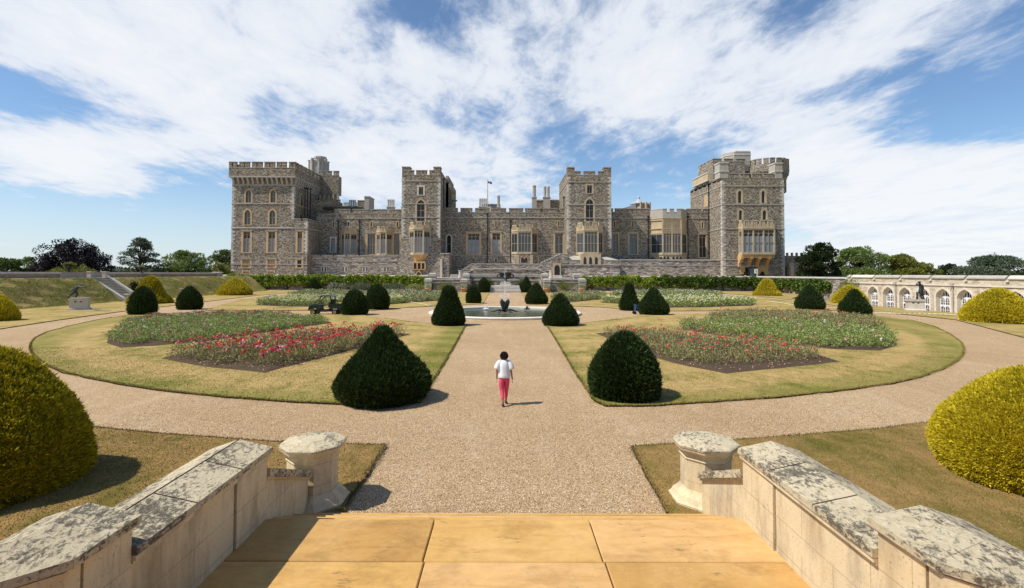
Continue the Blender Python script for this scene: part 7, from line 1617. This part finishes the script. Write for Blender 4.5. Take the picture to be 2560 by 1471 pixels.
V = [P_(0,0,.93),P_(0,0,1.06),P_(0,.01,1.22),P_(0,0,1.36),P_(0,.015,1.42),P_(0,.03,1.50),P_(0,.03,1.58),
     P_(-.16,0,1.345),P_(-.215,-.03,1.07),P_(-.225,.05,.86),P_(-.225,.07,.79), P_(.16,0,1.345),P_(.215,-.02,1.07),P_(.25,.02,.86),P_(.26,.035,.79),
     P_(-.085,0,.88),P_(-.07,-.03,.49),P_(-.035,-.20,.12),P_(-.03,-.14,.045), P_(.085,0,.88),P_(.075,.10,.49),P_(.055,.20,.10),P_(.055,.28,.035)]
E = [(0,1),(1,2),(2,3),(3,4),(4,5),(5,6),(3,7),(7,8),(8,9),(9,10),(3,11),(11,12),(12,13),(13,14),(0,15),(15,16),(16,17),(17,18),(0,19),(19,20),(20,21),(21,22)]
Rd = [.12,.11,.12,.07,.048,.085,.075,.052,.036,.025,.03,.052,.036,.025,.03,.09,.055,.035,.03,.09,.055,.035,.03]
rts = [0]; hand(V,E,Rd,rts,V[10],(0,.1,-1),(0,1,0)); hand(V,E,Rd,rts,V[14],(.05,.1,-1),(0,1,0))
skin_mesh('body', V, E, Rd, M['skin'], per, 2, rts)
V = [P_(0,0,.95),P_(0,-.01,.90),P_(-.088,0,.84),P_(-.082,-.015,.66),P_(-.07,-.03,.48),P_(-.052,-.11,.32),P_(-.04,-.165,.21),P_(.088,0,.84),P_(.082,.05,.66),P_(.072,.10,.48),P_(.064,.15,.32),P_(.058,.18,.20)]
E = [(0,1),(1,2),(2,3),(3,4),(4,5),(5,6),(1,7),(7,8),(8,9),(9,10),(10,11)]; Rd = [(.15,.12),(.145,.13),.112,.094,.074,.06,.054,.112,.094,.074,.06,.054]
skin_mesh('trousers', V, E, Rd, M['trouser'], per, 2)
m_ = MB(); loft(m_, [(P_(0,0,z),(0,0,1),rx,ry) for z, rx, ry in ((.865,.185,.145),(.875,.192,.15),(.96,.182,.14),(1.08,.162,.13),(1.2,.165,.13),(1.30,.168,.12),(1.36,.14,.095),(1.40,.09,.075),(1.415,.06,.055))], M['blouse'], 28, .035)
for s_ in (-1,1): loft(m_, [(P_(s_*x,y,z),(s_*ax,0,-1),r_,r_*.9) for x, y, z, ax, r_ in ((.08,0,1.375,1.4,.04),(.125,0,1.355,1.0,.065),(.16,-.005,1.31,.7,.08),(.19,-.01,1.25,.5,.092),(.212,-.015,1.18,.42,.10),(.225,-.02,1.125,.3,.098),(.226,-.022,1.11,.3,.05))], M['blouse'], 22, .03)
m_.build('blouse', per, True)
m_ = MB(); hc = P_(0,.02,1.545); loft(m_, [((hc[0],hc[1],hc[2]+z),(0,0,1),r_,r_*1.0) for z, r_ in ((-.13,.06),(-.115,.10),(-.07,.113),(-.02,.108),(.03,.096),(.07,.075),(.10,.03))], M['hair'], 18)
n = 2600; d = unit(RNG.normal(0,1,(n,3))); d = d[d[:,1] < .65]; hb_ = np.array(hc)+d*np.array([.106,.10,.112])+np.array([0,0,-.012]); o_ = m_.build('hair', per, True)
quads('hair_curls', leaves(hb_, d*.5+RNG.normal(0,1,d.shape)*.6+np.array([0,0,-.3]), .036, .018, .5), per, [M['hair']])
for (a_, b_, lab) in ((P_(-.035,-.235,.02), P_(-.03,-.03,.03), 1),(P_(.055,.14,.03),P_(.055,.36,.03),2)):
    a_ = Vector(a_); b_ = Vector(b_); m_ = MB(); d = b_-a_
    loft(m_, [(a_+Vector((0,0,.03)),(0,1,.0),.024,.03),(a_+d*.2+Vector((0,0,.035)),(0,1,0),.038,.042),(a_+d*.6+Vector((0,0,.025)),(0,1,0),.044,.032),(a_+d*.95+Vector((0,0,.015)),(0,1,0),.035,.02),(b_+Vector((0,0,.012)),(0,1,0),.015,.012)], M['shoe'], 12); m_.build('shoe', per, True)
# ---------------- statues on pedestals
def pedestal(x, y, w, dpt, h, rot, label, mat, grp=None):
    th = thing('statue_pedestal', label, 'pedestal', (x,y,LZ)); ca, sa = math.cos(rot), math.sin(rot)
    def rc(a, b): return [(x+ca*px_-sa*py_, y+sa*px_+ca*py_) for px_, py_ in ((-a/2,-b/2),(a/2,-b/2),(a/2,b/2),(-a/2,b/2))]
    m_ = MB(); m_.prism(rc(w*1.06,dpt*1.06), LZ-.05, LZ+h*.08, mat); m_.prism(rc(w*1.06,dpt*1.06), LZ+h*.08, LZ+h*.14, mat, True, rc(w*.9,dpt*.9)); m_.build('base', th)
    m_ = MB(); m_.prism(rc(w*.9,dpt*.9), LZ+h*.13, LZ+h*.80, mat); m_.build('block', th)
    m_ = MB(); m_.prism(rc(w*.9,dpt*.9), LZ+h*.79, LZ+h*.85, mat, True, rc(w*1.04,dpt*1.04)); m_.prism(rc(w*1.04,dpt*1.04), LZ+h*.85, LZ+h*.89, mat); m_.prism(rc(w*.92,dpt*.92), LZ+h*.89, LZ+h, GREYL); m_.build('cornice', th)
    m_ = MB()
    for o in (-.16,.10):
        q = [(x+ca*px_-sa*py_, y+sa*px_+ca*py_) for px_, py_ in ((o*w-.09,-dpt*.45-.012),(o*w+.09,-dpt*.45-.012),(o*w+.09,-dpt*.45-.002),(o*w-.09,-dpt*.45-.002))]; m_.prism(q, LZ+h*.64, LZ+h*.74, M['black'])
    m_.build('plaque', th); return th
def zs7(x, y): return 120+x/13.236, 690+y/13.236
gd = G(181.5, 777); sx0, sy0 = gd.x, gd.y+.9
pedestal(sx0, sy0, 1.75, 1.5, 1.25, .55, 'pale stone pedestal under the bronze lunging figure on the left lawn', M['lime'])
def sp(zx, zy, dy=0.0): X_, Z_ = PY(*zs7(zx,zy), sy0+dy); return Vector((X_, sy0+dy, Z_))
st_ = thing('bronze_statue', 'dark bronze figure lunging to the right with one arm thrust forward', 'statue', (sx0,sy0,LZ+1.25))
ft = LZ+1.27
V = [sp(885,505),sp(920,440),sp(975,385),sp(1035,355),sp(1075,342),sp(1105,330),sp(1125,310), sp(1040,360,-.14),sp(1170,375,-.25),sp(1290,345,-.3),sp(1345,332,-.3),
     sp(930,372,.16),sp(850,440,.22),sp(785,505,.25),sp(750,522,.25), sp(870,530,-.1),sp(790,620,-.12),sp(700,715,-.14),sp(655,742,-.14), sp(915,530,.1),sp(985,600,.12),sp(925,705,.12),sp(905,758,.12)]
V[18].z = max(V[18].z, ft+.02); V[17].z = max(V[17].z, ft+.12); V[22].z = ft+.03; V.append(V[22]+Vector((.16,0,-.01))); V.append(V[18]+Vector((.10,0,-.01)))
E = [(0,1),(1,2),(2,3),(3,4),(4,5),(5,6),(3,7),(7,8),(8,9),(9,10),(2,11),(11,12),(12,13),(13,14),(0,15),(15,16),(16,17),(17,18),(0,19),(19,20),(20,21),(21,22),(22,23),(18,24)]
Rd = [.16,.145,.18,.13,.085,.12,.105,.09,.062,.045,.045,.09,.062,.045,.04,.145,.10,.062,.045,.145,.10,.062,.05,.04,.04]; rts = [0]
hand(V,E,Rd,rts,V[10],(1,0,.1),(0,0,1),1.0); hand(V,E,Rd,rts,V[14],(-.8,0,-.5),(0,1,0),1.0)
skin_mesh('figure', V, E, Rd, M['bronze'], st_, 2, rts)
def z8b(x, y): return 2080+x/5.279, 660+y/5.279
gd = G(2304.5, 779); rx0, ry0 = gd.x, gd.y+.9
pedestal(rx0, ry0, 1.7, 1.5, 1.25, -.5, 'pale stone pedestal under the standing bronze archer-like figure on the right lawn', M['lime'])
def sq(zx, zy, dy=0.0): X_, Z_ = PY(*z8b(zx,zy), ry0+dy); return Vector((X_, ry0+dy, Z_))
s2 = thing('bronze_statue', 'dark bronze figure standing with one hand raised to its head before the arched windows', 'statue', (rx0,ry0,LZ+1.25)); ft = LZ+1.27
V = [sq(1172,352),sq(1170,325),sq(1172,298),sq(1166,272),sq(1160,262),sq(1155,250),sq(1154,240), sq(1148,276),sq(1112,282,-.1),sq(1122,256,-.12),sq(1145,247,-.12),
     sq(1192,280),sq(1206,315,.05),sq(1203,348,-.05),sq(1200,358,-.05), sq(1165,365,-.05),sq(1170,410,-.12),sq(1178,455,-.02),sq(1180,470,0), sq(1182,365,.05),sq(1195,410,.0),sq(1210,452,.08),sq(1216,470,.1)]
V[18].z = ft+.03; V[22].z = ft+.03; V.append(V[18]+Vector((-.05,-.16,-.01))); V.append(V[22]+Vector((.05,-.15,-.01)))
Rd = [.18,.16,.19,.13,.08,.13,.115,.09,.07,.055,.05,.09,.07,.055,.045,.15,.105,.07,.05,.15,.105,.07,.05,.04,.04]; rts = [0]
hand(V,E,Rd,rts,V[10],(.5,0,.5),(0,1,0),1.0); hand(V,E,Rd,rts,V[14],(0,0,-1),(0,1,0),1.0)
skin_mesh('figure', V, E, Rd, M['bronze'], s2, 2, rts)
m_ = MB(); a_ = sq(1172,320); b_ = sq(1172,395); loft(m_, [(tuple(a_),(0,0,1),.17,.14),(tuple(a_+(b_-a_)*.3),(0,0,1),.21,.18),(tuple(a_+(b_-a_)*.7),(0,0,1),.25,.20),(tuple(b_),(.2,0,1),.24,.19)][::-1], M['bronze'], 22, .05); m_.build('tunic', s2, True)
m_ = MB(); h_ = V[6]; loft(m_, [((h_.x,h_.y,h_.z-.06),(0,0,1),.13,.13),((h_.x,h_.y,h_.z+.0),(0,0,1),.135,.135),((h_.x-.02,h_.y,h_.z+.06),(0,0,1),.10,.10),((h_.x-.02,h_.y,h_.z+.10),(0,0,1),.04,.04)], M['bronze'], 14, .05); m_.build('hair', s2, True)
m_ = MB(); q = LZ+1.25; m_.path([(rx0+.32,ry0+.1,q),(rx0+.34,ry0+.1,q+.45),(rx0+.28,ry0+.1,q+.85)], [.11,.09,.05], M['bronze'], 8); m_.build('tree_stump', s2, True)
# ================================================================ UTILITY VEHICLE
vy = 48.9; xf = PY(781.8,780,vy)[0]; xr = PY(835.7,780,vy)[0]; W_ = 1.45
ve = thing('utility_vehicle', 'dark green open garden utility vehicle with a black roof parked left of the pool', 'utility vehicle', ((xf+xr)/2,vy+W_/2,0))
K = M['cart']; B_ = M['black']
def vx(a): return xf+(xr-xf)*a
m_ = MB(); m_.exy([(vx(-.20),.42),(vx(-.22),.72),(vx(-.14),.92),(vx(.04),1.02),(vx(.22),1.05),(vx(.27),.92),(vx(.30),.45),(vx(.20),.38),(vx(.17),.56),(vx(.10),.66),(vx(-.08),.66),(vx(-.14),.52)], vy+.06, vy+W_-.06, K); m_.build('hood', ve)
m_ = MB(); m_.box(vx(-.14),vx(1.35),vy+.30,vy+W_-.30,.30,.46,B_); m_.box(vx(.24),vx(.86),vy+.08,vy+W_-.08,.36,.44,B_); m_.exy([(vx(.24),.36),(vx(.30),.30),(vx(.62),.30),(vx(.72),.44),(vx(.72),.56),(vx(.24),.44)], vy+.1, vy+W_-.1, B_); m_.build('chassis', ve)
m_ = MB(); 
for s_ in (0,1): y0 = vy+.06 if s_ == 0 else vy+W_-.12; m_.box(vx(.74),vx(1.40),y0,y0+.06,.74,1.08,K)
m_.box(vx(.74),vx(1.40),vy+.12,vy+W_-.12,.72,.78,K); m_.box(vx(.74),vx(.77),vy+.12,vy+W_-.12,.78,1.08,K); m_.box(vx(1.37),vx(1.40),vy+.12,vy+W_-.12,.78,1.08,K); m_.box(vx(.70),vx(1.43),vy+.02,vy+.10,1.04,1.10,B_); m_.box(vx(.76),vx(1.38),vy+.04,vy+.1,.60,.74,B_)
m_.build('cargo_box', ve)
for y0 in (vy+.2, vy+W_/2+.05):
    m_ = MB(); m_.box(vx(.46),vx(.70),y0,y0+.45,.66,.80,M['rimy']); m_.exy([(vx(.66),.78),(vx(.72),.78),(vx(.78),1.22),(vx(.72),1.22)], y0, y0+.45, B_); m_.build('seat', ve)
m_ = MB()
for y0 in (vy+.10, vy+W_-.10):
    m_.path([(vx(.04),y0,1.0),(vx(.14),y0,1.25),(vx(.34),y0,1.74),(vx(.46),y0,1.84),(vx(.78),y0,1.84)], .045, B_, 6); m_.path([(vx(.80),y0,1.84),(vx(.82),y0,1.3),(vx(.80),y0,.6)], .065, B_, 6); m_.tube((vx(.22),y0,1.05),(vx(.36),y0,1.72),.022,.022,B_,6); m_.tube((vx(.82),y0,1.5),(vx(.98),y0,1.1),.03,.03,B_,6)
m_.build('roll_frame', ve)
m_ = MB(); m_.exy([(vx(.26),1.80),(vx(.40),1.88),(vx(.60),1.93),(vx(.84),1.92),(vx(.93),1.82),(vx(.90),1.76),(vx(.84),1.80),(vx(.60),1.86),(vx(.40),1.82),(vx(.27),1.76)][::-1], vy-.0, vy+W_, simple('roof_plastic', (.10,.10,.115), .4, .4, 0, .2, 3)); m_.build('roof', ve)
m_ = MB(); m_.box(vx(.80),vx(.84),vy+.14,vy+W_-.14,1.12,1.50,B_); m_.build('rear_screen', ve)
m_ = MB(); sc_ = Vector((vx(.36),vy+.42,1.08)); pts = [sc_+Vector((.10*math.sin(a)*.5,.19*math.cos(a),.17*math.sin(a))) for a in [2*math.pi*i/12 for i in range(13)]]; m_.path(pts, .016, B_, 5); m_.tube(tuple(sc_),(vx(.22),vy+.42,.95),.02,.02,B_,5); m_.build('steering_wheel', ve)
for a_ in (0,1):
    for s_ in (0,1):
        y0 = vy-.02 if s_ == 0 else vy+W_-.26; m_ = MB(); rw = .27 if a_ == 0 else .275; n = 22; v = []; pf = [(.17,0),(.245,0),(rw,.05),(rw,.20),(.245,.25),(.17,.25)]
        for rr, yy in pf:
            for i in range(n): t_ = 2*math.pi*i/n; v.append((vx(a_)+rr*math.cos(t_), y0+yy, rw+rr*math.sin(t_)))
        m_.add(v, [(k*n+i,k*n+(i+1)%n,(k+1)*n+(i+1)%n,(k+1)*n+i) for k in range(5) for i in range(n)]+[tuple((5*n)+i for i in range(n))], M['tyre']); wh = m_.build('wheel', ve, False)
        m_ = MB(); m_.tube((vx(a_),y0+.03,rw),(vx(a_),y0+.22,rw),.172,.172,M['rimy'],18); m_.tube((vx(a_),y0-.01,rw),(vx(a_),y0+.05,rw),.055,.055,B_,10); m_.build('rim', wh)
for y0 in (vy+.25, vy+W_-.35): m_ = MB(); m_.lathe([(.07,0),(.07,.04),(.03,.05)], vx(-.205), y0+.05, .66, M['lead'], 10); m_.build('headlight', ve)
m_ = MB(); m_.box(vx(-.25),vx(-.20),vy+.12,vy+W_-.12,.40,.56,B_); m_.build('bumper', ve)
th = thing('tool_crate', 'yellow tray with garden tools lying on the utility vehicle cargo box', 'crate', (vx(1.15),vy+.5,1.1)); m_ = MB(); m_.box(vx(1.02),vx(1.30),vy+.2,vy+.8,1.02,1.20,M['yellow']); m_.build('tray', th)
m_ = MB()
for a_ in (.95,1.0,1.12,1.22,1.3): m_.tube((vx(a_),vy+.4,.9),(vx(a_)+random.uniform(-.25,.1),vy+.5,1.55+random.uniform(-.15,.2)),.022,.022,B_,5)
m_.build('tool_handles', th)
# blue trolley
ty = 50.6; xa = PY(1585,780,ty)[0]; xb = PY(1604,780,ty)[0]; th = thing('hand_trolley', 'blue metal hand trolley with a black wheel behind the broad yew', 'trolley', (xa,ty,0))
m_ = MB(); w = xb-xa
for y_ in (ty,ty+.45): m_.path([(xa+.12,y_,.15),(xa+.2,y_,.95),(xa+.05,y_,1.0)], .03, M['blue'], 6); m_.path([(xa+.5,y_,.2),(xa+.55,y_,.95)], .03, M['blue'], 6)
for z_ in (.35,.62,.9): m_.tube((xa+.14,ty,z_),(xb,ty,z_),.025,.025,M['blue'],6); m_.tube((xa+.16,ty,z_),(xa+.16,ty+.45,z_),.025,.025,M['blue'],6)
m_.tube((xa+.16,ty,.9),(xb-.1,ty,.35),.022,.022,M['blue'],6); m_.build('frame', th)
m_ = MB(); m_.tube((xa+.1,ty-.06,.16),(xa+.1,ty,.16),.16,.16,M['tyre'],14); m_.build('wheel', th); m_ = MB(); m_.tube((xa+.1,ty+.45,.16),(xa+.1,ty+.51,.16),.16,.16,M['tyre'],14); m_.build('wheel', th)
# hoses, drain, sack
def hose(label, pts, r_, z=.03, on=None):
    P = [G(x, y) for x, y in pts]; Q = []
    for i in range(len(P)-1):
        p0, p1, p2, p3 = P[max(i-1,0)], P[i], P[i+1], P[min(i+2,len(P)-1)]
        for k in range(6): t_ = k/6; q = .5*((2*p1)+(-p0+p2)*t_+(2*p0-5*p1+4*p2-p3)*t_*t_+(-p0+3*p1-3*p2+p3)*t_**3); Q.append((q.x,q.y,z))
    Q.append((P[-1].x,P[-1].y,z)); m_ = MB(); m_.path(Q, r_, M['hose'], 6); o = m_.build('garden_hose', None, True); tag(o, label, 'hose')
hose('pale hose crossing the far right lawn toward the yews', [(1917,754.5),(1950,759),(2010,768),(2060,771),(2098,771.5)], .045, .1)
hose('pale hose lying along the outer ring path before the arched windows', [(2180,783),(2245,786.5),(2320,787),(2392,790)], .045, .1)
g = G(1073,765.5); m_ = MB(); m_.path([(g.x+.26*math.cos(a),g.y+.5*math.sin(a),.1) for a in [2*math.pi*i/14 for i in range(15)]], .04, M['hose'], 6); P = [G(x,y) for x,y in ((1026,757),(1045,760),(1060,763),(1069,765))]; m_.path([(p.x,p.y,.1) for p in P], .035, M['hose'], 6); tag(m_.build('garden_hose', None, True), 'white coiled hose end lying at the lawn edge left of the pool', 'hose')
g = G(247,779.5); th = thing('drain_cover', 'flat metal drain cover in the grass right of the lunging statue', 'drain cover', (g.x,g.y,LZ)); m_ = MB(); m_.box(g.x-.9,g.x+.9,g.y-.4,g.y+.4,LZ-.02,LZ+.05,GREYL); m_.build('frame', th); m_ = MB(); m_.box(g.x-.6,g.x+.6,g.y-.28,g.y+.28,LZ+.05,LZ+.056,M['black']); m_.build('grate', th)
g = G(1036,724); m_ = MB(); m_.lathe([(.55,0),(.62,.2),(.5,.5),(.25,.72),(.12,.8)], g.x, g.y, 0, M['whitep'], 12, 1.1, .8); tag(m_.build('garden_sack', None, True), 'white sack standing in the border left of the outer forecourt pier', 'sack')
